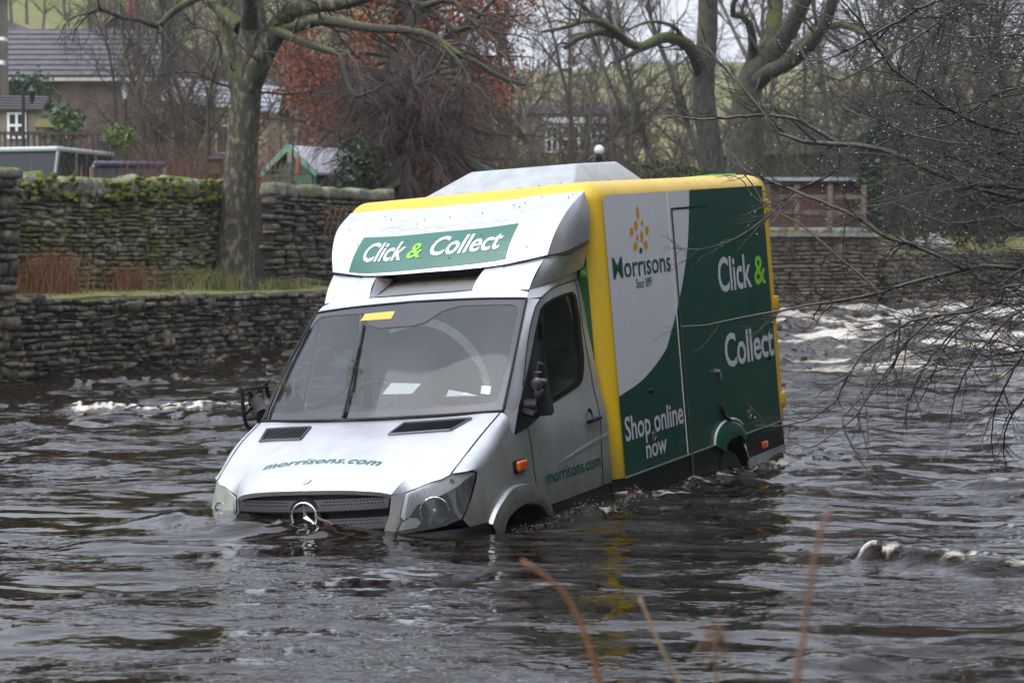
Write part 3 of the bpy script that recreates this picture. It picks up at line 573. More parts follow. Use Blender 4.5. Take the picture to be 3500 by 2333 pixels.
def sprout(r, out, path, rad, lev, spec):
    """side shoots of a limb, then shoots of those. spec[lev] = (count per m, length, angle, radius, segments, gnarl, tropism, start)"""
    Pp, Rp = (path[None], rad[None]) if path.ndim == 2 else (path, rad)
    nv = lambda v: v / (np.linalg.norm(v, axis=-1, keepdims=True) + 1e-9)
    for cnt, ln, ang, rr, ns, gn, tp, st in spec[lev:]:
        T = np.linalg.norm(np.diff(Pp, axis=1), axis=2).sum(1); n = Pp.shape[1]; k = r.poisson(np.maximum(0, cnt * T * (1 - st))); pi_ = np.repeat(np.arange(len(Pp)), k); K = len(pi_)
        if K == 0: return
        t = st + (1 - st) * r.uniform(size=K) ** .9; x = t * (n - 1); i = np.minimum(x.astype(int), n - 2); f = (x - i)[:, None]; a, b = Pp[pi_, i], Pp[pi_, i + 1]; p = a + (b - a) * f; d = nv(b - a)
        sd_ = nv(np.cross(d, r.normal(0, 1, (K, 3)))); an = (ang * r.uniform(.6, 1.3, K))[:, None]; l = ln * r.uniform(.45, 1.2, K) * (1 - .35 * t); pr = Rp[pi_, i] * (1 - f[:, 0]) + Rp[pi_, i + 1] * f[:, 0]; r0 = np.minimum(rr, pr * .7)
        d = nv(d * np.cos(an) + sd_ * np.sin(an)); P = np.empty((K, ns + 1, 3)); P[:, 0] = p
        for q in range(ns):
            d = nv(d + r.normal(0, gn, (K, 3)) + np.array([0, 0, tp])); P[:, q + 1] = P[:, q] + d * (l / ns)[:, None]
        Pp, Rp = P, r0[:, None] * np.linspace(1, .35, ns + 1)[None]; out.append((Pp, Rp))
def bark(name, c1, c2, moss=0., scale=9, rough=.85, rp=(.42, .56)):
    m = bpy.data.materials.new(name); m.use_nodes = True; n = m.node_tree; b = n.nodes['Principled BSDF']; K = n.links.new; b.inputs['Roughness'].default_value = rough
    g = n.nodes.new('ShaderNodeNewGeometry'); mp = n.nodes.new('ShaderNodeMapping'); mp.inputs['Scale'].default_value = (1, 1, .45); K(g.outputs['Position'], mp.inputs[0])
    t = n.nodes.new('ShaderNodeTexNoise'); t.inputs['Scale'].default_value = scale; t.inputs['Detail'].default_value = 6; t.inputs['Roughness'].default_value = .65; K(mp.outputs[0], t.inputs[0])
    r = n.nodes.new('ShaderNodeValToRGB'); r.color_ramp.elements[0].position = rp[0]; r.color_ramp.elements[0].color = (*c1, 1); r.color_ramp.elements[1].position = rp[1]; r.color_ramp.elements[1].color = (*c2, 1); K(t.outputs[0], r.inputs[0]); cur = r.outputs[0]
    if moss:
        t2 = n.nodes.new('ShaderNodeTexNoise'); t2.inputs['Scale'].default_value = 1.3; t2.inputs['Detail'].default_value = 5; K(g.outputs['Position'], t2.inputs[0])
        sn = n.nodes.new('ShaderNodeSeparateXYZ'); K(g.outputs['Normal'], sn.inputs[0]); ma = n.nodes.new('ShaderNodeMath'); ma.operation = 'MULTIPLY_ADD'; ma.inputs[1].default_value = .30; K(sn.outputs[2], ma.inputs[0]); K(t2.outputs[0], ma.inputs[2])
        f = n.nodes.new('ShaderNodeMapRange'); f.inputs[1].default_value = .78 - .3 * moss; f.inputs[2].default_value = .92 - .3 * moss; K(ma.outputs[0], f.inputs[0])
        x = n.nodes.new('ShaderNodeMix'); x.data_type = 'RGBA'; K(f.outputs[0], x.inputs[0]); K(cur, x.inputs[6]); x.inputs[7].default_value = (.088, .092, .017, 1); cur = x.outputs[2]
    K(cur, b.inputs['Base Color']); bu = n.nodes.new('ShaderNodeBump'); bu.inputs['Strength'].default_value = .9; bu.inputs['Distance'].default_value = .08; K(t.outputs[0], bu.inputs['Height']); K(bu.outputs[0], b.inputs['Normal']); return m
M_BIRCH = bark('birch_bark', (.044, .045, .030), (.19, .155, .092), .5, 11, .85, (.50, .62)); M_LIMB = bark('dark_limb', (.026, .024, .020), (.055, .050, .040), .42, 10)
M_TWIG = mat('twig_brown', (.060, .048, .038), .8, var=.3, vscale=2); M_TWIGP = mat('twig_purple', (.105, .060, .047), .8, col2=(.065, .043, .034), vscale=1.5); M_TWIGR = mat('twig_red', (.17, .075, .045), .8, col2=(.10, .055, .035), vscale=2)
M_MOSSY = bark('mossy_bark', (.028, .027, .020), (.075, .074, .050), .72, 13, .85, (.40, .62)); M_GREYB = bark('grey_bark', (.075, .062, .045), (.14, .12, .09), .30, 7); M_IVY = mat('ivy_leaf', (.012, .035, .012), .5, col2=(.03, .06, .018), vscale=9); M_BEECH = mat('beech_leaf', (.28, .070, .020), .8, col2=(.14, .040, .018), vscale=6)
M_TWIGD = mat('dark_bark', (.032, .024, .021), .8, var=.3, vscale=4)
def tree(name, label, cat, loc_, trunk_br, crown_br, mt, mc, group=None, twist=0, leaves=None):
    root = thing(name, label, cat, loc_, twist, group)
    link('trunk', tubes_mesh('trunk', trunk_br), mt, root, 180); 
    if crown_br: link('crown', tubes_mesh('crown', crown_br), mc, root, 0)
    if leaves is not None: link(leaves[0], leaves[1], leaves[2], root, 0, 'stuff')
    return root
def leafmesh(pts, size, r):
    n = len(pts); c = np.array(pts)[:, None]; a = r.normal(0, 1, (n, 3)); a /= np.linalg.norm(a, axis=1)[:, None]; b = np.cross(a, r.normal(0, 1, (n, 3))); b /= np.linalg.norm(b, axis=1)[:, None] + 1e-9
    s = (size * r.uniform(.6, 1.3, n))[:, None, None]; V = c + s * np.stack([a, .6 * b, -a, -.6 * b], 1); return np_mesh('leaf', V.reshape(-1, 3), np.arange(n * 4).reshape(-1, 4))
def rel(pts, o): return np.array(pts, float) - np.array(o)
def pxpath(pix, o): return rel([at(*q) for q in pix], o)
def hand_limb(br, pix, r0, r1, o, n=10):
    P = spline(pxpath(pix, o), n); br.append((P, np.linspace(r0, r1, n))); return br[-1]

# ---- the birch on the ledge
R1 = np.random.RandomState(5); bz = 1.2; b0 = at(811, 985, 34.9); o = (b0[0], b0[1], bz); D = 34.9
tr = []; cr_ = []
main = hand_limb(tr, ((800, 1010, D), (798, 930, D), (806, 800, D), (818, 640, D), (832, 450, D), (846, 300, D), (858, 180, D), (862, 60, D), (858, -150, D), (850, -400, D)), .44, .16, o, 22); tr[-1] = (main[0], np.interp(np.linspace(0, 1, 22), [0, .05, .12, .35, .6, .75, 1], [.48, .37, .31, .27, .235, .18, .11])); main = tr[-1]
limbs = [hand_limb(tr, ((845, 260, D), (890, 195, D), (940, 100, D - .3), (985, 45, D - .5), (1060, 20, D - .8), (1180, 10, D - 1), (1290, -25, D - 1.2)), .20, .09, o, 14),
         hand_limb(tr, ((838, 330, D), (880, 240, D - .2), (925, 150, D - .4), (960, 105, D - .6)), .21, .14, o, 8),
         hand_limb(tr, ((950, 110, D - .5), (1020, 92, D - .8), (1100, 70, D - 1.2), (1200, 85, D - 1.8), (1290, 98, D - 2.2), (1400, 105, D - 2.6), (1480, 125, D - 3), (1560, 180, D - 3.2), (1640, 220, D - 3.4), (1720, 270, D - 3.5), (1800, 290, D - 3.6)), .10, .03, o, 20),
         hand_limb(tr, ((930, 108, D - .5), (985, 122, D - .9), (1050, 150, D - 1.3), (1120, 172, D - 1.7), (1160, 185, D - 1.9), (1175, 230, D - 2), (1190, 290, D - 2.1), (1215, 330, D - 2.2), (1250, 320, D - 2.3)), .095, .03, o, 16),
         hand_limb(tr, ((822, 95, D), (770, 50, D + .3), (720, 5, D + .6), (650, -40, D + .8)), .13, .08, o, 8),
         hand_limb(tr, ((850, 95, D), (855, 20, D - .6), (850, -60, D - 1)), .16, .10, o, 6),
         hand_limb(tr, ((700, -20, D + .4), (640, 10, D), (580, 50, D - .2), (540, 90, D - .4), (480, 70, D - .6), (430, 64, D - .8), (370, 42, D - 1), (335, 28, D - 1.1)), .075, .028, o, 16),
         hand_limb(tr, ((560, 70, D - .3), (555, 120, D - .4), (555, 190, D - .5), (575, 240, D - .6), (580, 285, D - .6), (565, 312, D - .7), (540, 335, D - .8)), .032, .010, o, 14),
         hand_limb(tr, ((838, 400, D), (815, 300, D + .1), (785, 190, D + .3), (768, 110, D + .5), (757, 40, D + .6), (750, -60, D + .8)), .13, .07, o, 9),
         hand_limb(tr, ((1290, -25, D - 1.2), (1380, 0, D - 1.6), (1480, 40, D - 2), (1560, 105, D - 2.3), (1600, 95, D - 2.4), (1640, 50, D - 2.4), (1690, 0, D - 2.5)), .075, .03, o, 14),
         hand_limb(tr, ((1450, 20, D - 2), (1540, 0, D - 2.4), (1600, 60, D - 2.6), (1660, 110, D - 2.8), (1700, 160, D - 3), (1710, 230, D - 3), (1760, 280, D - 3.1)), .05, .02, o, 12),
         hand_limb(tr, ((1480, 125, D - 3), (1560, 200, D - 3.3), (1600, 260, D - 3.5), (1620, 320, D - 3.6), (1640, 390, D - 3.7), (1700, 430, D - 3.8)), .035, .012, o, 12)]
for lb in limbs: sprout(R1, cr_, lb[0], lb[1], 0, [(3.2, 1.5, .9, .024, 7, .22, -.07, .1), (5.5, .8, .8, .011, 5, .22, -.10, .1), (7, .45, .7, .007, 4, .2, -.16, .1)])
birch = tree('birch_tree', 'big birch with patchy bark and long mossy boughs growing on the ledge', 'tree', o, tr[:3] + [tr[5], tr[9]], cr_, M_BIRCH, M_TWIG)
link('boughs', tubes_mesh('boughs', tr[3:5] + tr[6:9] + tr[10:]), M_LIMB, birch, 180)

# ---- the mossy forked tree on the right, and its neighbours
R2 = np.random.RandomState(9); D = 50; g0 = at(2550, 590, D); o = (g0[0], g0[1], float(land(g0[0], g0[1]))); tr = []; cr_ = []
hand_limb(tr, ((2540, 700, D), (2548, 560, D), (2556, 430, D), (2552, 330, D), (2575, 250, D)), .52, .31, o, 10)
lm = [hand_limb(tr, ((2575, 280, D), (2640, 190, D - .5), (2700, 100, D - 1), (2740, 20, D - 1.4), (2790, -80, D - 2)), .28, .15, o, 10), hand_limb(tr, ((2560, 290, D), (2600, 200, D), (2640, 110, D + .4), (2650, 20, D + .6), (2660, -120, D + .8)), .24, .16, o, 9),
      hand_limb(tr, ((2550, 250, D), (2572, 190, D), (2568, 110, D - .6), (2545, 60, D - .9), (2500, 45, D - 1.1), (2520, -20, D - 1.4)), .14, .06, o, 10), hand_limb(tr, ((2580, 290, D), (2640, 240, D - 1), (2700, 215, D - 1.6), (2780, 140, D - 2.4), (2830, 60, D - 3), (2860, -60, D - 3.4)), .21, .12, o, 10),
      hand_limb(tr, ((2680, 210, D - 1.5), (2780, 115, D - 2), (2870, 85, D - 2.5), (2960, 120, D - 3), (3030, 170, D - 3.4)), .12, .05, o, 10), hand_limb(tr, ((2560, 400, D), (2610, 365, D - .6), (2660, 372, D - 1), (2720, 400, D - 1.4)), .10, .04, o, 6)]
for lb in lm: sprout(R2, cr_, lb[0], lb[1], 0, [(1.6, 2.2, .9, .04, 6, .2, .02, .1), (3.4, 1.1, .8, .014, 4, .2, -.03, .1), (5, .6, .7, .007, 3, .2, -.04, .1)])
tree('mossy_tree', 'forked tree with yellow green moss on its limbs behind the van roof', 'tree', o, tr, cr_, M_MOSSY, M_TWIG)
R2 = np.random.RandomState(10); D = 47; g0 = at(2395, 560, D); o = (g0[0], g0[1], float(land(g0[0], g0[1]))); tr = []; cr_ = []
hand_limb(tr, ((2440, 620, D), (2425, 480, D), (2405, 330, D), (2412, 180, D), (2420, 60, D), (2415, -200, D)), .28, .20, o, 12)
lm = [hand_limb(tr, ((2400, 260, D), (2370, 180, D - .5), (2330, 140, D - .8), (2270, 128, D - 1.2), (2210, 155, D - 1.6), (2170, 165, D - 1.8), (2130, 130, D - 2), (2060, 110, D - 2.4), (1980, 130, D - 2.8), (1930, 165, D - 3)), .17, .05, o, 16), hand_limb(tr, ((2190, 165, D - 1.7), (2140, 195, D - 2), (2090, 215, D - 2.2), (2075, 235, D - 2.3)), .07, .02, o, 8),
      hand_limb(tr, ((2130, 128, D - 2), (2060, 80, D - 2.6), (2000, 72, D - 3), (1930, 95, D - 3.4), (1850, 110, D - 3.8)), .09, .03, o, 12), hand_limb(tr, ((2110, 110, D - 2), (2040, 60, D - 2.2), (1990, 20, D - 2.4), (1940, -20, D - 2.6)), .07, .03, o, 8), hand_limb(tr, ((2340, 140, D - .8), (2300, 90, D - 1.2), (2220, 75, D - 1.6), (2140, 105, D - 2)), .06, .02, o, 10)]
for lb in lm + [tr[0]]: sprout(R2, cr_, lb[0], lb[1], 0, [(1.8, 1.8, .9, .028, 6, .22, -.02, .15), (3.8, .9, .8, .012, 4, .22, -.04, .1), (5, .5, .7, .007, 3, .2, -.05, .1)])
tree('mossy_tree', 'straight tree sending one arched mossy bough left above the van roof', 'tree', o, tr, cr_, M_MOSSY, M_TWIG)

# ---- copper beech still holding orange leaves, dark ivied trunk and weeping shrub before it
R3 = np.random.RandomState(12); D = 47; g0 = at(1330, 640, D); o = (g0[0], g0[1], float(land(g0[0], g0[1]))); tr = []; cr_ = []; lp = []
hand_limb(tr, ((1340, 720, D), (1345, 560, D), (1370, 400, D), (1400, 250, D), (1420, 100, D), (1440, -100, D)), .42, .18, o, 12)
tr[-1] = (tr[-1][0], np.linspace(.72, .46, 12))
for k in range(90):
    t = R3.uniform(.15, 1); p = tr[0][0][int(t * 11)]; a = R3.uniform(0, 2 * PI); d = np.array([math.cos(a), math.sin(a) * .7, R3.uniform(-.15, .55)]); P, R_, _ = limb(R3, p, d, R3.uniform(2.0, 3.9) * (1.15 - .5 * t), .06, .014, 8, .12, -.02); tr.append((P, R_)); sprout(R3, cr_, P, R_, 0, [(2.4, 1.0, .8, .012, 4, .18, -.04, .25), (5, .5, .7, .006, 3, .2, -.05, .1)])
for P, R_ in each(cr_):
    w = P[-1] + np.array(o); px = proj_px(w); q = fbm(px[0] / 210, px[1] / 170, 3, 3) if px else -1
    dens = 1.0 if (900 < px[0] < 1230 and 100 < px[1] < 430) else .7 if (1250 < px[0] < 1500 and px[1] < 130) else .52
    if px and q > .15 - dens * .75 and R3.uniform() < dens: lp += list(np.repeat(P[1:], 8, 0) + R3.normal(0, .15, (8 * (len(P) - 1), 3)))
tree('beech_tree', 'beech with dark trunk and clusters of rust orange winter leaves behind the sheds', 'tree', o, tr, cr_, M_LIMB, M_TWIGP, leaves=('leaves', leafmesh(lp, .050, R3), M_BEECH))
# weeping purple twigs in front of the beech
R3 = np.random.RandomState(14); D = 43.5; g0 = at(1400, 640, D); o = (g0[0], g0[1], float(land(g0[0], g0[1]))); tr = []; cr_ = []
hand_limb(tr, ((1400, 700, D), (1395, 560, D), (1400, 420, D), (1410, 300, D)), .20, .10, o, 8)
for k in range(130):
    a = R3.uniform(0, 2 * PI); p = tr[0][0][R3.randint(3, 8)]; P, R_, _ = limb(R3, p, (math.cos(a), math.sin(a) * .6, R3.uniform(.1, 1.1)), R3.uniform(1.2, 2.4), .035, .008, 9, .10, -.14); tr.append((P, R_)); sprout(R3, cr_, P, R_, 0, [(8, .9, .7, .008, 5, .15, -.18, .1), (8, .45, .7, .0055, 3, .2, -.12, .1)])
tree('weeping_tree', 'small weeping tree with a dense mop of purple brown wet twigs', 'tree', o, tr, cr_, M_TWIGD, M_TWIGP)
# ivy bush at its foot
R3 = np.random.RandomState(15); c = np.array(at(1230, 560, 42.5)); pts = c + R3.normal(0, 1, (1500, 3)) * np.array([.22, .2, .42]) - np.array([0, 0, .35]); pts[:, 2] = np.maximum(pts[:, 2], 2.0)
lo_ = link('ivy_bush', leafmesh(pts - np.array([c[0], c[1], 2.0]), .06, R3), M_IVY, None, 0); lo_.location = (c[0], c[1], 2.0); tag(lo_, 'dark green ivy bush right of the green shed', 'bush')

# ---- the wood behind: three kinds of slim bare trees, set out one by one
def slim(seed, h, r0, nb, spec, lean=.10):
    r = np.random.RandomState(seed); t_ = []; c_ = []; P, R_, _ = limb(r, (0, 0, -.3), (r.normal(0, lean), r.normal(0, lean), 1), h, r0, r0 * .15, 14, .085, .02); t_.append((P, R_))
    for k in range(nb):
        t = r.uniform(.10, .98); i = min(int(t * 14), 13); a = r.uniform(0, 2 * PI); b, q, _ = limb(r, P[i], (math.cos(a), math.sin(a), r.uniform(.4, 1.3)), h * .28 * (1.15 - .75 * t) * r.uniform(.6, 1.2), R_[i] * .45, .010, 7, .12, .03); t_.append((b, q)); sprout(r, c_, b, q, 0, spec)
    return tubes_mesh('trunk', t_), tubes_mesh('crown', c_)
SP1 = [(4.0, 1.3, .7, .013, 4, .16, .02, .1), (4.5, .7, .7, .008, 3, .2, .0, .1), (3.5, .4, .7, .006, 3, .2, 0, .1)]; SP2 = [(3.6, 1.5, .8, .015, 4, .18, .0, .1), (4.0, .8, .7, .009, 3, .2, -.03, .1), (3.2, .45, .7, .006, 3, .2, -.03, .1)]
KIN = [(slim(101, 11, .10, 34, SP1), M_GREYB, M_TWIGP), (slim(102, 13, .13, 38, SP2), M_GREYB, M_TWIG), (slim(103, 9, .085, 32, SP1), M_MOSSY, M_TWIG), (slim(104, 15, .17, 38, SP2), M_MOSSY, M_TWIG)]
def put_tree(kind, x, y, s, rz, label, group, name='bare_tree'):
    (mt_, mc_), a, b = KIN[kind]; root = thing(name, label, 'tree', (x, y, float(land(x, y)) - .1), rz, group); root.scale = (s, s, s)
    for nm, me_, m_ in (('trunk', mt_, a), ('crown', mc_, b)):
        if not me_.materials: me_.materials.append(m_); me_.polygons.foreach_set('use_smooth', [True] * len(me_.polygons))
        q = bpy.data.objects.new(nm, me_); COL.objects.link(q); q.parent = root
    return root
R4 = np.random.RandomState(20)
where = ['from the left between long roof and birch', 'from the left behind the beech', 'from the left behind the van roof', 'from the left beyond the forked mossy tree', 'from the left near the right edge']
def region(px): return where[0] if px < 1000 else where[1] if px < 1650 else where[2] if px < 2500 else where[3] if px < 3100 else where[4]
cols = ['slim grey bare tree', 'tall grey bare tree', 'thin mossy bare tree', 'tall mossy bare tree']
used = {}; TL = []
for px, Dd, k, s in [(430, 62, 2, 0.9), (560, 55, 0, 0.9), (620, 52, 1, 0.75), (665, 54, 0, 0.85), (700, 50, 2, 0.9), (745, 53, 1, 0.8), (500, 75, 1, 1.0), (300, 82, 0, 1.0), (900, 66, 1, 1.0), (960, 80, 3, 0.9), (1080, 72, 0, 1.1), (1190, 64, 1, 1.0), (1520, 62, 0, 1.0), (1680, 58, 2, 1.0), (1800, 75, 0, 1.2), (1960, 64, 2, 1.1), (2060, 62, 0, 1.0), (1905, 70, 1, 1.0), (2010, 76, 0, 1.1), (1985, 60, 2, .9), (2160, 60, 2, 1.1), (2215, 68, 0, 1.1), (2310, 62, 1, 0.9), (2460, 66, 1, 1.1), (2620, 70, 0, 1.2), (2720, 64, 2, 1.1), (2840, 61, 2, 1.2), (2930, 59, 3, .75), (3000, 66, 2, 1.3), (3090, 63, 3, .85), (3180, 70, 2, 1.3), (3260, 74, 3, .9), (3340, 72, 2, 1.4), (3430, 76, 3, .95), (2760, 75, 1, 1.2), (2900, 68, 1, 1.1), (3020, 72, 0, 1.3), (3150, 75, 1, 1.2), (3290, 78, 1, 1.2), (3370, 84, 3, 1.0), (3450, 80, 1, 1.2), (3520, 86, 3, 1.0), (1380, 85, 1, 1.1), (780, 90, 0, 1.1), (1250, 88, 0, 1.2), (2570, 90, 1, 1.2), (2860, 92, 0, 1.4), (3100, 95, 3, 1.1), (3400, 100, 0, 1.4)]:
    x = (px - 1750) / CAM_F * Dd; key = cols[k] + ' ' + region(px); TL.append((px, k, x, Dd, s * R4.uniform(.9, 1.1), R4.uniform(0, 6.28), key))
ORD = ['first', 'second', 'third', 'fourth', 'fifth', 'sixth', 'seventh', 'eighth', 'ninth', 'tenth', 'eleventh', 'twelfth', 'thirteenth', 'fourteenth', 'fifteenth', 'sixteenth']
for px, k, x, Dd, s, rz, key in sorted(TL):
    i = used[key] = used.get(key, -1) + 1; n_ = sum(q[6] == key for q in TL)
    put_tree(k, x, Dd, s, rz, (ORD[i] + ' ' if n_ > 1 else '') + key, 'bare trees in the wood')
# far wood on the hillside, one mass
V = []; Rw = np.random.RandomState(31); br = []
for k in range(260):
    px = Rw.uniform(-200, 3700); Dd = Rw.uniform(105, 170); x = (px - 1750) / CAM_F * Dd
    if px < 500 and Rw.uniform() < .75: continue
    z = float(land(x, Dd)); h = Rw.uniform(6, 11); P, R_, _ = limb(Rw, (x, Dd, z), (Rw.normal(0, .05), 0, 1), h, .14, .03, 5, .05, 0); br.append((P, R_))
    for q in range(16):
        t = Rw.uniform(.25, 1); i = min(int(t * 5), 5); a = Rw.uniform(0, 2 * PI); P2, R2_, _ = limb(Rw, P[i], (math.cos(a), math.sin(a), Rw.uniform(.4, 1.2)), h * .3 * (1.2 - .8 * t), .05, .012, 4, .12, .02); br.append((P2, R2_))
        for w in range(3):
            a = Rw.uniform(0, 2 * PI); P3, R3_, _ = limb(Rw, P2[Rw.randint(1, 5)], (math.cos(a), math.sin(a), Rw.uniform(.2, 1)), .9, .022, .008, 3, .15, 0); br.append((P3, R3_))
tag(link('far_wood', tubes_mesh('far_wood', br, 3), M_TWIGP, None, 0, 'stuff'), 'mass of bare trees on the hillside far behind', 'wood')
# understory brush along the far bank
def brush(name, label, px, py, Dd, n_, hgt, spread, mat_, seed, tw=.25, zb=None):
    r = np.random.RandomState(seed); p0 = at(px, py, Dd); zz = float(land(p0[0], Dd)) if zb is None else zb; br = []
    for k in range(n_):
        b = np.array([r.normal(0, spread * .4), r.normal(0, spread * .25), -.1]); P, R_, _ = limb(r, b, (r.normal(0, tw), r.normal(0, tw), 1), hgt * r.uniform(.5, 1.1), .011, .004, 5, .10, .0); br.append((P, R_)); sprout(r, br, P, R_, 0, [(3.2, hgt * .35, .6, .006, 3, .15, .02, .15)])
    o_ = link(name, tubes_mesh(name, br), mat_, None, 0); o_.location = (p0[0], Dd, zz); return tag(o_, label, 'bush')
brush('red_stem_bush', 'wide bush of thin red brown stems between the blue car and the birch', 640, 600, 38.5, 330, 1.9, 2.0, M_TWIGR, 1, .30)
brush('red_stem_bush', 'reddish stems behind the wall right of the birch', 960, 600, 43, 130, 1.5, 1.6, M_TWIGR, 2, .3)
brush('bare_hedge', 'bare brown hedge below the long roofed house', 420, 500, 60, 320, 3.2, 4.5, M_TWIGP, 3, .3)
brush('bare_hedge', 'bare brown hedge before the stone house left of the birch', 640, 480, 57, 260, 3.0, 3.5, M_TWIG, 4, .3)
for i, (px, Dd) in enumerate(((1700, 52), (1850, 55), (2000, 54), (2150, 56), (2300, 53), (2450, 55), (2700, 60), (2900, 62), (3100, 66), (3300, 80), (3450, 82), (1960, 66))):
    brush('undergrowth', ['tangled brown undergrowth at the left end behind the van roof', 'brown undergrowth below the white windows', 'brown undergrowth right of the globe lamp', 'olive undergrowth in the middle behind the van roof', 'undergrowth beside the straight mossy tree', 'undergrowth at the foot of the forked tree', 'undergrowth behind the garden parapet', 'undergrowth behind the brown cabin', 'undergrowth right of the brown cabin', 'undergrowth by the white stones', 'undergrowth at the far right edge', 'thicket of bare stems before the white windows'][i], px, 560, Dd, 240, 2.6, 3.2, M_TWIGP if i % 2 else M_MOSSY, 40 + i, .35)
# ================================================================== houses, sheds, cars and garden things
M_SLATE = mat('slate', (.085, .08, .09), .6, var=.25, vscale=4); M_STUCCO = mat('stone_render', (.125, .09, .068), .9, var=.25, vscale=2.5, bump=.4, bscale=14); M_STUCCO2 = mat('pale_render', (.21, .19, .15), .9, var=.15, vscale=2)
M_WFRAME = mat('white_frame', (.74, .75, .76), .5); M_PANE = mat('window_pane', (.020, .028, .030), .22, spec=.22); M_BLK = mat('black_iron', (.012, .012, .014), .45); M_BRICK = mat('red_brick', (.28, .075, .045), .9, var=.3, vscale=14)
M_SHEDG = mat('green_boards', (.045, .10, .065), .7, var=.12, vscale=5); M_TRIMG = mat('green_trim', (.13, .23, .165), .6); M_FELT = mat('pale_felt', (.42, .42, .46), .8, var=.1, vscale=6); M_BRN = mat('brown_boards', (.055, .030, .022), .7, var=.3, vscale=6); M_BRNR = mat('red_brown_boards', (.085, .034, .028), .7, var=.25, vscale=6)
M_WOOD = mat('weathered_wood', (.14, .105, .065), .85, var=.3, vscale=8); M_RUST = mat('rusty_lath', (.17, .095, .05), .85, var=.3, vscale=9)
def zat(py, D): return CAM_H + (898 - py) / CAM_F * D
def xat(px, D): return (px - 1750) / CAM_F * D
def window(parent, x0, x1, z0, z1, y, nx=2, nz=1, fw=.07):
    mb = MB(); mb.box(((x0 + x1) / 2, y, (z0 + z1) / 2), (x1 - x0, .04, z1 - z0)); w = mb.build('window', M_PANE, parent, 0)
    mb = MB(); 
    for a in np.linspace(x0, x1, nx + 1): mb.box((a, y - .03, (z0 + z1) / 2), (fw, .05, z1 - z0 + fw))
    for a in np.linspace(z0, z1, nz + 1): mb.box(((x0 + x1) / 2, y - .034, a), (x1 - x0 - fw, .05, fw))
    f = mb.build('frame', M_WFRAME, w, 0); return w
def courses(parent, A, B, C, D_, n, m, name='slate_course'):
    """lapped roof courses: eave A-B, ridge D_-C"""
    A, B, C, D_ = [np.array(q, float) for q in (A, B, C, D_)]; up = unit(np.cross(B - A, D_ - A))
    if up[2] < 0: up = -up
    for k in range(n):
        t0, t1 = k / n, (k + 1) / n + .02; P = [A + (D_ - A) * t0, B + (C - B) * t0, B + (C - B) * t1, A + (D_ - A) * t1]; o0, o1 = up * .07, up * .01
        V = [P[0] + o0, P[1] + o0, P[2] + o1, P[3] + o1, P[0], P[1], P[2] - up * .05, P[3] - up * .05]
        MB().add(V, [(0, 1, 2, 3), (4, 7, 6, 5), (0, 4, 5, 1), (1, 5, 6, 2), (2, 6, 7, 3), (3, 7, 4, 0)]).build(name, m, parent, 0)
# long slate-roofed house on the left
D = 80; h = thing('house', 'long house with a grey ribbed slate roof at upper left', 'house', (-18.5, D, 3.0)); x0, x1 = -6.5, 4.6; ze, zr = zat(262, D) - 3.0, zat(131, D) - 3.0 + .55
MB().box(((x0 + x1) / 2, 2.6, ze / 2 - .7), (x1 - x0, 5, ze + 1.4)).build('wall', M_STUCCO, h, 0)
courses(h, (x0 - .3, -.25, ze - .05), (x1 + .3, -.25, ze - .05), (x1 + .3, 2.6, zr), (x0 - .3, 2.6, zr), 9, M_SLATE); courses(h, (x1 + .3, 5.45, ze - .05), (x0 - .3, 5.45, ze - .05), (x0 - .3, 2.61, zr), (x1 + .3, 2.61, zr), 3, M_SLATE)
MB().box(((x0 + x1) / 2, -.28, ze - .17), (x1 - x0 + .6, .12, .13)).build('gutter', mat('pale_gutter', (.45, .43, .38), .6), h, 0)
# red chimney on a house further back
D = 95; h = thing('house', 'distant house with a red brick chimney rising among the trees', 'house', (xat(440, D), D, 5.0)); zt_ = zat(60, D) - 5
MB().prism([(-4, 0), (4, 0), (4, zt_ - 2.2), (0, zt_), (-4, zt_ - 2.2)], 0, 6).build('wall', M_STUCCO, h, 0)
for s in (1, -1): courses(h, (s * 4.3, -.2, zt_ - 2.3), (s * 4.3, 6.2, zt_ - 2.3), (0, 6.2, zt_ + .05), (0, -.2, zt_ + .05), 5, M_SLATE)
c_ = MB().box((-.1, 2, zt_ + .25), (.62, .6, .9)).build('chimney', M_BRICK, h, 0)
for xx in (-.25, .08): mb = MB(); mb.lathe([(.09, 0), (.11, .08), (.09, .35), (.11, .4)], 10, None, (xx, 2, zt_ + .7)); mb.build('chimney_pot', M_BRICK, c_, 40)
# stone house behind the birch thicket
D = 75; h = thing('house', 'stone house with a pale roof half hidden behind thin trunks left of the birch', 'house', (xat(700, D), D, 3.4)); ze = zat(375, D) - 3.4; zr = zat(275, D) - 3.4
MB().box((0, 2, ze / 2 - .6), (4.6, 4, ze + 1.2)).build('wall', mat('tan_stone', (.30, .22, .14), .9, var=.25, vscale=3), h, 0); courses(h, (-1.6, -.2, ze + .25), (2.7, -.2, ze - .2), (2.7, 2, zr - .1), (-1.6, 2, zr + .2), 6, mat('wet_pale_slate', (.34, .35, .37), .45, var=.15, vscale=3)); courses(h, (2.7, 4.2, ze - .2), (-1.6, 4.2, ze - .2), (-1.6, 2.01, zr), (2.7, 2.01, zr), 3, M_SLATE)
for xx in (-1.1, .9): window(h, xx - .45, xx + .45, ze - 1.6, ze - .6, -.02)
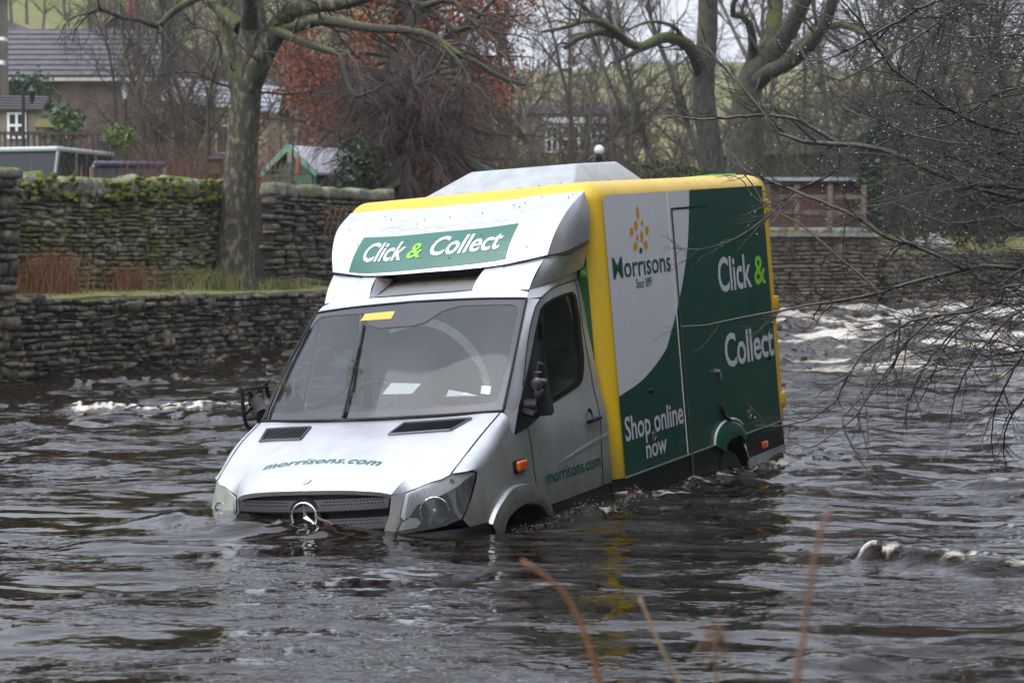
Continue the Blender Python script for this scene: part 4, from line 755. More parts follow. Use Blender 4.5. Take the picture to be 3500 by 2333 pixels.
# house with lean-to at the left edge
D = 60; h = thing('house', 'house at the left edge with dark gable and slated lean-to', 'house', (xat(0, D), D, 2.6)); z1, z2 = zat(385, D) - 2.6, zat(330, D) - 2.6
MB().box((-4.75, 1.5, 3.2), (8.9, 2.0, 7.8)).build('wall', M_STUCCO2, h, 0)
MB().prism([(-9.3, 7.0), (-.1, 7.0), (-4.75, 9.2)], .4, 2.6).build('roof', M_SLATE, h, 0)
MB().box((-.18, .44, 4.6), (.26, .10, 4.8)).build('corner_post', M_BLK, h, 0); MB().box((-.1, .36, zat(215, D) - 2.6), (.40, .3, .12)).build('gutter', M_WFRAME, h, 0); MB().box((-.1, .36, zat(135, D) - 2.6), (.5, .4, .10)).build('eave', M_WFRAME, h, 0)
MB().box((-1.4, -.3, z1 / 2 - .2), (5.7, 1.4, z1 + .4)).build('lean_to_wall', M_STUCCO2, h, 0); courses(h, (-4.3, -1.2, z1 + .0), (1.55, -1.2, z1 - .05), (1.35, .5, z2), (-4.3, .5, z2 + .1), 5, M_SLATE)
window(h, -.75, .12, z1 - .85, z1 - .18, -1.03, 2, 1); window(h, .55, 1.02, z1 - .8, z1 - .12, -1.03, 2, 2); 
# house with white windows behind the van
D = 85; h = thing('house', 'house with big white framed windows behind the van roof', 'house', (xat(1955, D), D, 3.6)); zb_, zt_ = zat(520, D) - 3.6, zat(435, D) - 3.6
MB().box((0, 2.5, zt_ / 2 - .2), (4.2, 4.8, zt_ + 1.4)).build('wall', mat('tan_render', (.20, .155, .11), .9, var=.2, vscale=2), h, 0); courses(h, (-2.3, -.1, zt_ + .5), (2.3, -.1, zt_ + .5), (2.3, 2.5, zt_ + 1.1), (-2.3, 2.5, zt_ + 1.1), 4, M_SLATE); courses(h, (2.3, 5.1, zt_ + .5), (-2.3, 5.1, zt_ + .5), (-2.3, 2.51, zt_ + 1.1), (2.3, 2.51, zt_ + 1.1), 3, M_SLATE)
window(h, -1.05, -.60, zb_, zt_, .06, 2, 2, .08); window(h, -.40, .62, zb_, zt_ + .05, .06, 3, 2, .09); window(h, .78, 1.28, zb_ + .45, zt_, .06, 2, 2, .08); MB().box((.1, -.05, zt_ + .25), (2.6, .2, .22)).build('fascia', M_WFRAME, h, 0)
# lamp posts
def post_lamp(px, ytop, D, label, glassc, side_=None):
    z0 = float(land(xat(px, D), D)); z1 = zat(ytop, D); r = thing('lamp_post', label, 'lamp post', (xat(px, D), D, z0)); H_ = z1 - z0
    MB().tube([(0, 0, -.1), (0, 0, .5), (0, 0, H_)], [.075, .05, .045], 8).build('post', M_BLK, r, 50)
    sx, sz = (.22, -.35) if side_ else (0, .0)
    mb = MB(); mb.lathe([(.03, -.06), (.05, -.04), (.09, .22), (.10, .23)], 6, None, (sx, 0, H_ + sz)); mb.build('lantern', glassc, r, 0)
    mb = MB(); mb.lathe([(.13, .23), (.05, .33), (.02, .40), (.001, .41)], 6, None, (sx, 0, H_ + sz)); 
    if side_: mb.tube([(0, 0, H_ - .42), (sx, 0, H_ - .42)], .02, 5)
    mb.build('lantern_cap', M_BLK, r, 0); return r
post_lamp(85, 300, 52, 'black lamp post with side lantern before the lean-to', M_PANE, True); post_lamp(433, 335, 55, 'slim lamp post with glass lantern in the middle of the left hedge', mat('lantern_glass', (.45, .5, .52), .1))
# globe lamp
D = 46; r = thing('globe_lamp', 'black lamp post with round white globe just above the van roof', 'lamp', (xat(2047, D), D, float(land(xat(2047, D), D)))); zg = zat(515, D) - r.location.z
mb = MB(); b = bmesh.new(); bmesh.ops.create_icosphere(b, subdivisions=3, radius=.115); mb.bm(b, (0, 0, zg)); mb.build('globe', mat('opal_glass', (.82, .80, .76), .25), r, 180)
MB().lathe([(.07, zg - .14), (.09, zg - .12), (.06, zg - .10)], 14).build('collar', M_BLK, r, 40)
for a in np.linspace(0, 2 * PI, 7)[:-1]: MB().tube([(.05 * math.cos(a), .05 * math.sin(a), zg - .13), (.17 * math.cos(a), .17 * math.sin(a), zg - .16), (.25 * math.cos(a), .25 * math.sin(a), zg - .25), (.27 * math.cos(a), .27 * math.sin(a), zg - .32)], [.03, .035, .03, .02], 6).build('bracket_leaf', M_BLK, r, 50)
MB().tube([(0, 0, -.1), (0, 0, zg - .3), (0, 0, zg - .12)], [.06, .05, .08], 8).build('post', M_BLK, r, 50)
# sheds
def shed(name, label, loc_, rz, w, dp, he, hr, mwall, mroof, mtrim, plank=.14, over=.15):
    s = thing(name, label, 'shed', loc_, rz)
    MB().prism([(-w / 2 + .02, 0), (w / 2 - .02, 0), (w / 2 - .02, he), (0, hr - .03), (-w / 2 + .02, he)], .02, dp).build('frame', mwall, s, 0)
    z = 0; k = 0
    while z < hr - .12:
        zz = min(plank, hr - z); hw = w / 2 if z + zz <= he else max(.05, w / 2 * (1 - (z + zz - he) / (hr - he)))
        MB().box((0, 0, z + zz / 2), (2 * hw, .03 + .006 * (k % 2), zz * .95)).build('plank', mwall, s, 0)
        if z + zz <= he: MB().box((w / 2, dp / 2, z + zz / 2), (.03, dp, zz * .95)).build('plank', mwall, s, 0)
        z += zz; k += 1
    for sx in (1, -1):
        a, b = np.array([sx * (w / 2 + over), he - over * (hr - he) / (w / 2)]), np.array([0, hr + .02])
        MB().add([(a[0], -over, a[1]), (b[0], -over, b[1]), (b[0], dp + over, b[1]), (a[0], dp + over, a[1]), (a[0], -over, a[1] - .05), (b[0], -over, b[1] - .05), (b[0], dp + over, b[1] - .05), (a[0], dp + over, a[1] - .05)], [(0, 1, 2, 3), (4, 7, 6, 5), (0, 4, 5, 1), (1, 5, 6, 2), (2, 6, 7, 3), (3, 7, 4, 0)]).build('roof_slope', mroof, s, 0)
        n_ = unit(np.array([a[0] - b[0], a[1] - b[1]])); p_ = np.array([-n_[1], n_[0]]) * (.06 if sx > 0 else -.06)
        MB().add([(a[0], -over - .02, a[1] + .03), (b[0], -over - .02, b[1] + .03), (b[0], -over - .02, b[1] - .13), (a[0], -over - .02, a[1] - .10), (a[0], -over + .01, a[1] + .03), (b[0], -over + .01, b[1] + .03), (b[0], -over + .01, b[1] - .13), (a[0], -over + .01, a[1] - .10)], [(0, 1, 2, 3), (4, 7, 6, 5), (0, 4, 5, 1), (2, 6, 7, 3)]).build('barge_board', mtrim, s, 0)
    return s
D = 44; s = shed('garden_shed', 'small green shed with pale felt roof and light green barge boards', (xat(1003, D), D, 2.05), RAD(-38), 1.35, 1.5, zat(578, D) - 2.05, zat(502, D) - 2.05, M_SHEDG, M_FELT, M_TRIMG)
for i in range(2): MB().box((-.1, -.04, .55 + i * .75), (.45, .02, .04)).build('door_hinge', M_BLK, s, 0)
MB().box((.25, -.035, .80), (.7, .02, 1.55)).build('door', M_SHEDG, s, 0)
D = 46; shed('garden_shed', 'dark brown boarded shed with green roof edge behind the van fairing', (xat(1545, D), D, 2.1), RAD(-8), 2.5, 2.2, zat(625, D) - 2.1, zat(515, D) - 2.1, M_BRN, mat('green_felt', (.075, .11, .09), .8), mat('dark_green_trim', (.07, .13, .095), .6))
# cabin on the far bank, parapet behind it, rail fence before it
D = 58; h = thing('cabin', 'red brown boarded cabin with flat grey roof on the far bank', 'cabin', (xat(2800, D), D, 2.5)); x0, x1 = xat(2560, D) - h.location.x, xat(2965, D) - h.location.x; zt_ = zat(622, D) - 2.5
MB().box(((x0 + x1) / 2, 1.5, zt_ / 2 - .1), (x1 - x0 - .04, 2.9, zt_ + .18)).build('frame', M_BRNR, h, 0)
k = 0; z = .16
while z < zt_: MB().box(((x0 + x1) / 2, .035 - .004 * (k % 2), z + .065), (x1 - x0, .04, .125)).build('board', M_BRNR, h, 0); z += .135; k += 1
MB().box(((x0 + x1) / 2, 1.4, zt_ + .06), (x1 - x0 + .5, 3.4, .10)).build('roof', mat('grey_roof', (.30, .31, .32), .6), h, 0); MB().box(((x0 + x1) / 2, -.02, .06), (x1 - x0, .06, .16)).build('plinth', mat('pale_plinth', (.42, .42, .42), .8), h, 0)
MB().box((x1 - .75, -.005, zt_ / 2 + .05), (.62, .05, zt_ - .3)).build('door', M_BRN, h, 0)
D = 56.6; f = thing('rail_fence', 'wooden post and rail fence in front of the red brown cabin', 'fence', (xat(2700, D), D, 2.4))
for px in (2620, 2722, 2835, 2950): MB().box((xat(px, D) - f.location.x, 0, .62), (.13, .11, 1.5)).build('post', M_WOOD, f, 0)
for z in (.62, 1.05): MB().box(((xat(2785, D)) - f.location.x, .08, z), (xat(2950, D) - xat(2620, D), .05, .12)).build('rail', M_WOOD, f, 0)
dry_wall('garden_parapet', 'dark stone parapet with pale coping above the cabin roof', [(xat(2420, 66), 66), (xat(3010, 66), 67.5)], lambda t: 2.6, lambda t: zat(543, 66) + .30 * t, M_STONE_LO, (.12, .2), (.25, .55), seed=71)
MB().box((0, 0, 0), (5.7, .6, .10)).build('coping_slab', M_COPING, None, 0); o = bpy.context.scene.objects['coping_slab']; o.location = ((xat(2420, 66) + xat(3010, 66)) / 2, 66.6, zat(543, 66) + .22); o.rotation_euler = (0, -.054, .26); tag(o, 'pale stone coping along the parapet above the cabin roof', 'coping')
# white stones on the lawn
for i, (px, py, w, h_, lab) in enumerate(((3075, 838, .26, .17, 'leftmost white garden stone low on the far lawn'), (3140, 832, .22, .17, 'small white garden stone second from the left on the far lawn'), (3190, 828, .22, .26, 'tallest white garden stone on the far lawn'), (3225, 838, .30, .16, 'broad white garden stone at the right of its row'))):
    D = 59; b = bmesh.new(); bmesh.ops.create_icosphere(b, subdivisions=3, radius=1); rr = random.Random(i)
    for v in b.verts: v.co = Vector((v.co[0] * w, v.co[1] * w * .7, v.co[2] * h_)) * (1 + .16 * math.sin(v.co[0] * 5 + i) * math.cos(v.co[2] * 6 + i * 2)) * rr.uniform(.94, 1.06)
    mb = MB(); mb.bm(b); o = mb.build('garden_stone', mat('whitewash', (.34, .34, .33), .8, var=.2, vscale=4), None, 60); o.location = (xat(px, D), D, zat(py, D)); tag(o, lab, 'stone', 'white garden stones')
tag(blades('lawn_edge', 2200, lambda r: (r.uniform(5.2, 15), 0, 0, 1), M_GRASS, .12, .006, 33), 'strip of green grass and moss behind the far wall coping', 'grass')
o = bpy.context.scene.objects['lawn_edge']; v_ = np.zeros(len(o.data.vertices) * 3, np.float32); o.data.vertices.foreach_get('co', v_); v_ = v_.reshape(-1, 3); yy = np.interp(v_[:, 0], [4, 6.7, 9.6, 17.2], [53.6, 53.9, 54.9, 70]); v_[:, 1] += yy; v_[:, 2] += np.where(v_[:, 0] < 9.8, 2.42, 1.95); o.data.vertices.foreach_set('co', v_.ravel()); o.data.update()
# rusty trellis on the wall, lattice screen, nest box, bird feeder, bird table, stakes
t = thing('trellis', 'rusty diagonal trellis hanging on the wall left of the van roof', 'trellis', (*wl_(11.6, .78), 2.40), math.atan2(ed_[1], ed_[0]))
for k in range(9):
    for s in (1, -1): MB().box((-.95 + k * .22, -.012 * s, 0), (.03, .012, .62), Matrix.Rotation(.48 * s, 3, 'Y')).build('lath', M_RUST, t, 0)
D = 38.6; t = thing('lattice_screen', 'dark lattice screen between the birch trunk and the green shed', 'fence', (xat(925, D), D, 2.1))
for k in range(9): MB().box((-.38 + k * .095, 0, .72), (.026, .02, 1.35)).build('lath', M_WOOD, t, 0)
for k in range(11): MB().box((0, -.022, .12 + k * .115), (.80, .02, .026)).build('lath', M_WOOD, t, 0)
D = 35.8; t = thing('nest_box', 'brown nest box with grey lid left of the birch trunk', 'nest box', (xat(741, D), D, 2.2)); z_ = zat(598, D) - 2.2
MB().box((0, 0, z_ + .13), (.19, .18, .26)).build('box', mat('nest_wood', (.11, .06, .03), .8, var=.25, vscale=9), t, 0); MB().prism([(-.13, z_ + .26), (.13, z_ + .26), (.11, z_ + .31), (0, z_ + .335), (-.11, z_ + .31)], -.13, .13).build('lid', M_SLATE, t, 0); MB().tube([(0, .12, -.1), (0, .12, z_ + .2)], .03, 6).build('post', M_WOOD, t, 50)
D = 42; t = thing('bird_feeder', 'black bird feeder pole with hanging feeders beside the green shed', 'bird feeder', (xat(1003, D), D, 2.05)); z_ = zat(492, D) - 2.05
MB().tube([(0, 0, -.1), (0, 0, z_)], .018, 6).build('pole', M_BLK, t, 50); MB().tube([(0, 0, z_ - .05), (.10, 0, z_ - .10), (.11, 0, z_ - .22)], .010, 5).build('hook', M_BLK, t, 50)
MB().lathe([(.04, z_ - .62), (.045, z_ - .6), (.045, z_ - .3), (.02, z_ - .24)], 8, None, (.11, 0, 0)).build('seed_feeder', mat('feeder_red', (.30, .07, .035), .5), t, 50); MB().box((-.06, 0, z_ - .28), (.10, .10, .22)).build('feeder_box', M_STUCCO2, t, 0); MB().tube([(-.15, 0, z_ - .62), (.28, 0, z_ - .62)], .012, 5).build('crossbar', M_BLK, t, 50)
D = 54; t = thing('bird_table', 'thatched wooden bird table before the lean-to window', 'bird table', (xat(155, D), D, 2.4)); z_ = zat(465, D) - 2.4
MB().tube([(0, 0, -.1), (0, 0, z_)], .05, 6).build('post', M_WOOD, t, 50); MB().box((0, 0, z_), (.42, .36, .04)).build('tray', M_WOOD, t, 0); MB().prism([(-.26, z_ + .20), (.26, z_ + .20), (.08, z_ + .42), (-.08, z_ + .42)], -.22, .22).build('thatch', M_STRAW, t, 0)
for sx in (1, -1):
    for sy in (1, -1): MB().box((sx * .16, sy * .13, z_ + .11), (.035, .035, .2)).build('support', M_WOOD, t, 0)
D = 53; f = thing('picket_fence', 'low dark wooden fence below the lean-to windows', 'fence', (xat(110, D), D, 2.4)); zt_ = zat(458, D) - 2.4
for z in (zt_, zt_ - .75): MB().box((0, 0, z), (3.6, .05, .07)).build('rail', M_BRN, f, 0)
for k in range(24): MB().box((-1.7 + k * .148, .04, zt_ - .42), (.06, .025, .95)).build('picket', M_BRN, f, 0)
D = 49; f = thing('metal_gate', 'small black metal gate beside the yellow green bush', 'gate', (xat(362, D), D, 2.4)); zt_ = zat(487, D) - 2.4
for z in (zt_, .25): MB().box((0, 0, z), (.5, .03, .03)).build('rail', M_BLK, f, 0)
for k in range(7): MB().box((-.24 + k * .08, 0, zt_ / 2 + .1), (.018, .02, zt_ - .2)).build('bar', M_BLK, f, 0)
for px, yt, s_, lab in ((317, 572, 3.4, 'wooden stake behind the wall in front of the blue car'), (568, 575, 5.5, 'wooden stake behind the wall below the red stems')):
    s_ = min(np.arange(0, 12, .05), key=lambda t: abs(wl_(t, 1.8)[0] / wl_(t, 1.8)[1] * CAM_F + 1750 - px)); q = wl_(s_, 1.8); D = q[1]; x_ = xat(px, D); mb = MB(); mb.tube([(0, 0, 0), (.01, 0, zat(yt, D) - 1.9)], [.05, .045], 7); o = mb.build('fence_stake', M_WOOD, None, 40); o.location = (x_, D, 1.9); tag(o, lab, 'stake')
# leafy shrubs
M_OLIVE = mat('olive_leaf', (.075, .075, .022), .8, col2=(.05, .045, .02), vscale=4)
def shrub(label, px, py, D, rx, rz_, n_, m, seed, size=.09):
    r = np.random.RandomState(seed); p = at(px, py, D); z0 = float(land(p[0], D)); root = thing('leafy_shrub', label, 'shrub', (p[0], D, z0)); zc = p[2] - z0; q = r.normal(0, 1, (n_, 3)); q /= np.linalg.norm(q, axis=1)[:, None]; rad = r.uniform(.35, 1.05, n_) ** .6
    q = q * rad[:, None] * np.array([rx, rx * .7, rz_]) * (1 + .3 * noise(q[:, 0] * 3 + seed, q[:, 2] * 3, seed))[:, None] + np.array([0, 0, zc]); link('foliage', leafmesh(q, size, r), m, root, 0)
    br = []
    for k in range(9): P, R_, _ = limb(r, (r.normal(0, .12), 0, -.1), (r.normal(0, .35), r.normal(0, .3), 1), zc + rz_ * .4, .03, .008, 6, .1, 0); br.append((P, R_))
    link('stems', tubes_mesh('stems', br), M_TWIG, root, 0)
M_LAUREL = mat('laurel_leaf', (.030, .085, .018), .45, col2=(.07, .14, .03), vscale=5); M_LIME = mat('yellow_green_leaf', (.14, .19, .03), .6, col2=(.09, .13, .03), vscale=4)
shrub('bright green laurel between the lean-to and the long roof', 105, 340, 64, .75, .85, 3000, M_LAUREL, 1, .055); shrub('dull green shrub right of the bird table', 220, 430, 58, .6, .6, 900, M_LAUREL, 2, .07); shrub('yellow green bush beside the small gate', 415, 470, 50, .42, .35, 1300, M_LIME, 3, .04)
shrub('ivy climbing on the dark brown shed', 1500, 575, 44, .22, .55, 900, mat('ivy_green', (.035, .065, .02), .6, col2=(.07, .10, .03), vscale=6), 4, .05); shrub('olive brown low bush behind the van roof unit', 2230, 605, 49, 1.2, .35, 1500, M_OLIVE, 5, .05); shrub('olive brown bush above the van roof rear', 2360, 610, 47, .7, .30, 900, M_OLIVE, 6, .045)
shrub('ivy mass on the tree left of the white stones', 2980, 600, 57.5, .5, 1.6, 2200, M_IVY, 7, .07); shrub('dark ivied shrub at the right edge above the lawn', 3330, 700, 66, 1.4, 1.2, 3000, M_IVY, 8, .08)
# parked cars beyond the wall
M_CARPANE = mat('car_pane', (.014, .022, .026), .3, spec=.14)
def car(name, label, loc_, rz, col, L_, W_, H_, roofc, boxy):
    c = thing(name, label, 'car', loc_, rz); mp_ = paint(name + '_paint', col, rough=.3, coat=.5, drops=.1)
    wb, wt = .50 * H_, H_ - .06
    low = [(-L_ / 2, .35), (-L_ / 2 + .05, wb - .05), (-L_ / 2 + (.9 if boxy else .95), wb), (L_ / 2 - .05, wb), (L_ / 2, .35)]
    b = bmesh.new(); n = len(low); vs_ = [b.verts.new((x, y, z)) for y in (-W_ / 2, W_ / 2) for x, z in low]
    b.faces.new(vs_[:n]); b.faces.new(vs_[n:][::-1]); [b.faces.new((vs_[k], vs_[(k + 1) % n], vs_[n + (k + 1) % n], vs_[n + k])) for k in range(n)]; bmesh.ops.recalc_face_normals(b, faces=b.faces[:]); bmesh.ops.bevel(b, geom=b.edges[:], offset=.05, segments=2, affect='EDGES', profile=.5); mb = MB(); mb.bm(b); mb.build('body', mp_, c, 40)
    x_a, x_b, x_c, x_d = (-L_ / 2 + .85, -L_ / 2 + 1.15, L_ / 2 - .10, L_ / 2 - .04) if boxy else (-L_ / 2 + .9, -L_ / 2 + 1.75, L_ / 2 - .55, L_ / 2 - .10); ins = .06 if boxy else .16
    G = [(x_a, wb), (x_b, wt), (x_c, wt), (x_d, wb)]; V = [(x, s * (W_ / 2 - (.03 if z == wb else ins)), z) for s in (-1, 1) for x, z in G]
    MB().add(V, [(0, 1, 2, 3), (7, 6, 5, 4), (0, 4, 5, 1), (3, 2, 6, 7), (1, 5, 6, 2)]).build('windows', M_CARPANE, c, 0)
    b = bmesh.new(); bmesh.ops.create_cube(b, size=1)
    for v in b.verts: v.co = Vector(((x_b + x_c) / 2 + v.co[0] * (x_c - x_b + .16), v.co[1] * (W_ - 2 * ins + .06), wt + .03 + v.co[2] * .12))
    bmesh.ops.bevel(b, geom=b.edges[:], offset=.05, segments=3, affect='EDGES', profile=.5); mb = MB(); mb.bm(b); mb.build('roof', paint(name + '_roof', roofc, rough=.3, coat=.4, drops=.1), c, 40)
    for s in (-1, 1):
        for xa, xb in ((x_a, x_b), (x_d, x_c)) + tuple((x_b + (x_c - x_b) * t, x_b + (x_c - x_b) * t) for t in (.30, .66)): MB().tube([(xa, s * (W_ / 2 - .025), wb), (xb, s * (W_ / 2 - ins + .008), wt)], .05, 6).build('pillar', mp_, c, 50)
        for xw in (-L_ / 2 + .8, L_ / 2 - .75):
            mb = MB(); mb.lathe([(.20, .10), (.31, .09), (.33, .06), (.33, -.10), (.2, -.11)], 20, np.array([[1, 0, 0], [0, 0, s], [0, 1, 0]]), (xw, s * (W_ / 2 - .08), .33)); w = mb.build('wheel', M_RUBBER, c, 30); mb = MB(); mb.lathe([(.20, .09), (.15, .05), (.001, .09)], 16, np.array([[1, 0, 0], [0, 0, s], [0, 1, 0]]), (xw, s * (W_ / 2 - .08), .33)); mb.build('rim', M_RIM, w, 30)
        MB().rbox((L_ / 2 + .0, s * (W_ / 2 - .16), wb - .06), (.07, .20, .22), .03, 2).build('tail_light', mat('red_lens', (.55, .02, .015), .2), c, 40); MB().rbox((-L_ / 2 + .03, s * (W_ / 2 - .25), wb - .2), (.07, .22, .17), .03, 2).build('headlight', M_PANE, c, 40)
    MB().box((L_ / 2 + .012, 0, wb - .35), (.02, .52, .11)).build('number_plate', M_STICK, c, 0); return c
D = 47.7; car('off_road_car', 'boxy grey green off-road car with pale roof behind the wall at left', (xat(150, D), D, float(land(xat(150, D), D))), RAD(74), (.10, .13, .125), 3.9, 1.78, 1.97, (.40, .43, .44), True)
D = 44.5; car('estate_car', 'dark blue car behind the wall between the off-road car and the red stems', (xat(440, D), D, float(land(xat(440, D), D))), RAD(-78), (.018, .022, .10), 4.2, 1.75, 1.62, (.016, .019, .075), False)
# hillside field walls
for pts, lab in ((((-40, 140), (-20, 150), (0, 165)), 'grey field wall crossing the green hillside at upper left'), (((0, 130), (18, 138), (40, 150)), 'grey field wall on the hillside behind the right hand trees')):
    mb = MB(); P = spline(pts, 30); V = []
    for x, y in P:
        z = float(land(x, y))
        for dy, dz in ((-.3, -.3), (-.25, 1.2), (.25, 1.2), (.3, -.3)): V.append((x, y + dy, z + dz))
    mb.add(V, [(k * 4 + j, k * 4 + j + 1, (k + 1) * 4 + j + 1, (k + 1) * 4 + j) for k in range(29) for j in range(3)]); tag(mb.build('field_wall', mat('far_stone', (.13, .125, .12), .9, var=.3, vscale=1), None, 0), lab, 'wall')
# bare garden shrubs standing before the cars
brush('bare_shrub', 'small bare yellowish shrub before the off-road car', 200, 600, 33.5, 70, 1.35, .9, mat('olive_twig', (.17, .13, .05), .8), 91, .5)
brush('bare_shrub', 'small bare dark shrub at the far left before the off-road car', 45, 600, 31.0, 50, 1.3, .6, M_TWIG, 92, .5)
brush('bare_shrub', 'sparse bare shrub before the blue car', 400, 600, 35.5, 45, 1.0, .8, M_TWIGR, 93, .5)
# ================================================================== THE VAN
VYAW, VPITCH, VROLL = VANPOSE
def _rot(yaw, pitch, roll):
    return (Matrix.Rotation(yaw, 3, 'Z') @ Matrix.Rotation(pitch, 3, 'X') @ Matrix.Rotation(roll, 3, 'Y'))
VR = _rot(VYAW, VPITCH, VROLL); VT = Vector(VANLOC)
NVR = np.array(VR); NVT = np.array(VT)
def vp(px, py, ax, val):
    """point of the van (its own coordinates) on the plane ax=val, as measured from the photograph"""
    w = NVR.T @ ray(px, py); o = NVR.T @ (np.array([0, 0, CAM_H]) - NVT); i = 'xyz'.index(ax)
    return o + (val - o[i]) / w[i] * w
def vworld(q): return NVR @ np.array(q) + NVT
van = thing('delivery_van', 'silver and yellow grocery delivery van half sunk nose down in the river', 'van')
van.matrix_world = Matrix.Translation(VT) @ VR.to_4x4()

M_SILVER = paint('silver_paint', (.65, .66, .68), rough=.28, metal=.66, coat=.35, drops=.28, dirt=.32)
M_YEL = paint('yellow_paint', (.74, .47, .016), rough=.34, coat=.15, drops=.2, dirt=.22)
M_GREEN = paint('green_vinyl', (.0035, .060, .044), rough=.26, coat=0., drops=.12, dirt=.12, spec=.4, silt=.95)
M_PANELW = paint('white_vinyl', (.68, .68, .72), rough=.4, coat=.15, drops=.25, dirt=.10)
M_BANNER = paint('banner_green', (.012, .125, .085), rough=.3, coat=.2, drops=.3, dirt=.15, silt=.2)
M_BLACK = mat('black_plastic', (.007, .007, .008), .45, spec=.3, var=.3, vscale=30)
M_SKIRT = mat('dark_skirt', (.010, .010, .012), .36, spec=.3, var=.4, vscale=5, bump=.15, bscale=9)
M_GREYSK = mat('grey_skirt', (.33, .34, .36), .4, metal=.3, var=.15, vscale=8)
M_GRILLE = mat('grille_plastic', (.016, .017, .020), .45, spec=.3)
M_CHROME = mat('chrome', (.86, .87, .88), .12, metal=1.)
M_WHITE = mat('white_letters', (.80, .80, .81), .45)
M_SIDEW = mat('side_letters', (.60, .60, .63), .5)
M_LGREEN = mat('lime_letters', (.24, .62, .03), .45)
M_DGREEN = mat('green_letters', (.006, .095, .07), .4)
M_BGREEN = mat('bonnet_letters', (.02, .13, .10), .4)
M_GHOST = mat('ghost_letters', (.60, .61, .625), .36, metal=.8)
M_GOLD = mat('leaf_gold', (.70, .30, .015), .45)
M_AMBER = mat('amber_lens', (.75, .13, .012), .15, coat=.6)
M_UNIT = mat('unit_grey', (.36, .38, .38), .5, var=.14, vscale=7)
M_PAPER = mat('paper', (.80, .80, .80), .8, var=.05, vscale=30)
M_INNER = mat('cab_inner', (.055, .058, .062), .75)
M_SEAT = mat('seat_cloth', (.10, .105, .12), .9)
M_VGREEN = mat('bulkhead_green', (.025, .13, .025), .6)
M_TRIM = mat('white_trim', (.70, .68, .60), .6)
def glass(name, fog=.0, tintc=(.75, .8, .78), fogc=(.42, .46, .45), fscale=2.0):
    """window glass: clear with mirror reflection, misted where fog > 0"""
    m = bpy.data.materials.new(name); m.use_nodes = True; n = m.node_tree; n.nodes.clear()
    o = n.nodes.new('ShaderNodeOutputMaterial'); tr = n.nodes.new('ShaderNodeBsdfTransparent'); tr.inputs[0].default_value = (*tintc, 1)
    gl = n.nodes.new('ShaderNodeBsdfGlossy'); gl.inputs['Roughness'].default_value = .04; gl.inputs[0].default_value = (1, 1, 1, 1)
    fr = n.nodes.new('ShaderNodeFresnel'); fr.inputs[0].default_value = 1.52
    m1 = n.nodes.new('ShaderNodeMixShader'); n.links.new(fr.outputs[0], m1.inputs[0]); n.links.new(tr.outputs[0], m1.inputs[1]); n.links.new(gl.outputs[0], m1.inputs[2])
    tc = n.nodes.new('ShaderNodeTexCoord')
    if fog:
        df = n.nodes.new('ShaderNodeBsdfDiffuse'); df.inputs[0].default_value = (*fogc, 1)
        tl = n.nodes.new('ShaderNodeBsdfTranslucent'); tl.inputs[0].default_value = (*fogc, 1)
        ms = n.nodes.new('ShaderNodeMixShader'); ms.inputs[0].default_value = .3
        n.links.new(df.outputs[0], ms.inputs[1]); n.links.new(tl.outputs[0], ms.inputs[2])
        t = n.nodes.new('ShaderNodeTexNoise'); t.inputs['Scale'].default_value = fscale; t.inputs['Detail'].default_value = 6; n.links.new(tc.outputs['Object'], t.inputs[0])
        r = n.nodes.new('ShaderNodeMapRange'); r.inputs[1].default_value = .3; r.inputs[2].default_value = .7; r.inputs[3].default_value = fog * .55; r.inputs[4].default_value = min(1, fog * 1.35)
        n.links.new(t.outputs[0], r.inputs[0])
        m2 = n.nodes.new('ShaderNodeMixShader'); n.links.new(r.outputs[0], m2.inputs[0]); n.links.new(m1.outputs[0], m2.inputs[1]); n.links.new(ms.outputs[0], m2.inputs[2])
        n.links.new(m2.outputs[0], o.inputs[0])
    else: n.links.new(m1.outputs[0], o.inputs[0])
    vo = n.nodes.new('ShaderNodeTexVoronoi'); vo.inputs['Scale'].default_value = 90; n.links.new(tc.outputs['Object'], vo.inputs[0])
    vr = n.nodes.new('ShaderNodeMapRange'); vr.inputs[1].default_value = .1; vr.inputs[2].default_value = .35; vr.inputs[3].default_value = 1; vr.inputs[4].default_value = 0
    n.links.new(vo.outputs['Distance'], vr.inputs[0])
    bu = n.nodes.new('ShaderNodeBump'); bu.inputs['Strength'].default_value = .03; bu.inputs['Distance'].default_value = .0004
    n.links.new(vr.outputs[0], bu.inputs['Height'])
    if name == 'side_glass': n.links.new(bu.outputs[0], gl.inputs['Normal'])
    return m
M_SCREEN = glass('windscreen_glass', fog=.11, fogc=(.34, .38, .38), fscale=1.6)
M_SIDEGL = glass('side_glass', fog=.16, tintc=(.45, .5, .48), fogc=(.10, .12, .11), fscale=4)
M_LENSF = glass('dull_lens', fog=.62, tintc=(.9, .92, .9), fogc=(.50, .54, .50), fscale=5)
M_LENS = glass('lamp_lens', fog=.05, tintc=(.92, .93, .93), fogc=(.5, .52, .5), fscale=3)

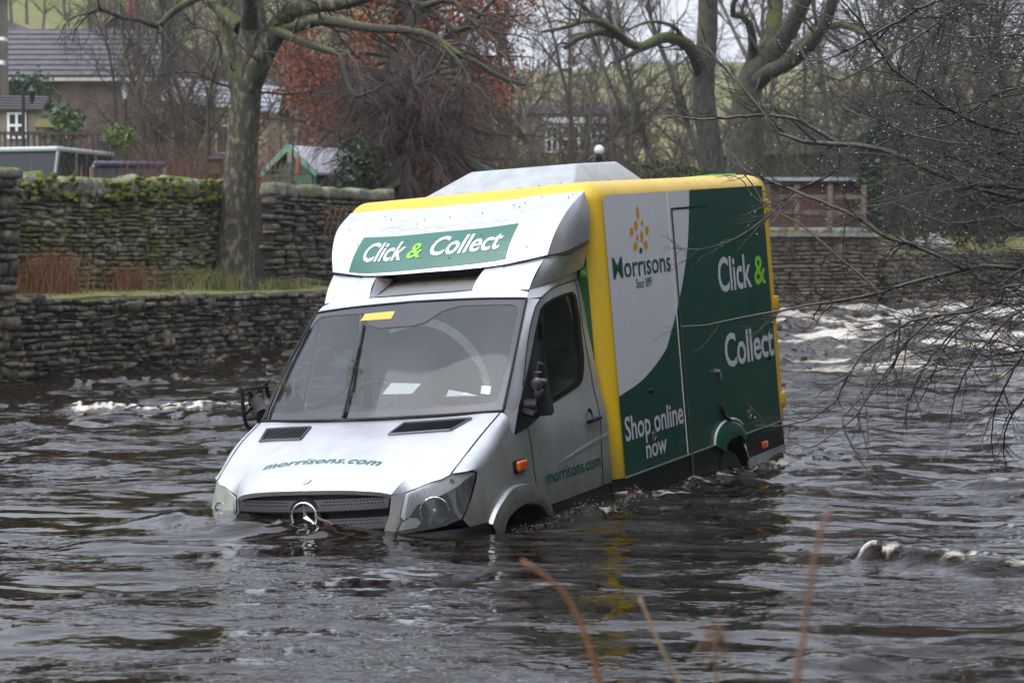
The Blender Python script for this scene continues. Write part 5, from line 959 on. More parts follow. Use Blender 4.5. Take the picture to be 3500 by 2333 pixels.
# ---- the side of the cab: X as a function of (Y back, Z up)
_zs = [.2, .9, 1.2, 1.3, 1.43, 1.58, 1.85, 2.08, 2.15, 2.2, 2.28]
_xs = [.985, 1.0, 1.0, .988, .957, .936, .895, .868, .853, .84, .815]
def sideX(y, z):
    return float(np.interp(z, _zs, _xs)) - (.42 * (.8 - y) ** 2 if y < .8 else 0)
def SP(px, py):
    x = 1.0
    for _ in range(8):
        q = vp(px, py, 'x', x); x = sideX(q[1], q[2])
    return (float(q[1]), float(q[2]))
def side(off=0., sx=1): return lambda y, z: (sx * (sideX(y, z) + off), y, z)
def both(fnmb, name, material, smooth=35, parent=None, lab=None):
    """a panel and its mirror image on the other side of the van, two parts"""
    for sx in (1, -1):
        mb = MB(); fnmb(mb)
        if sx < 0:
            mb.v = [v * np.array([-1, 1, 1]) for v in mb.v]; mb.f = [q[::-1] for q in mb.f]
        o = mb.build(name, material, parent or van, smooth)
        yield o

# ---- bonnet (inner and outer field), windscreen, roof
cL = [(0, -.014, 1.098), (.30, .012, 1.090), (.48, .062, 1.070), (.56, .104, 1.045)]
crease = [(.56, .104, 1.045), (.60, .20, 1.118), (.66, .40, 1.228), (.74, .70, 1.352), (.80, .925, 1.433)]
ctr = [(0, -.014, 1.098), (0, .01, 1.125), (0, .05, 1.150), (0, .20, 1.218), (0, .50, 1.318), (0, .88, 1.418)]
edge = [(.56, .104, 1.045), (.62, .183, 1.048), (.75, .258, 1.095), (.86, .336, 1.136), (.90, .667, 1.315), (.908, .951, 1.431)]
wsb_in = [(0, .88, 1.418), (.45, .89, 1.424), (.80, .925, 1.433)]
bon_in = coons(cL, wsb_in, ctr, crease)
bon_out = coons([(.56, .104, 1.045), (.561, .105, 1.0455)], [(.80, .925, 1.433), (.908, .951, 1.431)], crease, edge)
def bonfn(off):
    def f(u, v):
        q = bon_in(abs(u), v); e = .01
        a = bon_in(min(abs(u) + e, 1), v) - bon_in(max(abs(u) - e, 0), v); b = bon_in(abs(u), min(v + e, 1)) - bon_in(abs(u), max(v - e, 0))
        nrm = np.cross(a, b); nrm /= np.linalg.norm(nrm) + 1e-9; q = q + off * nrm
        return (q[0] if u >= 0 else -q[0], q[1], q[2])
    return f
mb = MB(); vs = np.r_[0, .012, .03, .06, np.linspace(.1, 1, 19)]
grid(mb, bon_in, 16, 0, True, vs=vs); grid(mb, bon_out, 8, 22, True, vs=vs)
lip = lambda u, v: spline(cL, 17)[int(round(u * 16))] + np.array([0, .015 * v, -.028 * v])
grid(mb, lip, 16, 2, True)
bonnet = mb.build('bonnet', M_SILVER, van, 28)
# dark inner lip under the bonnet's front edge
mb = MB(); grid(mb, lambda u, v: spline(cL, 17)[int(round(u * 16))] + np.array([0, .016 + .10 * v, -.029 - .004 * v]), 16, 1, True)
mb.build('bonnet_seal', M_BLACK, bonnet)

WTL, WBL = (.824, 1.636, 2.111), (.914, .979, 1.430)
ws_bot = [(0, .885, 1.424), (.5, .90, 1.428), (.80, .945, 1.432), WBL]
ws_top = [(0, 1.565, 2.145), (.45, 1.585, 2.135), (.72, 1.615, 2.120), WTL]
ws_c = [(0, .885, 1.424), (0, 1.20, 1.79), (0, 1.565, 2.145)]
ws_e = [WBL, (.880, 1.285, 1.765), WTL]
screen = coons(ws_bot, ws_top, ws_c, ws_e)
def scrfn(off):
    def f(u, v):
        a = abs(u); q = screen(a, v); q = q + off * np.array([0.12 * a, -.72, .69]); return (q[0] if u >= 0 else -q[0], q[1], q[2])
    return f
glassp = MB(); grid(glassp, screen, 14, 14, True); glassp = glassp.build('windscreen', M_SCREEN, van, 60)
# black printed border of the screen
ring_o = [(-1, 0), (1, 0), (1, 1), (-1, 1)]
ri = [(-.955, .075), (-.5, .07), (0, .068), (.5, .07), (.90, .075), (.945, .11), (.955, .30), (.95, .88), (.93, .925), (.88, .94), (.45, .94), (.30, .90), (.18, .80), (.08, .775),
      (-.22, .775), (-.34, .81), (-.45, .93), (-.9, .95), (-.95, .90)]
mb = MB(); sheet(mb, ring_o, scrfn(.003), .07, [ri]); mb.build('screen_border', mat('screen_print', (.022, .021, .026), .16, coat=.5), glassp, 60)
mb = MB(); mb.tube([scrfn(.004)(1, v) for v in np.linspace(0, 1, 12)], .010, 6); mb.tube([scrfn(.004)(-1, v) for v in np.linspace(0, 1, 12)], .010, 6)
mb.tube([scrfn(.004)(u, 1) for u in np.linspace(-1, 1, 24)], .009, 6); mb.tube([scrfn(.006)(u, 0) for u in np.linspace(-1, 1, 24)], .014, 6)
mb.build('screen_seal', M_BLACK, glassp, 60)
# pillars
dfl = [SP(1757, 1486), SP(1787, 1318), SP(1806, 1150), SP(1824, 1070), SP(1840, 1032), SP(1880, 990), SP(1930, 968), SP(1972, 956)]
dfl3 = [side()(*q) for q in spline(dfl, 40)]
k0 = [i for i, q in enumerate(dfl3) if q[2] > 1.43][0]; k1 = [i for i, q in enumerate(dfl3) if q[2] > 2.085][0]
pil = coons([WBL, (.945, 1.06, 1.432), dfl3[k0]], [WTL, dfl3[k1]], ws_e, dfl3[k0:k1 + 1:3] + [dfl3[k1]])
def _pil(mb): grid(mb, pil, 5, 14)
pil_o = list(both(_pil, 'windscreen_pillar', M_SILVER))
# roof band over the screen and the roof rail over the doors
FB = [(0, 1.66, 2.195), (.45, 1.67, 2.190), (.70, 1.69, 2.178), (.80, 1.715, 2.165)]     # lower edge of the fairing
FBs = [(.80, 1.715, 2.165), (.835, 2.05, 2.215), (.85, 2.40, 2.255)]
mb = MB(); grid(mb, coons(ws_top, FB, [ws_top[0], FB[0]], [WTL, FB[-1]]), 12, 3, True)
grid(mb, coons([WTL, FB[-1]], [dfl3[-1], FBs[-1]], [WTL] + [tuple(q) for q in dfl3[k1 + 1::3]] + [dfl3[-1]], FBs), 4, 16, True)
mb.build('cab_roof', M_SILVER, van, 40)

# ---- wing, sill, door and door surround
arch_o = [SP(*q) for q in ((1668, 1787), (1691, 1732), (1734, 1672), (1776, 1653), (1815, 1655), (1849, 1681), (1872, 1727))]
arch_i = [SP(*q) for q in ((1727, 1793), (1755, 1749), (1798, 1723), (1840, 1727), (1857, 1742))]
ao = [tuple(q) for q in spline(arch_o, 28)]; ai = [tuple(q) for q in spline([(.66, .58)] + arch_i + [(1.42, .60)], 28)]
hl_out = [SP(1632, 1612), SP(1628, 1640), SP(1611, 1699), SP(1592, 1745), SP(1573, 1774)]
wing_top = [SP(1632, 1612), SP(1612, 1604), (.55, 1.125), (.667, 1.205), (.80, 1.272), (.93, 1.325), SP(1757, 1486), (1.10, 1.300)]
door_f = [(1.165, 1.318), (1.162, 1.22), (1.172, 1.05), (1.186, .94)]
front_low = [SP(1613, 1810), SP(1668, 1800)]
wing_poly = hl_out[::-1] + wing_top + door_f + ao[::-1][6:] + front_low[::-1]
def _wing(mb):
    sheet(mb, wing_poly, side(), .05)
    # rolled top between wing edge and bonnet shut line
    top3 = [side()(*q) for q in wing_top[1:6]]
    A = spline([edge[3], edge[4], (.908, .951, 1.431)], 15) + np.array([.006, 0, -.002]); Bq = spline(top3, 15)
    def roll(u, v):
        i = int(round(v * 14)); a, b = A[i], Bq[i]; s, c = math.sin(u * PI / 2), math.cos(u * PI / 2)
        return np.array([a[0] + (b[0] - a[0]) * s, a[1] + (b[1] - a[1]) * u, b[2] + (a[2] - b[2]) * c])
    grid(mb, roll, 8, 14)
    q = side()(*wing_top[5]); e = np.array(dfl3[k0])
    mb.add([(.908, .951, 1.431), WBL, (.945, 1.06, 1.432), tuple(e), side()(*wing_top[6]), q], [(0, 1, 2), (0, 2, 3), (0, 3, 4), (0, 4, 5)])
wings = list(both(_wing, 'wing', M_SILVER, 40))
for sx in (1, -1):
    mb = MB(); mb.tube([q * np.array([sx, 1, 1]) for q in spline([edge[3], edge[4], (.908, .951, 1.431)], 16)], .0045, 5); mb.build('bonnet_gap', M_BLACK, bonnet, 60)
def _flare(mb):
    N = 24; A = spline(ao, N); B = spline(ai, N); V = []
    for k in range(N):
        for t, x in ((0, .0), (.04, .028), (.45, .030), (.80, .022), (.97, .010), (1, -.06)):
            q = A[k] + (B[k] - A[k]) * t; V.append((sideX(q[0], q[1]) + x, q[0], q[1]))
    mb.add(V, [(k * 6 + j, k * 6 + j + 1, (k + 1) * 6 + j + 1, (k + 1) * 6 + j) for k in range(N - 1) for j in range(5)])
flares = list(both(_flare, 'wheel_arch', M_SILVER, 40))
def _liner(mb):
    V = []; N = 24; B = spline(ai, N)
    for q in B:
        for x in (.96, .45): V.append((x, q[0], q[1]))
    mb.add(V, [(2 * k, 2 * k + 1, 2 * k + 3, 2 * k + 2) for k in range(N - 1)])
    mb.box((.45, 1.05, .5), (.02, 1.2, 1.0))
list(both(_liner, 'arch_liner', M_BLACK))
# door panel with the window opening
dr_line = [(2.362, 2.175), (2.335, 2.0), (2.31, 1.8), (2.285, 1.55), (2.255, 1.25), (2.22, .98), (2.21, .775)]
door_poly = [tuple(q) for q in spline(dfl, 40)][6:] + dr_line[1:] + [(1.385, .772)] + ao[::-1][0:6] + door_f[::-1]
wo = [SP(1757, 1486), SP(1787, 1330), SP(1813, 1221), SP(1830, 1130), SP(1847, 1055), SP(1862, 1036), SP(1891, 1018), SP(1930, 1002), SP(1954, 996), SP(1966, 1006), SP(1971, 1025),
      SP(1983, 1091), SP(1995, 1215), SP(1995, 1262), SP(1990, 1300), SP(1976, 1320), SP(1935, 1348), SP(1880, 1384), SP(1834, 1432), SP(1800, 1462)]
wo = [tuple(q) for q in wo]
def _door(mb): sheet(mb, door_poly, side(), .06, [[(y * .998 + .003, z) for y, z in wo]])
doors = list(both(_door, 'door', M_SILVER, 40))
ga = [SP(1856, 1054), SP(1893, 1026), SP(1945, 1006), SP(1957, 1012), SP(1972, 1092), SP(1983, 1215), SP(1981, 1290), SP(1968, 1308), SP(1894, 1365), SP(1877, 1378)]
gq = [SP(1843, 1075), SP(1847, 1100), SP(1866, 1240), SP(1874, 1380), SP(1836, 1350), SP(1815, 1230)]
gq = [SP(1842, 1085), SP(1848, 1110), SP(1859, 1220), SP(1866, 1330), SP(1848, 1300), SP(1828, 1330), SP(1812, 1235)]
for sx, dpart in zip((1, -1), doors):
    mb = MB(); sheet(mb, wo, side(.004, sx), .06, [ga, gq]); fr_ = mb.build('window_frame', M_BLACK, dpart, 40)
    mb = MB(); sheet(mb, ga, side(-.012, sx), .07); mb.build('window', M_SIDEGL, dpart, 60)
    mb = MB(); sheet(mb, gq, side(-.012, sx), .07); mb.build('quarter_window', M_SIDEGL, dpart, 60)
    # handle: recess bowl and bar
    cy, cz = SP(2016, 1430); mb = MB()
    R_ = np.array([[0, 0, sx], [1, 0, 0], [0, 1, 0]])
    mb.lathe([(.001, -.012), (.03, -.010), (.048, .001)], 20, R_ @ np.diag([1, 1.55, 1]), (sx * sideX(cy, cz) + sx * .002, cy, cz)); mb.build('handle_bowl', M_BLACK, dpart, 60)
    mb = MB(); mb.rbox((sx * (sideX(cy, cz) + .030), cy + .01, cz - .008), (.024, .235, .030), .011, 3, Matrix.Rotation(.03, 3, 'X')); mb.build('handle', M_BLACK, dpart, 60)
    # the groove pressed into the lower door, and the shut lines
    mb = MB()
    G = spline([SP(1895, 1592), SP(1960, 1553), SP(2030, 1512), SP(2078, 1486)], 14); V = []
    for i, q in enumerate(G):
        w_ = .05 * min(1, i / 6)
        for dz, x in ((.5 * w_, .001), (.12 * w_, .012 * min(1, i / 4)), (-.5 * w_, .001)): V.append(side(x * .4, sx)(q[0], q[1] + dz))
    mb.add(V, [(3 * i + j, 3 * i + j + 1, 3 * i + j + 4, 3 * i + j + 3) for i in range(13) for j in range(2)]); mb.build('door_moulding', M_SILVER, dpart, 20)
    mb = MB(); mb.tube([side(.0005, sx)(*q) for q in spline(dr_line, 24)], .0045, 5); mb.tube([side(.0005, sx)(*q) for q in spline(dfl[1:], 40)], .005, 5)
    mb.tube([side(.0005, sx)(*q) for q in spline(door_f, 10)], .0035, 5)
    mb.build('shut_line', M_BLACK, dpart, 60)
_a, _b, _c = SP(1869, 1653), SP(2052, 1593), SP(2052, 1560)
lettering('morrisons.com', side(.004), _a[0], _b[0], _b[1], _c[1] + .02, M_DGREEN, doors[0], bold=.012)
def _rear(mb): sheet(mb, dr_line + [(2.366, .775), (2.364, 1.23), (2.40, 1.80), (2.43, 2.15), (2.44, 2.24)] + [(2.40, 2.215)], side(-.001), .08)
list(both(_rear, 'rear_pillar', M_SILVER, 40))
def _sill(mb):
    P = [(1.385, .768), (2.37, .768), (2.37, .42), (1.46, .42), (1.44, .60)]
    sheet(mb, P, lambda y, z: (1.0 - .02 * max(0, (.7 - z)) + (.012 if z < .74 else 0), y, z), .08)
list(both(_sill, 'sill', M_SKIRT, 40))
# side repeaters
for sx, w_ in zip((1, -1), wings):
    y0, z0 = SP(1772, 1592); x0 = sx * sideX(y0, z0)
    mb = MB(); mb.rbox((x0 + sx * .004, y0, z0), (.02, .15, .085), .008, 2); mb.build('repeater_base', M_BLACK, w_)
    mb = MB(); mb.rbox((x0 + sx * .022, y0 + .005, z0 + .003), (.035, .125, .066), .014, 3); mb.build('repeater_lens', M_AMBER, w_, 50)

# ---- front: grille, strips, headlights, bumper
def frontY(x): return .104 * (abs(x) / .56) ** 2.2 - .014
mb = MB(); grid(mb, lambda u, v: np.array([-.575 + 1.15 * u, frontY(-.575 + 1.15 * u) + .055, 1.07 - .62 * v]), 20, 6); grille = mb.build('grille', mat('grille_dark', (.008, .008, .010), .5), van)
def slat(z0, z1, tap):
    mb = MB(); xs = np.linspace(-.545 + tap, .545 - tap, 25); V = []; prof = [(.050, z1), (.018, z1 - .004), (-.004, z1 - .5 * (z1 - z0)), (-.014, z0 + .012), (-.006, z0), (.050, z0 - .006)]
    for x in xs:
        for o_, z in prof: V.append((x, frontY(x) + .012 + o_, z))
    n = len(prof); mb.add(V, [(i * n + k, i * n + k + 1, (i + 1) * n + k + 1, (i + 1) * n + k) for i in range(24) for k in range(n - 1)])
    return mb
for z0, z1, tap in ((.955, 1.038, 0), (.835, .918, .02), (.715, .80, .04)):
    s_ = slat(z0, z1, tap).build('slat', M_GRILLE, grille, 25)
    if z0 > .75:
        mb = MB()                                            # two rows of punched holes
        for row, zz in enumerate((z1 - .018, z1 - .036)):
            for i in range(48):
                x = -.50 + tap + i * (1.0 - 2 * tap) / 47 + row * .01
                if abs(x) < .12: continue
                yy = frontY(x) + .012 + np.interp(zz, [z1 - .5 * (z1 - z0), z1 - .004], [-.004, .018]) - .0015
                g = np.linspace(0, 2 * PI, 7)[:-1]; mb.add([(x + .0072 * math.cos(a), yy, zz + .0068 * math.sin(a)) for a in g], [tuple(range(6))])
        mb.build('vent_holes', M_BLACK, s_, 0, 'stuff')
for sx in (1, -1):
    P = np.array([(.562, .104, 1.040), (.625, .190, 1.046), (.612, .160, .93), (.565, .078, .795), (.52, .05, .60), (.46, .035, .60), (.505, .045, .795), (.548, .085, .93)]) * np.array([sx, 1, 1])
    mb = MB(); mb.add(np.vstack([P, P + np.array([0, .05, 0])]), [(0, 1, 2, 7), (7, 2, 3, 6), (6, 3, 4, 5)] + [(k, k + 8, (k + 1) % 8 + 8, (k + 1) % 8) for k in range(8)])
    mb.build('grille_strip', M_SILVER, van, 30)
# the round star emblem
star = MB(); SX, SY, SZ, SR = 0., -.022, .932, .090
RX = np.array([[1, 0, 0], [0, 0, -1], [0, 1, 0]])
star.lathe([(SR + .028, 0), (SR + .024, .018), (SR + .004, .016), (SR - .002, -.01), (0.001, -.012)], 36, RX, (SX, SY + .03, SZ)); emb = star.build('emblem', M_GRILLE, grille, 40)
g = np.linspace(0, 2 * PI, 37); mb = MB(); mb.tube([(SX + SR * math.cos(a), SY + .012, SZ + SR * math.sin(a)) for a in g], .0085, 8, False); mb.build('emblem_ring', M_CHROME, emb, 60)
mb = MB()
for k in range(3):
    a = PI / 2 + k * 2 * PI / 3; t = np.array([math.cos(a), 0, math.sin(a)]); n_ = np.array([-math.sin(a), 0, math.cos(a)]); c = np.array([SX, SY + .012, SZ])
    mb.add([c + SR * t, c + .022 * (t * .35 + n_ * .8), c + .022 * (t * .35 - n_ * .8), c - np.array([0, .018, 0]), c - .012 * t], [(0, 1, 3), (0, 3, 2), (1, 4, 3), (2, 3, 4)])
mb.build('emblem_star', M_CHROME, emb, 0)
mb = MB(); q = np.array(bonfn(.004)(0, .085)); mb.lathe([(.001, .006), (.026, .006), (.030, .003), (.030, 0)], 20, np.array(Matrix.Rotation(.5, 3, 'X')), q); mb.build('bonnet_badge', M_CHROME, bonnet, 40)

hl = [(.625, .186, 1.046), (.75, .262, 1.092), (.86, .340, 1.134), (.93, .414, 1.138), (.955, .470, 1.128), (.958, .478, 1.10), (.952, .386, .974), (.945, .33, .91), (.925, .267, .857), (.86, .225, .832), (.78, .180, .818), (.66, .108, .807), (.57, .070, .800), (.60, .130, .900), (.618, .165, .985)]
# front curve of the lamp as a function: (s along, z) -> point, s = X
def lampY(x, z):
    xk = [.50, .57, .62, .66, .75, .82, .86, .93, .955, .97]
    yk_t = [.07, .11, .183, .205, .262, .31, .340, .414, .470, .52]; yk_b = [.045, .070, .09, .108, .155, .20, .225, .267, .30, .33]
    t = min(max((z - .80) / .33, 0), 1); return (1 - t) * np.interp(x, xk, yk_b) + t * np.interp(x, xk, yk_t) - .012 * math.sin(PI * t)
def lamp(off, sx=1):
    return lambda x, z: (sx * (x + .45 * off), lampY(x, z) - .9 * off, z)
hl2 = [(q[0], q[2]) for q in hl]
M_LSTRIP = mat('lamp_white', (.62, .63, .63), .3, metal=.2)
M_LBOWL = mat('lamp_bowl', (.80, .81, .82), .10, metal=1., bump=.7, bscale=34)
M_LENSW = mat('rib_white', (.55, .56, .56), .2, metal=.3)
M_LHOUS = mat('lamp_housing', (.075, .08, .083), .35, spec=.3)
for sx in (1, -1):
    t = MB(); sheet(t, hl2, lamp(-.035, sx), .04); hd = t.build('headlight', M_LHOUS, van, 60)
    t = MB(); sheet(t, hl2, lamp(.0, sx), .04); t.build('lens', M_LENS if sx > 0 else M_LENSF, hd, 60)
    up = [(.632, 1.040), (.75, 1.083), (.86, 1.124), (.93, 1.128), (.952, 1.112), (.90, 1.055), (.83, 1.012), (.76, .992), (.70, .965), (.66, .905), (.628, .885), (.612, .905), (.625, .98)]
    t = MB(); sheet(t, up, lamp(-.022, sx), .03); t.build('indicator', M_LSTRIP, hd, 60)
    t = MB(); t.rbox(lamp(-.016, sx)(.865, 1.085), (.035, .01, .03), .004, 1); t.build('indicator_bulb', M_AMBER, hd)
    c = np.array(lamp(-.03, sx)(.79, .920)); ax = Vector((sx * .45, -.9, .02)).normalized(); Mq = np.array(ax.to_track_quat('Z', 'Y').to_matrix())
    t = MB(); t.lathe([(.090, .016), (.086, .018), (.082, .010), (.066, -.022), (.040, -.040), (.018, -.046), (.001, -.047)], 32, Mq, c); t.build('reflector', M_LBOWL, hd, 50)
    t = MB(); t.lathe([(.001, .004), (.014, .0), (.017, -.012), (.017, -.045)], 14, Mq, c); t.build('bulb', M_CHROME, hd, 50)
    for k in range(22):                                          # ribs of the indicator glass
        xr = .640 + .0135 * k; zt2 = np.interp(xr, [.632, .75, .86, .93], [1.036, 1.079, 1.12, 1.124]); zb2 = np.interp(xr, [.632, .66, .70, .76, .83, .90, .94], [.89, .915, .97, .997, 1.017, 1.06, 1.10])
        t = MB(); t.tube([lamp(-.016, sx)(xr, zb2), lamp(-.016, sx)(xr + .012, zt2)], .0028, 4); t.build('lamp_rib', M_LENSW, hd, 60)
    t = MB(); sheet(t, [(.60, .825), (.70, .832), (.72, .862), (.70, .89), (.66, .896), (.62, .87)], lamp(-.02, sx), .03); t.build('side_lamp', M_LSTRIP, hd, 60)
# bumper below the lamps, nearly all under water
mb = MB(); bp_ = [(0, -.06), (.3, -.045), (.52, .0), (.66, .075), (.80, .165), (.92, .265), (.965, .42), (.985, .62)]
B = spline(bp_, 24)
grid(mb, lambda u, v: np.array([B[int(round(u * 23))][0], B[int(round(u * 23))][1] + (.05 * (1 - v) if v < .2 else 0), .80 - .45 * v]), 23, 5, True)
mb.build('bumper', M_BLACK, van, 50)

# ---- vents on the bonnet, writing
M_LOUV = mat('vent_louvre', (.075, .077, .085), .4)
def bon_uv(px, py):
    """bonnet (u,v) that shows at a photo position"""
    best = None
    for it, (du, dv) in enumerate(((.08, .08), (.02, .02), (.004, .004))):
        us = np.arange(-1, 1.001, du) if it == 0 else best[1] + np.arange(-5, 6) * du
        vs_ = np.arange(0, 1.001, dv) if it == 0 else best[2] + np.arange(-5, 6) * dv
        for u in us:
            for v in vs_:
                if abs(u) > 1 or not 0 <= v <= 1: continue
                w = vworld(bonfn(0)(u, v)) - np.array([0, 0, CAM_H]); z = w[1] * _cp - w[2] * _sp; y = w[1] * _sp + w[2] * _cp
                e = (1750 + CAM_F * w[0] / z - px) ** 2 + (1166.5 - CAM_F * y / z - py) ** 2
                if best is None or e < best[0]: best = (e, u, v)
    return best[1], best[2]
for corners in (((880, 1504), (1028, 1502), (1062, 1461), (905, 1463)), ((1329, 1486), (1540, 1471), (1612, 1431), (1382, 1447))):
    P = [bon_uv(*q) for q in corners]
    mb = MB(); sheet(mb, P, bonfn(.003), .05); ve = mb.build('bonnet_vent', mat('vent_black', (.003, .003, .003), .8, spec=.05), bonnet, 60)
    for e in range(4):
        mb = MB(); mb.tube([bonfn(.004)(*(np.array(P[e]) + (np.array(P[(e + 1) % 4]) - np.array(P[e])) * t)) for t in np.linspace(0, 1, 10)], .009, 5); mb.build('vent_frame', M_LOUV, ve, 50)
    for k in range(14):
        t = (k + .5) / 14; a = np.array(P[0]) + (np.array(P[1]) - np.array(P[0])) * t; b = np.array(P[3]) + (np.array(P[2]) - np.array(P[3])) * (t * .98 + .02)
        A = np.array(bonfn(.004)(*a)); Bq = np.array(bonfn(.004)(*b)); d_ = np.array([.009, 0, .003])
        MB().add([A - d_ * .5, A + d_ * .5, Bq + d_ * .5, Bq - d_ * .5, A - d_ * .5 - np.array([0, 0, .01]), Bq - d_ * .5 - np.array([0, 0, .01])], [(0, 1, 2, 3), (0, 3, 5, 4)]).build('louvre', M_LOUV, ve, 0)
a, b, c = bon_uv(897, 1607), bon_uv(1293, 1592), bon_uv(1285, 1573)
lt = MB(); v_, f_ = text2d('morrisons.com', .012, .28, 1.05); lo, hi = v_.min(0), v_.max(0)
pts = []
for q in v_:
    s_ = (q[0] - lo[0]) / (hi[0] - lo[0]); h_ = (q[1] - lo[1]) / (hi[1] - lo[1])
    u = a[0] + (b[0] - a[0]) * s_; bow = 4 * s_ * (1 - s_) * .050
    pts.append(bonfn(.003)(u, a[1] + (b[1] - a[1]) * s_ + bow + .072 * h_))
lt.add(pts, f_).build('lettering', M_BGREEN, bonnet, 0)

# ---- fairing on the cab roof
vb = [(0, 1.80, 2.335), (.30, 1.815, 2.335), (.55, 1.85, 2.345), (.85, 1.945, 2.385)]
vt = [(0, 2.40, 2.782), (.35, 2.40, 2.782), (.55, 2.40, 2.792), (.945, 2.42, 2.795)]
vc = [(0, 1.80, 2.335), (0, 1.90, 2.47), (0, 2.08, 2.63), (0, 2.40, 2.782)]
ve_ = [(.85, 1.945, 2.385), (.885, 2.02, 2.53), (.925, 2.18, 2.68), (.945, 2.42, 2.795)]
vis = coons(vb, vt, vc, ve_)
def visfn(off):
    def f(u, v):
        q = vis(abs(u), v) + off * np.array([0, -.75, .66]); return (q[0] if u >= 0 else -q[0], q[1], q[2])
    return f
mb = MB(); grid(mb, vis, 20, 16, True)
sv = coons([ve_[0], (.93, 2.10, 2.40), (.975, 2.36, 2.465)], [ve_[-1], (.946, 2.421, 2.795)], ve_, [(.975, 2.36, 2.465), (.985, 2.39, 2.62), (.946, 2.421, 2.795)])
grid(mb, sv, 8, 16, True)
grid(mb, lambda u, v: spline(vb, 21)[int(round(u * 20))] + np.array([0, .06 * v, .004 * v]), 20, 2, True)
fairing = mb.build('roof_fairing', M_SILVER, van, 50)
# lower section: two shoulders and the scooped intake between them
sb = [(0, 1.66, 2.195), (.45, 1.67, 2.190), (.70, 1.69, 2.178), (.80, 1.715, 2.165)]
A = spline(sb, 41); Bv = spline([(q[0] * .985, q[1] + .004, q[2] - .012) for q in vb], 41)
for s in (1, -1):
    mb = MB()
    V = []; ks = [k for k in range(41) if A[k][0] > .40]
    for k in ks:
        for t in np.linspace(0, 1, 6):
            q = A[k] + (Bv[k] - A[k]) * t; q = q + np.array([0, -.018 * math.sin(PI * t), .006 * math.sin(PI * t)]); V.append((s * q[0], q[1], q[2]))
    n = len(ks); mb.add(V, [(i * 6 + j, i * 6 + j + 1, (i + 1) * 6 + j + 1, (i + 1) * 6 + j) for i in range(n - 1) for j in range(5)])
    a0, b0 = A[ks[0]], Bv[ks[0]]
    mb.add([(s * a0[0], a0[1], a0[2]), (s * b0[0], b0[1], b0[2]), (s * (b0[0] - .05), b0[1] + .16, b0[2] - .03), (s * (a0[0] - .03), a0[1] + .05, a0[2] + .012)], [(0, 1, 2, 3)])
    sl = coons([A[-1] * np.array([s, 1, 1]), (s * .87, 2.06, 2.215), (s * .90, 2.40, 2.27)], [Bv[-1] * np.array([s, 1, 1]), (s * .925, 2.10, 2.39), (s * .972, 2.36, 2.452)], [A[-1] * np.array([s, 1, 1]), Bv[-1] * np.array([s, 1, 1])], [(s * .90, 2.40, 2.27), (s * .972, 2.36, 2.452)])
    grid(mb, sl, 8, 6)
    mb.build('fairing_base', M_SILVER, fairing, 50)
mb = MB(); grid(mb, lambda u, v: np.array([-.42 + .84 * u, 1.668 + .30 * v, 2.196 + .075 * v ** 1.5 + .012 * math.sin(PI * u) * v]), 12, 8); mb.build('intake_ramp', M_SILVER, fairing, 50)
mb = MB(); mb.box((0, 2.02, 2.30), (.96, .02, .12)); mb.build('intake_gap', M_BLACK, fairing)
mb = MB()
for s in (1, -1): mb.tube([np.array([s * q[0], q[1] - .002, q[2] - .008]) for q in spline([vb[2], vb[3], (.93, 2.10, 2.393), (.975, 2.36, 2.458)], 20)], .007, 5)
mb.tube([np.array([x, 1.658 + .05 * (x / .8) ** 2, 2.192 - .028 * (x / .8) ** 2]) for x in np.linspace(-.81, .81, 21)], .007, 5)
mb.build('fairing_seal', M_BLACK, fairing, 60)
# banner and the ghost of the old lettering above it
def vis_uv(px, py):
    best = None
    for it, st in enumerate((.1, .02, .005)):
        us = np.arange(-1, 1.001, st) if it == 0 else best[1] + np.arange(-5, 6) * st
        vs_ = np.arange(0, 1.001, st) if it == 0 else best[2] + np.arange(-5, 6) * st
        for u in us:
            for v in vs_:
                if abs(u) > 1 or not 0 <= v <= 1: continue
                w = vworld(visfn(0)(u, v)) - np.array([0, 0, CAM_H]); z = w[1] * _cp - w[2] * _sp; y = w[1] * _sp + w[2] * _cp
                e = (1750 + CAM_F * w[0] / z - px) ** 2 + (1166.5 - CAM_F * y / z - py) ** 2
                if best is None or e < best[0]: best = (e, u, v)
    return best[1], best[2]
def quadfn(P, surf):
    P = [np.array(q) for q in P]
    return lambda s, t: surf(*((1 - s) * (1 - t) * P[0] + s * (1 - t) * P[1] + s * t * P[2] + (1 - s) * t * P[3]))
BQ = [vis_uv(*q) for q in ((1193, 931), (1727, 886), (1773, 763), (1246, 812))]
mb = MB(); qf = quadfn(BQ, visfn(.003)); grid(mb, lambda u, v: np.array(qf(u, v)), 20, 8); banner = mb.build('banner', M_BANNER, fairing, 60)
qf = quadfn(BQ, visfn(.0065))
lettering('Click', qf, .075, .345, .27, .80, M_WHITE, fairing, bold=.016, shear=.12)
lettering('&', qf, .375, .465, .29, .70, M_LGREEN, fairing, bold=.016, shear=.05)
lettering('Collect', qf, .515, .945, .30, .83, M_WHITE, fairing, bold=.016, shear=.12)
GQ = [vis_uv(*q) for q in ((1262, 806), (1772, 758), (1780, 733), (1290, 772))]
lettering('Grocer.com', quadfn(GQ, visfn(.0012)), .05, .95, .0, .9, M_GHOST, fairing, bold=.0, shear=.3)

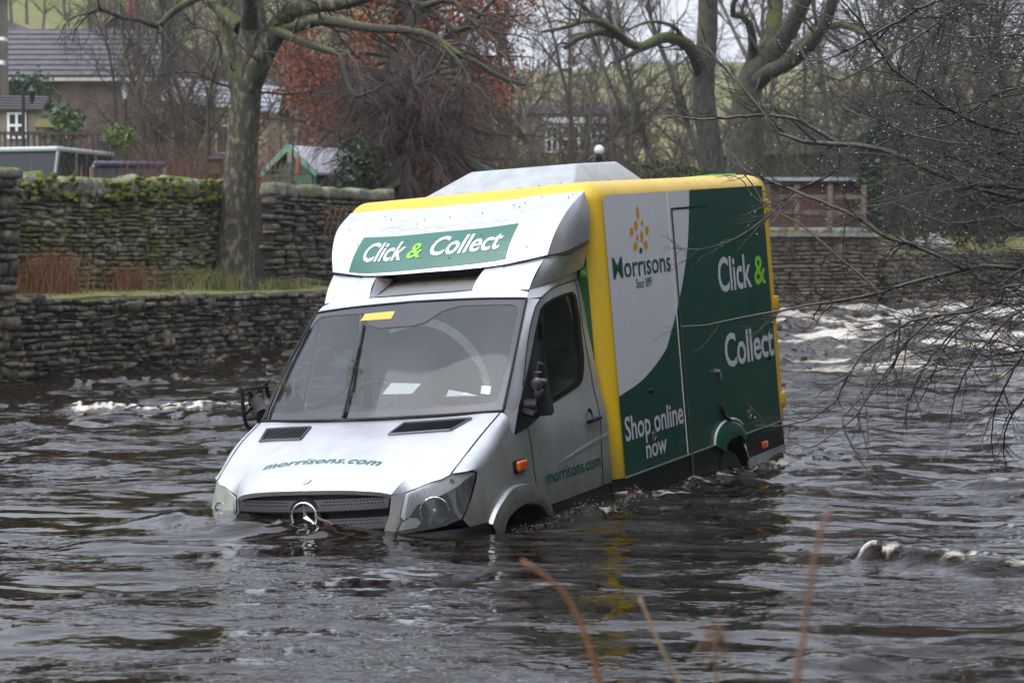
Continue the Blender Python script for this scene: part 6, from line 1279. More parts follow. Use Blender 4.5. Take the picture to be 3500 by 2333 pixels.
# ---- cargo box
BW, BF, BR, BB, BT = 1.028, 2.42, 5.86, .78, 2.862
b = bmesh.new(); bmesh.ops.create_cube(b, size=1)
for q in b.verts: q.co = Vector((q.co[0] * 2 * BW, (BF + BR) / 2 + q.co[1] * (BR - BF), (BB + BT) / 2 + q.co[2] * (BT - BB)))
ed = [e for e in b.edges if (all(abs(v.co[1] - BF) < 1e-4 for v in e.verts) and not all(abs(v.co[2] - BB) < 1e-4 for v in e.verts)) or (all(abs(v.co[2] - BT) < 1e-4 for v in e.verts) and not all(abs(v.co[1] - BR) < 1e-4 for v in e.verts))]
bmesh.ops.bevel(b, geom=ed, offset=.15, segments=8, affect='EDGES', profile=.5)
mb = MB(); mb.bm(b); cargo = mb.build('cargo_box', M_YEL, van, 30)
def bx(off=0.): return lambda y, z: (BW + off, y, z)
rc = .075
tl = [(2.527 + rc - rc * math.cos(a), 2.757 - rc + rc * math.sin(a)) for a in np.linspace(0, PI / 2, 7)]
curve = [tuple(q) for q in spline([(4.149, 2.757), (4.086, 2.519), (3.998, 2.285), (3.803, 1.985), (3.517, 1.672), (3.376, 1.57), (2.972, 1.427), (2.527, 1.351)], 40)]
mb = MB(); sheet(mb, [(2.527, 1.351)] + tl + curve[:-1], bx(.002), .2); side_p = mb.build('white_panel', M_PANELW, cargo, 0)
mb = MB(); sheet(mb, curve + [(2.527, .782), (4.235, .782)] + [(4.555 + .34 * math.cos(a), .782 + .165 * math.sin(a)) for a in np.linspace(PI - .05, .05, 14)] + [(4.885, .782), (5.775, .782), (5.775, 2.757)], bx(.002), .2); mb.build('green_panel', M_GREEN, cargo, 0)
# frames, shut lines and hinge of the side door
mb = MB(); mb.tube([(BW + .004, 3.692, 2.755), (BW + .004, 3.688, .79)], .005, 5); mb.build('panel_joint', M_TRIM, cargo, 60)
mb = MB(); mb.tube([(BW + .006, 3.752, 2.62), (BW + .006, 3.758, .60)], .008, 6)
mb.build('side_hinge', mat('hinge_steel', (.10, .10, .095), .5, metal=.6), cargo, 60)
mb = MB(); mb.box((BW + .003, 4.128, 2.624), (.004, .755, .016)); mb.build('door_gap', M_BLACK, cargo, 0)
mb = MB()
for (y0, z0), (y1, z1) in (((2.527, .781), (4.235, .781)), ((4.885, .781), (5.80, .781))): mb.box((BW + .003, (y0 + y1) / 2, (z0 + z1) / 2), (.010, y1 - y0, .010))
mb.build('lower_trim', mat('alu_trim', (.62, .63, .64), .35, metal=.7), cargo, 0)
# seam lines of the corner caps
mb = MB(); mb.tube([(BW + .001, 2.742, 2.86 - .10), (BW + .001, 2.742, 2.80)], .0025, 4); mb.build('cap_seam', M_STICK, cargo, 60)
# rear edge, hinges
mb = MB(); mb.box((0, BR + .02, 1.80), (2 * BW - .03, .04, 2.04)); mb.build('rear_door', M_GREEN, cargo, 0)
for z in (2.585, 1.765, .955):
    mb = MB(); mb.rbox((BW - .005, BR + .022, z), (.05, .075, .125), .01, 2); mb.box((BW + .008, BR - .01, z), (.012, .05, .07)); mb.build('rear_hinge', M_YEL, cargo)
mb = MB(); mb.tube([(BW - .02, BR + .035, 1.0), (BW - .02, BR + .035, 2.55)], .012, 6); mb.build('locking_bar', M_YEL, cargo, 60)
mb = MB(); mb.rbox((-.15, 5.55, BT + .008), (1.9, .5, .018), .006, 1); mb.build('roof_mat', mat('roof_green', (.10, .42, .04), .5), cargo)
# writing on the side
S = bx(.0045)
lettering('Morr\u0131sons', S, 2.598, 3.655, 2.165, 2.318, M_DGREEN, cargo, bold=.010, space=.99)
lettering('Since 1899', S, 2.985, 3.272, 2.078, 2.146, M_DGREEN, cargo, bold=.008)
lettering('Click', S, 4.600, 5.345, 1.935, 2.215, M_SIDEW, cargo, bold=.018, space=.98)
lettering('&', S, 5.415, 5.690, 1.945, 2.185, M_LGREEN, cargo, bold=.018)
lettering('Collect', S, 4.612, 5.742, 1.338, 1.610, M_SIDEW, cargo, bold=.018, space=.98)
lettering('Shop online', S, 2.576, 3.655, 1.030, 1.200, M_SIDEW, cargo, bold=.016, space=.98)
lettering('now', S, 2.912, 3.300, .858, .955, M_SIDEW, cargo, bold=.018)
def leaf(cy, cz, ln, wd, ang, mt, name='leaf_mark'):
    P = []
    for t in np.linspace(0, 2 * PI, 17)[:-1]:
        a = math.cos(t) * ln / 2; b_ = math.sin(t) * wd / 2 * (abs(math.sin(t)) ** .5); P.append((cy + a * math.sin(ang) + b_ * math.cos(ang), cz + a * math.cos(ang) - b_ * math.sin(ang)))
    MB().add([S(*q) for q in P], [tuple(range(16))]).build(name, mt, cargo, 0)
for px, py, ln, wd, ang in ((2178, 728, .100, .056, -.05), (2172, 771, .076, .068, -.35), (2193, 763, .046, .046, .05), (2157, 793, .066, .070, -.5), (2210, 788, .070, .066, .4), (2192, 808, .092, .054, .06), (2177, 812, .048, .042, -.05), (2170, 842, .064, .080, -.5), (2206, 837, .064, .076, .45)):
    q = vp(px, py, 'x', BW); leaf(q[1], q[2], ln, wd, ang, M_GOLD)
q = vp(2189, 856, 'x', BW); leaf(q[1], q[2], .045, .055, .1, M_DGREEN)
# knobs, latches and strap
M_STEEL = mat('bright_steel', (.30, .29, .27), .35, metal=.9)
RYZ = np.array([[0, 0, 1], [1, 0, 0], [0, 1, 0]])
for y, z in ((3.071, 1.333), (5.60, 1.333)):
    mb = MB(); mb.lathe([(.020, 0), (.019, .014), (.012, .024), (.001, .026)], 14, RYZ, (BW + .003, y, z)); mb.build('door_stop', M_BLACK, cargo, 50)
mb = MB(); mb.lathe([(.032, 0), (.032, .010), (.02, .014), (.02, .03), (.014, .036), (.001, .036)], 16, RYZ, (BW + .003, 4.397, 1.332)); mb.rbox((BW + .036, 4.41, 1.29), (.014, .022, .06), .006, 2); mb.build('door_lock', M_STEEL, cargo, 40)
for y, z in ((3.06, 1.0), (5.03, .925)):
    mb = MB(); mb.rbox((BW + .008, y, z), (.014, .055, .075), .006, 2); mb.tube([(BW + .018, y - .01, z + .025), (BW + .026, y + .008, z), (BW + .018, y - .01, z - .02)], .005, 6); mb.build('latch', M_STEEL, cargo, 40)
mb = MB(); mb.rbox((BW + .01, 4.43, 1.055), (.02, .06, .05), .006, 2); mb.tube([(BW + .015, 4.43, 1.04), (BW + .02, 4.46, .98), (BW + .035, 4.54, .935)], .016, 6); mb.build('strap', M_BLACK, cargo, 40)
# wheel-arch eyebrow of the box
mb = MB(); N = 18; V = []
for k in range(N):
    a = PI - PI * k / (N - 1); yo, zo = 4.558 + .330 * math.cos(a), .782 + .158 * math.sin(a) ** .9; yi, zi = 4.66 + .235 * math.cos(a), .70 + .10 * math.sin(a)
    for t, x in ((0, .0), (.10, .014), (.6, .026), (1, .022), (1.02, -.05)): V.append((BW + x, yo + (yi - yo) * t, max(zo + (zi - zo) * t, .70)))
mb.add(V, [(k * 5 + j, k * 5 + j + 1, (k + 1) * 5 + j + 1, (k + 1) * 5 + j) for k in range(N - 1) for j in range(4)]); eb = mb.build('rear_arch', paint('arch_green', (.005, .085, .06), rough=.18, coat=.3, drops=.1, silt=.55), cargo, 40)
mb = MB(); mb.tube([(BW + .012, 4.558 + .332 * math.cos(a), .782 + .160 * math.sin(a) ** .9) for a in np.linspace(PI, .5, 16)], .010, 6); mb.build('arch_edging', M_TRIM, eb, 60)
# skirt
oy, oz = 4.655, .40
def ropen(r, a0, a1, n=12): return [(oy + r * math.cos(a), oz + r * math.sin(a)) for a in np.linspace(a0, a1, n)]
sk = [(2.315, .778), (2.315, .60), (2.36, .575), (4.31, .575)] + [(4.33, .64), (4.42, .73), (4.50, .778)]
mb = MB(); sheet(mb, sk, lambda y, z: (BW - .012 + .0 * z, y, z), .2); sheet(mb, [(4.90, .795), (4.99, .575), (5.85, .575), (5.85, .778)], lambda y, z: (BW - .008, y, z), .2)
mb.box((BW - .06, 2.33, .62), (.10, .03, .30)); skirt = mb.build('skirt', M_SKIRT, cargo, 30)
mb = MB(); mb.box((BW - .010, 3.759, .675), (.006, .014, .20)); mb.build('skirt_joint', M_BLACK, skirt, 0)
mb = MB(); mb.box((BW - .016, 3.35, .50), (.02, 1.96, .148)); mb.box((BW - .012, 5.42, .50), (.02, .86, .148)); mb.box((BW - .12, BR - .01, .52), (.2, .02, .18)); mb.build('lower_skirt', M_GREYSK, skirt, 30)
mb = MB(); sheet(mb, [(2.36, .575), (3.10, .575), (3.0, .43), (2.36, .43)], lambda y, z: (BW - .004, y, z), .2); mb.build('skirt_flap', M_SKIRT, skirt, 30)
mb = MB(); N = 20
V = [(x, oy + .36 * math.cos(a), .42 + .385 * math.sin(a)) for a in np.linspace(PI + .5, -.5, N) for x in (BW - .01, .35)]
mb.add(V, [(2 * k, 2 * k + 1, 2 * k + 3, 2 * k + 2) for k in range(N - 1)]); mb.box((.35, oy, .5), (.02, .8, .8)); mb.build('rear_arch_liner', M_BLACK, cargo, 60)
for y, z in ((2.70, .632), (5.347, .640)):
    mb = MB(); mb.rbox((BW + .002, y, z), (.028, .10, .055), .008, 2); mb.build('side_marker', M_AMBER, skirt, 50)
# chassis floor so that the body is closed below
mb = MB(); mb.box((0, 4.1, .70), (1.6, 3.5, .12)); mb.box((0, 1.5, .55), (1.5, 1.9, .06)); mb.build('chassis', M_BLACK, van, 0)
zz_ = np.linspace(.8, 2.25, 12); bh = [(-(sideX(2.3, z) - .015), z) for z in zz_] + [(sideX(2.3, z) - .015, z) for z in zz_[::-1]]; mb = MB(); mb.prism(bh, 2.345, 2.365); mb.build('bulkhead', M_INNER, van, 0)
q = SP(1990, 928); mb = MB(); mb.box((.892, BF - .008, 2.238), (.054, .006, .075)); sk_ = mb.build('sticker', mat('sticker_green', (.09, .42, .05), .5), cargo, 0)
lettering('3GL', lambda a_, b_: (a_, BF - .0125, b_), .870, .914, 2.224, 2.253, M_WHITE, cargo, bold=.03)
mb = MB(); mb.box((.81, BF - .003, 1.6), (.215, .006, 1.5)); mb.build('front_panel', M_VGREEN, cargo, 0)
# roof unit
A_ = [(-.70, 3.02, BT - .01), (.585, 3.02, BT - .01), (.60, 4.35, BT - .01), (-.72, 4.35, BT - .01)]; T_ = [(-.423, 3.36, 3.036), (.467, 3.36, 3.020), (.467, 4.11, 3.028), (-.423, 4.11, 3.04)]
b = bmesh.new(); vv = [b.verts.new(q) for q in A_ + T_]
for q in ((3, 2, 1, 0), (4, 5, 6, 7), (0, 1, 5, 4), (1, 2, 6, 5), (2, 3, 7, 6), (3, 0, 4, 7)): b.faces.new([vv[i] for i in q])
bmesh.ops.bevel(b, geom=b.edges[:], offset=.018, segments=2, affect='EDGES', profile=.5); mb = MB(); mb.bm(b); mb.build('roof_unit', M_UNIT, cargo, 30)
# wheels
def wheel(x, y, s):
    e = bpy.data.objects.new('wheel', None)
    Mq = np.array([[0, 0, s], [1, 0, 0], [0, 1, 0]])
    mb = MB(); mb.lathe([(.20, .03), (.235, .045), (.29, .055), (.325, .045), (.342, .02), (.345, -.02), (.345, -.14), (.33, -.18), (.22, -.19)], 40, Mq, (x, y, .345)); w = mb.build('wheel', M_RUBBER, van, 30)
    mb = MB(); mb.lathe([(.205, .035), (.20, .02), (.19, -.03), (.14, -.02), (.12, .03), (.08, .04), (.001, .045)], 32, Mq, (x, y, .345)); mb.build('rim', M_RIM, w, 30)
    mb = MB()
    for k in range(44):
        a = 2 * PI * k / 44; mb.box((x - s * .08, y + .345 * math.cos(a), .345 + .345 * math.sin(a)), (.17, .022, .016), np.array([[1, 0, 0], [0, math.cos(a + PI / 2), -math.sin(a + PI / 2)], [0, math.sin(a + PI / 2), math.cos(a + PI / 2)]]))
    mb.build('tread', M_RUBBER, w, 0)
for s in (1, -1):
    wheel(s * .93, 1.03, s); wheel(s * .93, 4.655, s)
# ---- wipers
def wiper(pts, blade):
    mb = MB(); mb.tube([scrfn(.02)(*q) for q in pts], [.011, .011, .008, .006], 6); w = mb.build('wiper', M_BLACK, van, 50)
    mb = MB(); A2 = [np.array(scrfn(.012)(*q)) for q in blade]; mb.tube([A2[0] + (A2[1] - A2[0]) * t for t in np.linspace(0, 1, 8)], [.006, .010, .011, .011, .011, .011, .010, .006], 5); mb.build('wiper_blade', M_BLACK, w, 50)
def scr_uv(px, py):
    best = None
    for it, st in enumerate((.1, .02, .005)):
        us = np.arange(-1, 1.001, st) if it == 0 else best[1] + np.arange(-5, 6) * st
        vs_ = np.arange(0, 1.001, st) if it == 0 else best[2] + np.arange(-5, 6) * st
        for u in us:
            for v in vs_:
                if abs(u) > 1 or not 0 <= v <= 1: continue
                w = vworld(scrfn(0)(u, v)) - np.array([0, 0, CAM_H]); z = w[1] * _cp - w[2] * _sp; y = w[1] * _sp + w[2] * _cp
                e = (1750 + CAM_F * w[0] / z - px) ** 2 + (1166.5 - CAM_F * y / z - py) ** 2
                if best is None or e < best[0]: best = (e, u, v)
    return best[1], best[2]
wiper([scr_uv(*q) for q in ((1176, 1432), (1190, 1375), (1212, 1275), (1232, 1190))], [scr_uv(1209, 1340), scr_uv(1246, 1112)])
wiper([scr_uv(*q) for q in ((915, 1436), (925, 1400), (955, 1330), (1000, 1240))], [scr_uv(948, 1370), scr_uv(1064, 1118)])
# misted arc left by the wiper, sticker, papers on the dashboard
def on_screen(pix, name, m, off=-.006, par=glassp):
    mb = MB(); sheet(mb, [scr_uv(*q) for q in pix], scrfn(off), .05); return mb.build(name, m, par, 60)
on_screen(((1233, 1098), (1250, 1074), (1352, 1064), (1339, 1091)), 'yellow_notice', M_STICK, .005)
on_screen(((1648, 1318), (1680, 1322), (1675, 1348), (1644, 1345)), 'permit_sticker', M_PAPER, .004)
dash = MB(); grid(dash, lambda u, v: np.array([-.86 + 1.72 * u, .96 + .55 * v, 1.405 + .06 * math.sin(PI * v) + (.05 * math.exp(-((u - .22) / .1) ** 2) * v)]), 24, 8)
grid(dash, lambda u, v: np.array([-.86 + 1.72 * u, 1.51, 1.405 - .5 * v]), 8, 3); dash.build('dashboard', M_INNER, van, 50)
for poly in (((1306, 1347), (1337, 1308), (1440, 1310), (1408, 1345)), ((1524, 1355), (1534, 1331), (1600, 1343), (1636, 1352))):
    MB().add([vp(q[0], q[1], 'y', 1.02 + (.10 if q[1] < 1335 else 0)) for q in poly], [(0, 1, 2, 3)]).build('paper', M_PAPER, van, 0)
mb = MB(); a_ = np.linspace(0, 2 * PI, 33); Mr = np.array(Matrix.Rotation(RAD(62), 3, 'X'))
mb.tube([np.array([-.42, 1.58, 1.42]) + Mr @ np.array([.21 * math.cos(t), .21 * math.sin(t), 0]) for t in a_], .016, 6, False)
for t in (.3, PI - .3, PI * 1.5): mb.tube([(-.42, 1.60, 1.40), np.array([-.42, 1.58, 1.42]) + Mr @ np.array([.2 * math.cos(t), .2 * math.sin(t), 0])], .014, 5)
mb.build('steering_wheel', M_BLACK, van, 50)
for x in (-.45, .42):
    mb = MB(); mb.rbox((x, 2.12, 1.45), (.50, .15, .72), .06, 3, Matrix.Rotation(-.15, 3, 'X')); mb.rbox((x, 2.17, 1.92), (.26, .10, .20), .04, 3); mb.rbox((x, 1.88, 1.08), (.52, .52, .16), .05, 3); mb.build('seat', M_SEAT, van, 40)
# inside of the screen: rear-view mount, condensation arc
mb = MB(); arc = spline([(1330, 1130), (1420, 1100), (1500, 1108), (1580, 1160), (1640, 1240), (1668, 1330)], 18); wv = [14, 26, 30, 30, 26, 20]
P1 = []; P2 = []
for i, q in enumerate(arc):
    w_ = np.interp(i / 17, np.linspace(0, 1, 6), wv); tq = arc[min(i + 1, 17)] - arc[max(i - 1, 0)]; nq = np.array([-tq[1], tq[0]]) / np.linalg.norm(tq); P1.append(tuple(q + nq * w_ * .5)); P2.append(tuple(q - nq * w_ * .5))
on_screen(P1 + P2[::-1], 'condensation', glass('condensation_film', fog=.34, tintc=(.95, .95, .95), fogc=(.5, .53, .53), fscale=22), -.010)

# ---- broken door mirrors
def loc(px, py, x): return vp(px, py, 'x', x)
mm = MB(); X0 = 1.16
P = [loc(*q, X0) for q in ((1840, 1242), (1858, 1246), (1868, 1262), (1880, 1330), (1893, 1395), (1894, 1410), (1886, 1418), (1846, 1422), (1834, 1412), (1833, 1380))]
n = len(P); mm.add([q for q in P] + [q + np.array([-.05, .09, .01]) for q in P], [tuple(range(n)), tuple(range(n, 2 * n))[::-1]] + [(k, k + n, (k + 1) % n + n, (k + 1) % n) for k in range(n)])
mirror = mm.build('door_mirror', M_BLACK, van, 30)
mb = MB()
for px, py, r in ((1840, 1310, .040), (1858, 1308, .032), (1846, 1340, .03)): mb.lathe([(r, 0), (r, .02), (r * .6, .03), (.001, .03)], 14, np.array([[1, 0, 0], [0, 0, -1], [0, 1, 0]]), loc(px, py, X0 + .02))
mb.tube([loc(1834, 1276, X0), loc(1834, 1300, X0), loc(1852, 1350, X0)], .008, 5); mb.tube([loc(1826, 1274, X0), loc(1848, 1272, X0)], .008, 5)
mb.rbox(loc(1858, 1340, X0) + np.array([0, -.02, 0]), (.05, .05, .12), .01, 2); mb.build('mirror_motor', mat('motor_dark', (.022, .022, .026), .3), mirror, 40)
mb = MB(); mb.tube([(.965, 1.22, 1.44), (1.05, 1.20, 1.44), (1.13, 1.20, 1.46)], [.05, .045, .04], 8); mb.tube([loc(1790, 1405, .97), loc(1834, 1418, 1.12)], .025, 6); mb.build('mirror_arm', M_BLACK, mirror, 50)
mb = MB(); mb.box(loc(1851, 1342, X0) + np.array([.0, -.03, .0]), (.025, .004, .09)); mb.build('mirror_shard', M_CHROME, mirror, 0)
X1 = -1.17
mb = MB()
for pl, r in ((((828, 1330), (830, 1385), (836, 1432), (844, 1456), (862, 1463)), .013), (((836, 1434), (885, 1428)), .012), (((842, 1330), (909, 1322), (912, 1306)), .013), (((909, 1322), (920, 1358)), .014), (((909, 1306), (914, 1340)), .014)):
    mb.tube([loc(*q, X1) for q in pl], r, 6)
mirror2 = mb.build('door_mirror', M_BLACK, van, 50)
mb = MB()
for pl, r in ((((850, 1335), (862, 1362), (872, 1385)), .012), (((897, 1330), (894, 1362), (890, 1380)), .012), (((853, 1340), (866, 1352)), .008), (((880, 1332), (868, 1350)), .008), (((890, 1332), (899, 1352)), .008), (((842, 1410), (862, 1390)), .012), (((838, 1412), (880, 1388)), .008)):
    mb.tube([loc(*q, X1 + .02) for q in pl], r, 5)
mb.rbox(loc(876, 1368, X1 + .03), (.10, .08, .09), .02, 2); mb.rbox(loc(841, 1411, X1), (.03, .03, .03), .008, 2)
mb.tube([loc(878, 1372, X1 + .05), loc(892, 1400, -1.05), loc(902, 1425, -.94)], [.05, .045, .06], 8); mb.build('mirror_bracket', M_BLACK, mirror2, 40)
# scraps of leaf and grit stranded on the roof and fairing
rd = random.Random(5); mb = MB()
for k in range(60):
    if k < 34: q = np.array(visfn(.004)(rd.uniform(-.9, .95), rd.uniform(.12, .98)))
    else: q = np.array([rd.uniform(-.6, 1.0), BF + rd.uniform(.10, .5), BT + .002])
    a = rd.uniform(0, 6.28); r0 = rd.uniform(.002, .007); e1, e2 = np.array([math.cos(a), math.sin(a) * .7, math.sin(a) * .6]) * r0 * rd.uniform(1, 2.6), np.array([-math.sin(a), math.cos(a) * .7, math.cos(a) * .6]) * r0 * .7
    mb.add([q + e1, q + e2, q - e1, q - e2, q + np.array([0, -.003, .004])], [(0, 1, 4), (1, 2, 4), (2, 3, 4), (3, 0, 4)])
mb.build('leaf_scraps', mat('wet_leaf_scrap', (.03, .022, .014), .8), van, 0, 'stuff')
mb = MB()
for k in range(70):                                          # weed caught on the wiper arms
    c = np.array(scrfn(.03)(*scr_uv(*((972, 1330) if k < 45 else (1218, 1262))))) + np.array([rd.gauss(0, .018), rd.gauss(0, .02), rd.gauss(0, .035)]); d_ = np.array([rd.gauss(0, 1), rd.gauss(0, 1), rd.gauss(0, 1)]); d_ /= np.linalg.norm(d_)
    mb.tube([c, c + d_ * .03, c + d_ * .05 + np.array([0, 0, -.02])], [.0022, .0018, .001], 3)
mb.build('caught_weed', mat('weed_brown', (.10, .075, .03), .9), van, 0, 'stuff')
# ================================================================== foreground: wet alder branches, reeds, splash
RB = np.random.RandomState(77); root_xy = (5.6, 12.6); o = (*root_xy, float(land(*root_xy))); boughs = []; tw = []; tr = []
M_WETB = mat('wet_alder_bark', (.035, .026, .022), .38, col2=(.075, .066, .048), vscale=14, bump=.4, bscale=60); M_WETT = mat('wet_twig', (.020, .014, .012), .42, var=.35, vscale=9)
tr.append((rel([(5.6, 12.6, o[2] - .3), (5.5, 12.5, o[2] + 1.0), (5.35, 12.4, 2.4), (5.3, 12.4, 4.5), (5.4, 12.3, 7.5)], o), np.array([.20, .17, .14, .11, .05])))
def bough(pix, r0, r1, D0, D1, stem=None, n=22):
    m = len(pix); p = [at(q[0], q[1], D0 + (D1 - D0) * k / (m - 1)) for k, q in enumerate(pix)]
    if stem is not None: p = [(5.35, 12.4, stem)] + p
    P = spline(rel(p, o), n); P = P + np.cumsum(RB.normal(0, .004, P.shape), axis=0); R_ = (r1 + (r0 * 1.2 - r1) * np.linspace(1, 0, n) ** .8) * 1.05; boughs.append((P, R_)); return P, R_
bough(((3560, 645), (3351, 625), (3202, 583), (3032, 510), (2883, 493), (2776, 493), (2670, 459), (2627, 400), (2529, 289), (2457, 217), (2402, 136)), .030, .0045, 12.2, 12.9, 1.7, 30)
bough(((2862, 485), (2776, 447), (2725, 417), (2628, 402), (2500, 410), (2402, 413), (2308, 400), (2266, 419)), .012, .003, 12.6, 13.0)
bough(((3540, 470), (3351, 419), (3266, 379), (3202, 340), (3095, 255), (3032, 208), (2989, 128), (2947, 64), (2883, -10)), .017, .006, 12.4, 12.1, 1.95)
bough(((3420, -60), (3308, 8), (3202, 81), (3164, 119), (3070, 170), (3010, 208), (2904, 255), (2870, 268), (2798, 238), (2755, 183), (2738, 136)), .015, .003, 11.8, 12.4, 3.2)
bough(((3330, -40), (3244, 0), (3164, 25), (3053, 94), (2968, 145), (2870, 191), (2815, 208), (2755, 208), (2662, 166)), .011, .003, 12.2, 12.6)
bough(((3560, 136), (3414, 140), (3342, 149), (3266, 140), (3180, 121), (3044, 96), (2947, 106), (2840, 70), (2700, 20)), .010, .003, 12.3, 12.8, 2.8)
bough(((3560, 945), (3393, 919), (3329, 919), (3223, 953), (3138, 970), (3044, 1000), (2989, 1017), (2900, 1038), (2806, 1051), (2713, 1064), (2640, 1085), (2542, 1102), (2430, 1128), (2320, 1136)), .020, .003, 12.0, 12.9, 1.2, 30)
bough(((3550, 965), (3436, 1008), (3351, 1038), (3244, 1068), (3138, 1070), (3074, 1098), (2989, 1149), (2925, 1191), (2883, 1247), (2850, 1330), (2780, 1400), (2660, 1438), (2550, 1440)), .015, .003, 11.7, 12.2, 1.2, 28)
bough(((3300, 917), (3223, 881), (3138, 847), (3032, 804), (2947, 749), (2862, 711), (2772, 668), (2691, 634), (2600, 600), (2560, 580), (2510, 520), (2480, 490)), .014, .003, 12.1, 12.9, None, 26)
bough(((3560, 690), (3400, 655), (3300, 630), (3202, 583)), .016, .010, 12.3, 12.3, 1.6)
bough(((3076, 1090), (3060, 1230), (2990, 1310), (2920, 1420), (2846, 1480), (2757, 1527), (2668, 1493)), .008, .0025, 11.8, 12.0)
bough(((3030, 1110), (3008, 1208), (2923, 1379), (2880, 1438), (2923, 1532), (2960, 1585), (3000, 1621), (3093, 1630)), .007, .002, 11.8, 11.6)
bough(((3560, 1180), (3414, 1212), (3308, 1217), (3180, 1204), (3060, 1170)), .009, .003, 11.6, 11.9, 1.0)
bough(((2860, 470), (2870, 560), (2800, 610), (2700, 655), (2640, 720), (2560, 780), (2470, 830), (2380, 850), (2305, 848)), .009, .0025, 12.7, 13.1)
bough(((2640, 760), (2690, 700), (2600, 690), (2520, 610), (2450, 608)), .006, .002, 12.8, 13.1)
bough(((3000, 1005), (2950, 960), (2870, 900), (2790, 830), (2740, 790), (2680, 760), (2620, 730), (2570, 660), (2500, 580)), .009, .003, 12.2, 12.9)
bough(((3560, 300), (3400, 330), (3250, 420), (3100, 450), (2960, 520), (2880, 580), (2800, 620)), .012, .003, 12.5, 12.9, 2.3)
bough(((3560, 560), (3420, 500), (3300, 480), (3190, 470), (3070, 430), (2930, 380), (2860, 350), (2780, 260)), .011, .003, 12.0, 12.6, 2.0)
bough(((3560, 780), (3420, 730), (3300, 760), (3180, 740), (3060, 690), (2960, 700)), .012, .003, 11.9, 12.3, 1.6)
for q_ in (((3560, 1020), (3440, 1120), (3330, 1260), (3270, 1390), (3240, 1500)), ((3560, 1150), (3470, 1240), (3400, 1370), (3380, 1480), (3400, 1560)), ((3400, 1030), (3250, 1130), (3150, 1250), (3090, 1360), (3080, 1450)), ((3560, 880), (3400, 1000), (3250, 1180), (3180, 1330), (3130, 1420)), ((3560, 1300), (3480, 1400), (3440, 1520), (3450, 1620)), ((3200, 1075), (3100, 1180), (3020, 1290), (2960, 1360), (2890, 1400))): bough(q_, .007, .002, 11.6, 12.2)
for k in range(104):                                         # the thicket towards the stem
    y0 = RB.uniform(-60, 1250); ln = RB.uniform(250, 760); sl = RB.uniform(-.45, .55); x1 = 3560 - ln; p = [(3560, y0)]
    for t in (.3, .6, 1.): p.append((3560 - ln * t, y0 + sl * ln * t + RB.normal(0, 28)))
    dd = RB.uniform(11.2, 13.2); bough(p, RB.uniform(.004, .009), .002, dd, dd + RB.uniform(-.3, .4), CAM_H + (898 - y0) / CAM_F * 12 + RB.uniform(-.2, .4), 14)
for P, R_ in boughs: sprout(RB, tw, P, R_, 0, [(11, .36, .75, .0056, 6, .13, .02, .10), (11, .17, .7, .0035, 4, .16, .0, .1), (4, .08, .7, .0025, 3, .16, 0, .2)])
for P, R_ in boughs[:9]: sprout(RB, tw, P, R_, 0, [(4.0, .45, .8, .0062, 7, .11, .03, .2), (9, .17, .7, .0032, 4, .15, .0, .1)])
alder = thing('alder_tree', 'bare alder whose wet dark branches hung with drops reach in from the right', 'tree', o)
link('trunk', tubes_mesh('trunk', tr), M_MOSSY, alder, 180); link('boughs', tubes_mesh('boughs', boughs), M_WETB, alder, 180); link('twigs', tubes_mesh('twigs', tw), M_WETT, alder, 180)
b = bmesh.new(); bmesh.ops.create_icosphere(b, subdivisions=2, radius=1); b.verts.index_update(); iv = np.array([v.co[:] for v in b.verts]); iq = np.array([[v.index for v in f.verts] for f in b.faces]); b.free(); iv[:, 2] *= 1.15
pos = []
for P, R_ in each(tw + boughs):
    n = RB.poisson(.42 if len(P) < 6 else 1.1 if len(P) < 10 else 4)
    for _ in range(n):
        t = RB.uniform(.2, 1) * (len(P) - 1); i = min(int(t), len(P) - 2); q = P[i] + (P[i + 1] - P[i]) * (t - i); rr = .0018 + .0030 * RB.uniform() ** 1.6; pos.append((*(q - np.array([0, 0, R_[i] + rr * .8])), rr))
pos = np.array(pos); px_ = 1750 + CAM_F * (pos[:, 0] + o[0]) / (pos[:, 1] + o[1]); pos = pos[(px_ < 3580) & (pos[:, 2] + o[2] < 3.3)]; pos = pos[RB.permutation(len(pos))[:2000]]; V = (pos[:, None, :3] + pos[:, None, 3:] * iv[None]).reshape(-1, 3); Q = (np.arange(len(pos))[:, None, None] * len(iv) + iq[None]).reshape(-1, 3)
md = bpy.data.materials.new('water_drop'); md.use_nodes = True; nn = md.node_tree; nn.nodes.clear(); oo = nn.nodes.new('ShaderNodeOutputMaterial'); gg = nn.nodes.new('ShaderNodeBsdfGlass'); gg.inputs['IOR'].default_value = 1.33; gg.inputs['Roughness'].default_value = 0; nn.links.new(gg.outputs[0], oo.inputs[0])
link('water_drops', np_mesh('drops', V, Q), md, alder, 180, 'stuff')
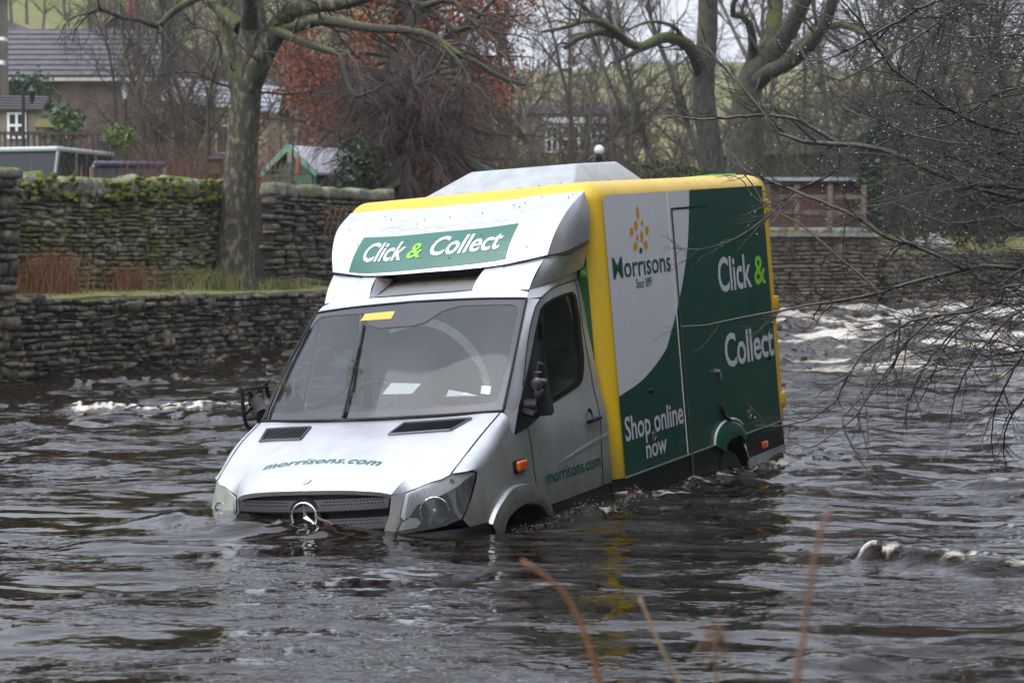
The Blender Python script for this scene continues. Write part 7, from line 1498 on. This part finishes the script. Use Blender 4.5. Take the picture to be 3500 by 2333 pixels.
# blurred reeds close to the lens
def reed(pix, D, r0, r1, m, lab):
    P = spline([at(q[0], q[1], D) for q in pix], 14); oz = P[0] - np.array([0, 0, .0]); mb = MB(); mb.tube(P - oz, np.linspace(r0, r1, 14), 8); q = mb.build('dead_reed', m, None, 180); q.location = oz; tag(q, lab, 'reed', 'reed stems near the lens')
M_REED = mat('reed_orange', (.19, .08, .038), .7, var=.25, vscale=20); M_REEDP = mat('reed_pale', (.28, .20, .14), .7, var=.2, vscale=20); M_REEDB = mat('reed_brown', (.18, .10, .07), .7, var=.25, vscale=20)
reed(((2120, 2520), (2050, 2333), (2005, 2180), (1940, 2040), (1860, 1965), (1780, 1912)), 3.9, .0060, .004, M_REED, 'blurred orange brown reed stem leaning left at bottom centre')
reed(((2380, 2450), (2325, 2333), (2265, 2220), (2225, 2130), (2185, 2038)), 4.3, .0048, .0035, M_REEDP, 'thin pale blurred reed stem right of the orange one')
reed(((2690, 2560), (2720, 2333), (2750, 2150), (2775, 1960), (2800, 1830), (2840, 1740)), 3.0, .0054, .0034, M_REEDB, 'tall brown blurred reed stem at bottom right')
rr = np.random.RandomState(3); br = []; c = np.array(at(2440, 2170, 4.2))
for k in range(40): P, R_, _ = limb(rr, rr.normal(0, .012, 3), (rr.normal(0, .5), rr.normal(0, .3), rr.uniform(-1, .6)), rr.uniform(.04, .10), .0016, .0006, 5, .25, -.15); br.append((P, R_))
br.append((rel([at(2440, 2180, 4.2), at(2450, 2333, 4.2), at(2455, 2480, 4.2)], c), np.array([.003, .003, .003])))
q = link('reed_tuft', tubes_mesh('reed_tuft', br), M_REEDB, None, 0); q.location = c; tag(q, 'small drooping brown seed head between the reed stems', 'reed')
# splash and froth thrown up along the van
rs = np.random.RandomState(44); pos = []
def spl(n_, vy0, vy1, vx0, vx1, hz):
    vy = rs.uniform(vy0, vy1, n_); vx = rs.uniform(vx0, vx1, n_); c, s = math.cos(VANPOSE[0]), math.sin(VANPOSE[0]); x, y = VANLOC[0] + c * vx - s * vy, VANLOC[1] + s * vx + c * vy; hh, _ = wave(x, y); pos.extend(np.stack([x, y, hh + hz * rs.uniform(0, 1, n_) ** 2, rs.uniform(.0012, .0042, n_)], 1))
spl(420, 1.3, 2.6, 1.03, 1.18, .06); spl(200, 2.6, 4.2, 1.05, 1.2, .04); spl(420, 4.2, 5.95, 1.05, 1.25, .06); spl(120, .55, 1.4, 1.0, 1.1, .03)
b = bmesh.new(); bmesh.ops.create_icosphere(b, subdivisions=1, radius=1); b.verts.index_update(); iv = np.array([v.co[:] for v in b.verts]); iq = np.array([[v.index for v in f.verts] for f in b.faces]); b.free()
pos = np.array(pos); jit = 1 + rs.normal(0, .18, (len(pos), len(iv), 1)); V = (pos[:, None, :3] + pos[:, None, 3:] * iv[None] * jit * np.array([1.5, 1, .7])).reshape(-1, 3); Q = (np.arange(len(pos))[:, None, None] * len(iv) + iq[None]).reshape(-1, 3)
tag(link('splash', np_mesh('splash', V, Q), md, None, 180, 'stuff'), 'beads of splashing water along the side of the van', 'splash')
# twig caught in the grille
mb = MB(); mb.tube([vp(1076, 1763, 'y', -.06), vp(1100, 1776, 'y', -.08), vp(1128, 1785, 'y', -.09), vp(1143, 1800, 'y', -.10)], [.006, .009, .008, .004], 6); o_ = mb.build('stick', M_TWIGR, None, 50); o_.matrix_world = van.matrix_world; tag(o_, 'red brown stick caught in the van grille beside the star', 'stick')
# trees on the photographer's bank, out of frame to the right and behind: they shade the van's side
NB = [(8.5, 15), (9.5, 10), (7.8, 5.5), (12, 20), (13, 13), (10, 2), (15, 27), (14, 7), (4.5, -4), (-4, -7), (18, 18), (11.5, 17), (14.5, 22.5), (17, 31), (20, 27), (20, 36), (24, 33), (16, 24), (22, 22), (24, 42), (28, 38), (10.5, 13), (12, 9.5), (-10, -6), (-16, -10), (0, -9), (9, -2), (13, 1)]
NEARW = ['near bank tree beside the photographer, number %s counting along the bank' % w for w in ('one', 'two', 'three', 'four', 'five', 'six', 'seven', 'eight', 'nine', 'ten', 'eleven', 'twelve', 'thirteen', 'fourteen', 'fifteen', 'sixteen', 'seventeen', 'eighteen', 'nineteen', 'twenty', 'twenty one', 'twenty two', 'twenty three', 'twenty four', 'twenty five', 'twenty six', 'twenty seven', 'twenty eight')]
for i, (x, y) in enumerate(NB): put_tree((3, 1, 0, 3, 2)[i % 5], x, y, .9 + .06 * (i % 5), i * 1.3, NEARW[i], 'trees on the near bank')
# unseen evergreens added on the near bank to darken the van's reflections
def evergreen(x, y, h_, r_, seed, lab):
    r = np.random.RandomState(seed); root = thing('added_evergreen', lab, 'tree', (x, y, float(land(x, y)) - .1), 0, 'evergreens added out of view'); n_ = 3200
    t = r.uniform(.04, 1, n_); a = r.uniform(0, 2 * PI, n_); rad = r_ * (1.05 - t) ** .55 * np.sqrt(r.uniform(.35, 1, n_)) * (1 + .3 * np.sin(a * 3 + t * 9 + seed)); link('foliage', leafmesh(np.stack([rad * np.cos(a), rad * np.sin(a), t * h_], 1), .22, r), M_IVY, root, 0)
    P, R_, _ = limb(r, (0, 0, -.2), (0, 0, 1), h_ * .9, .2, .04, 8, .03, 0); link('trunk', tubes_mesh('trunk', [(P, R_)]), M_MOSSY, root, 180)
for i, (x, y, h_, r_) in enumerate(((9.2, 18.5, 7, 2.2), (11.2, 22.5, 8, 2.6), (13.4, 26.8, 8, 2.7), (15.8, 31, 9, 2.8), (18.6, 36, 9, 3.0), (21.5, 41, 9, 3.0), (25, 47, 10, 3.2), (8.6, 13.8, 6.5, 2.0), (14.5, 20, 9, 2.8), (18, 26, 10, 3), (-6, -5, 7, 2.6), (-1, -8, 8, 3.0), (4.5, -6, 7, 2.6), (-12, -4, 7, 2.6), (9, 6, 6.5, 2.0), (8.5, 0, 7, 2.4))):
    evergreen(x, y, h_, r_, 300 + i, 'unseen near bank evergreen added to darken reflections in the van, number %s along the bank' % NEARW[i].split('number ')[1].split(' counting')[0])
# ------------------------------------------------------------------ damp winter air
hm = bpy.data.materials.new('damp_air'); hm.use_nodes = True; hn = hm.node_tree; hn.nodes.clear(); ho = hn.nodes.new('ShaderNodeOutputMaterial'); hv = hn.nodes.new('ShaderNodeVolumePrincipled')
hv.inputs['Color'].default_value = (.90, .92, .96, 1); hv.inputs['Density'].default_value = .0005; hv.inputs['Anisotropy'].default_value = .2; hn.links.new(hv.outputs[0], ho.inputs['Volume'])
mb = MB(); mb.box((0, 200, 36), (900, 680, 80)); hz = mb.build('haze', hm, None, 0, 'stuff')
tag(hz, 'thin damp haze filling the valley', 'haze')
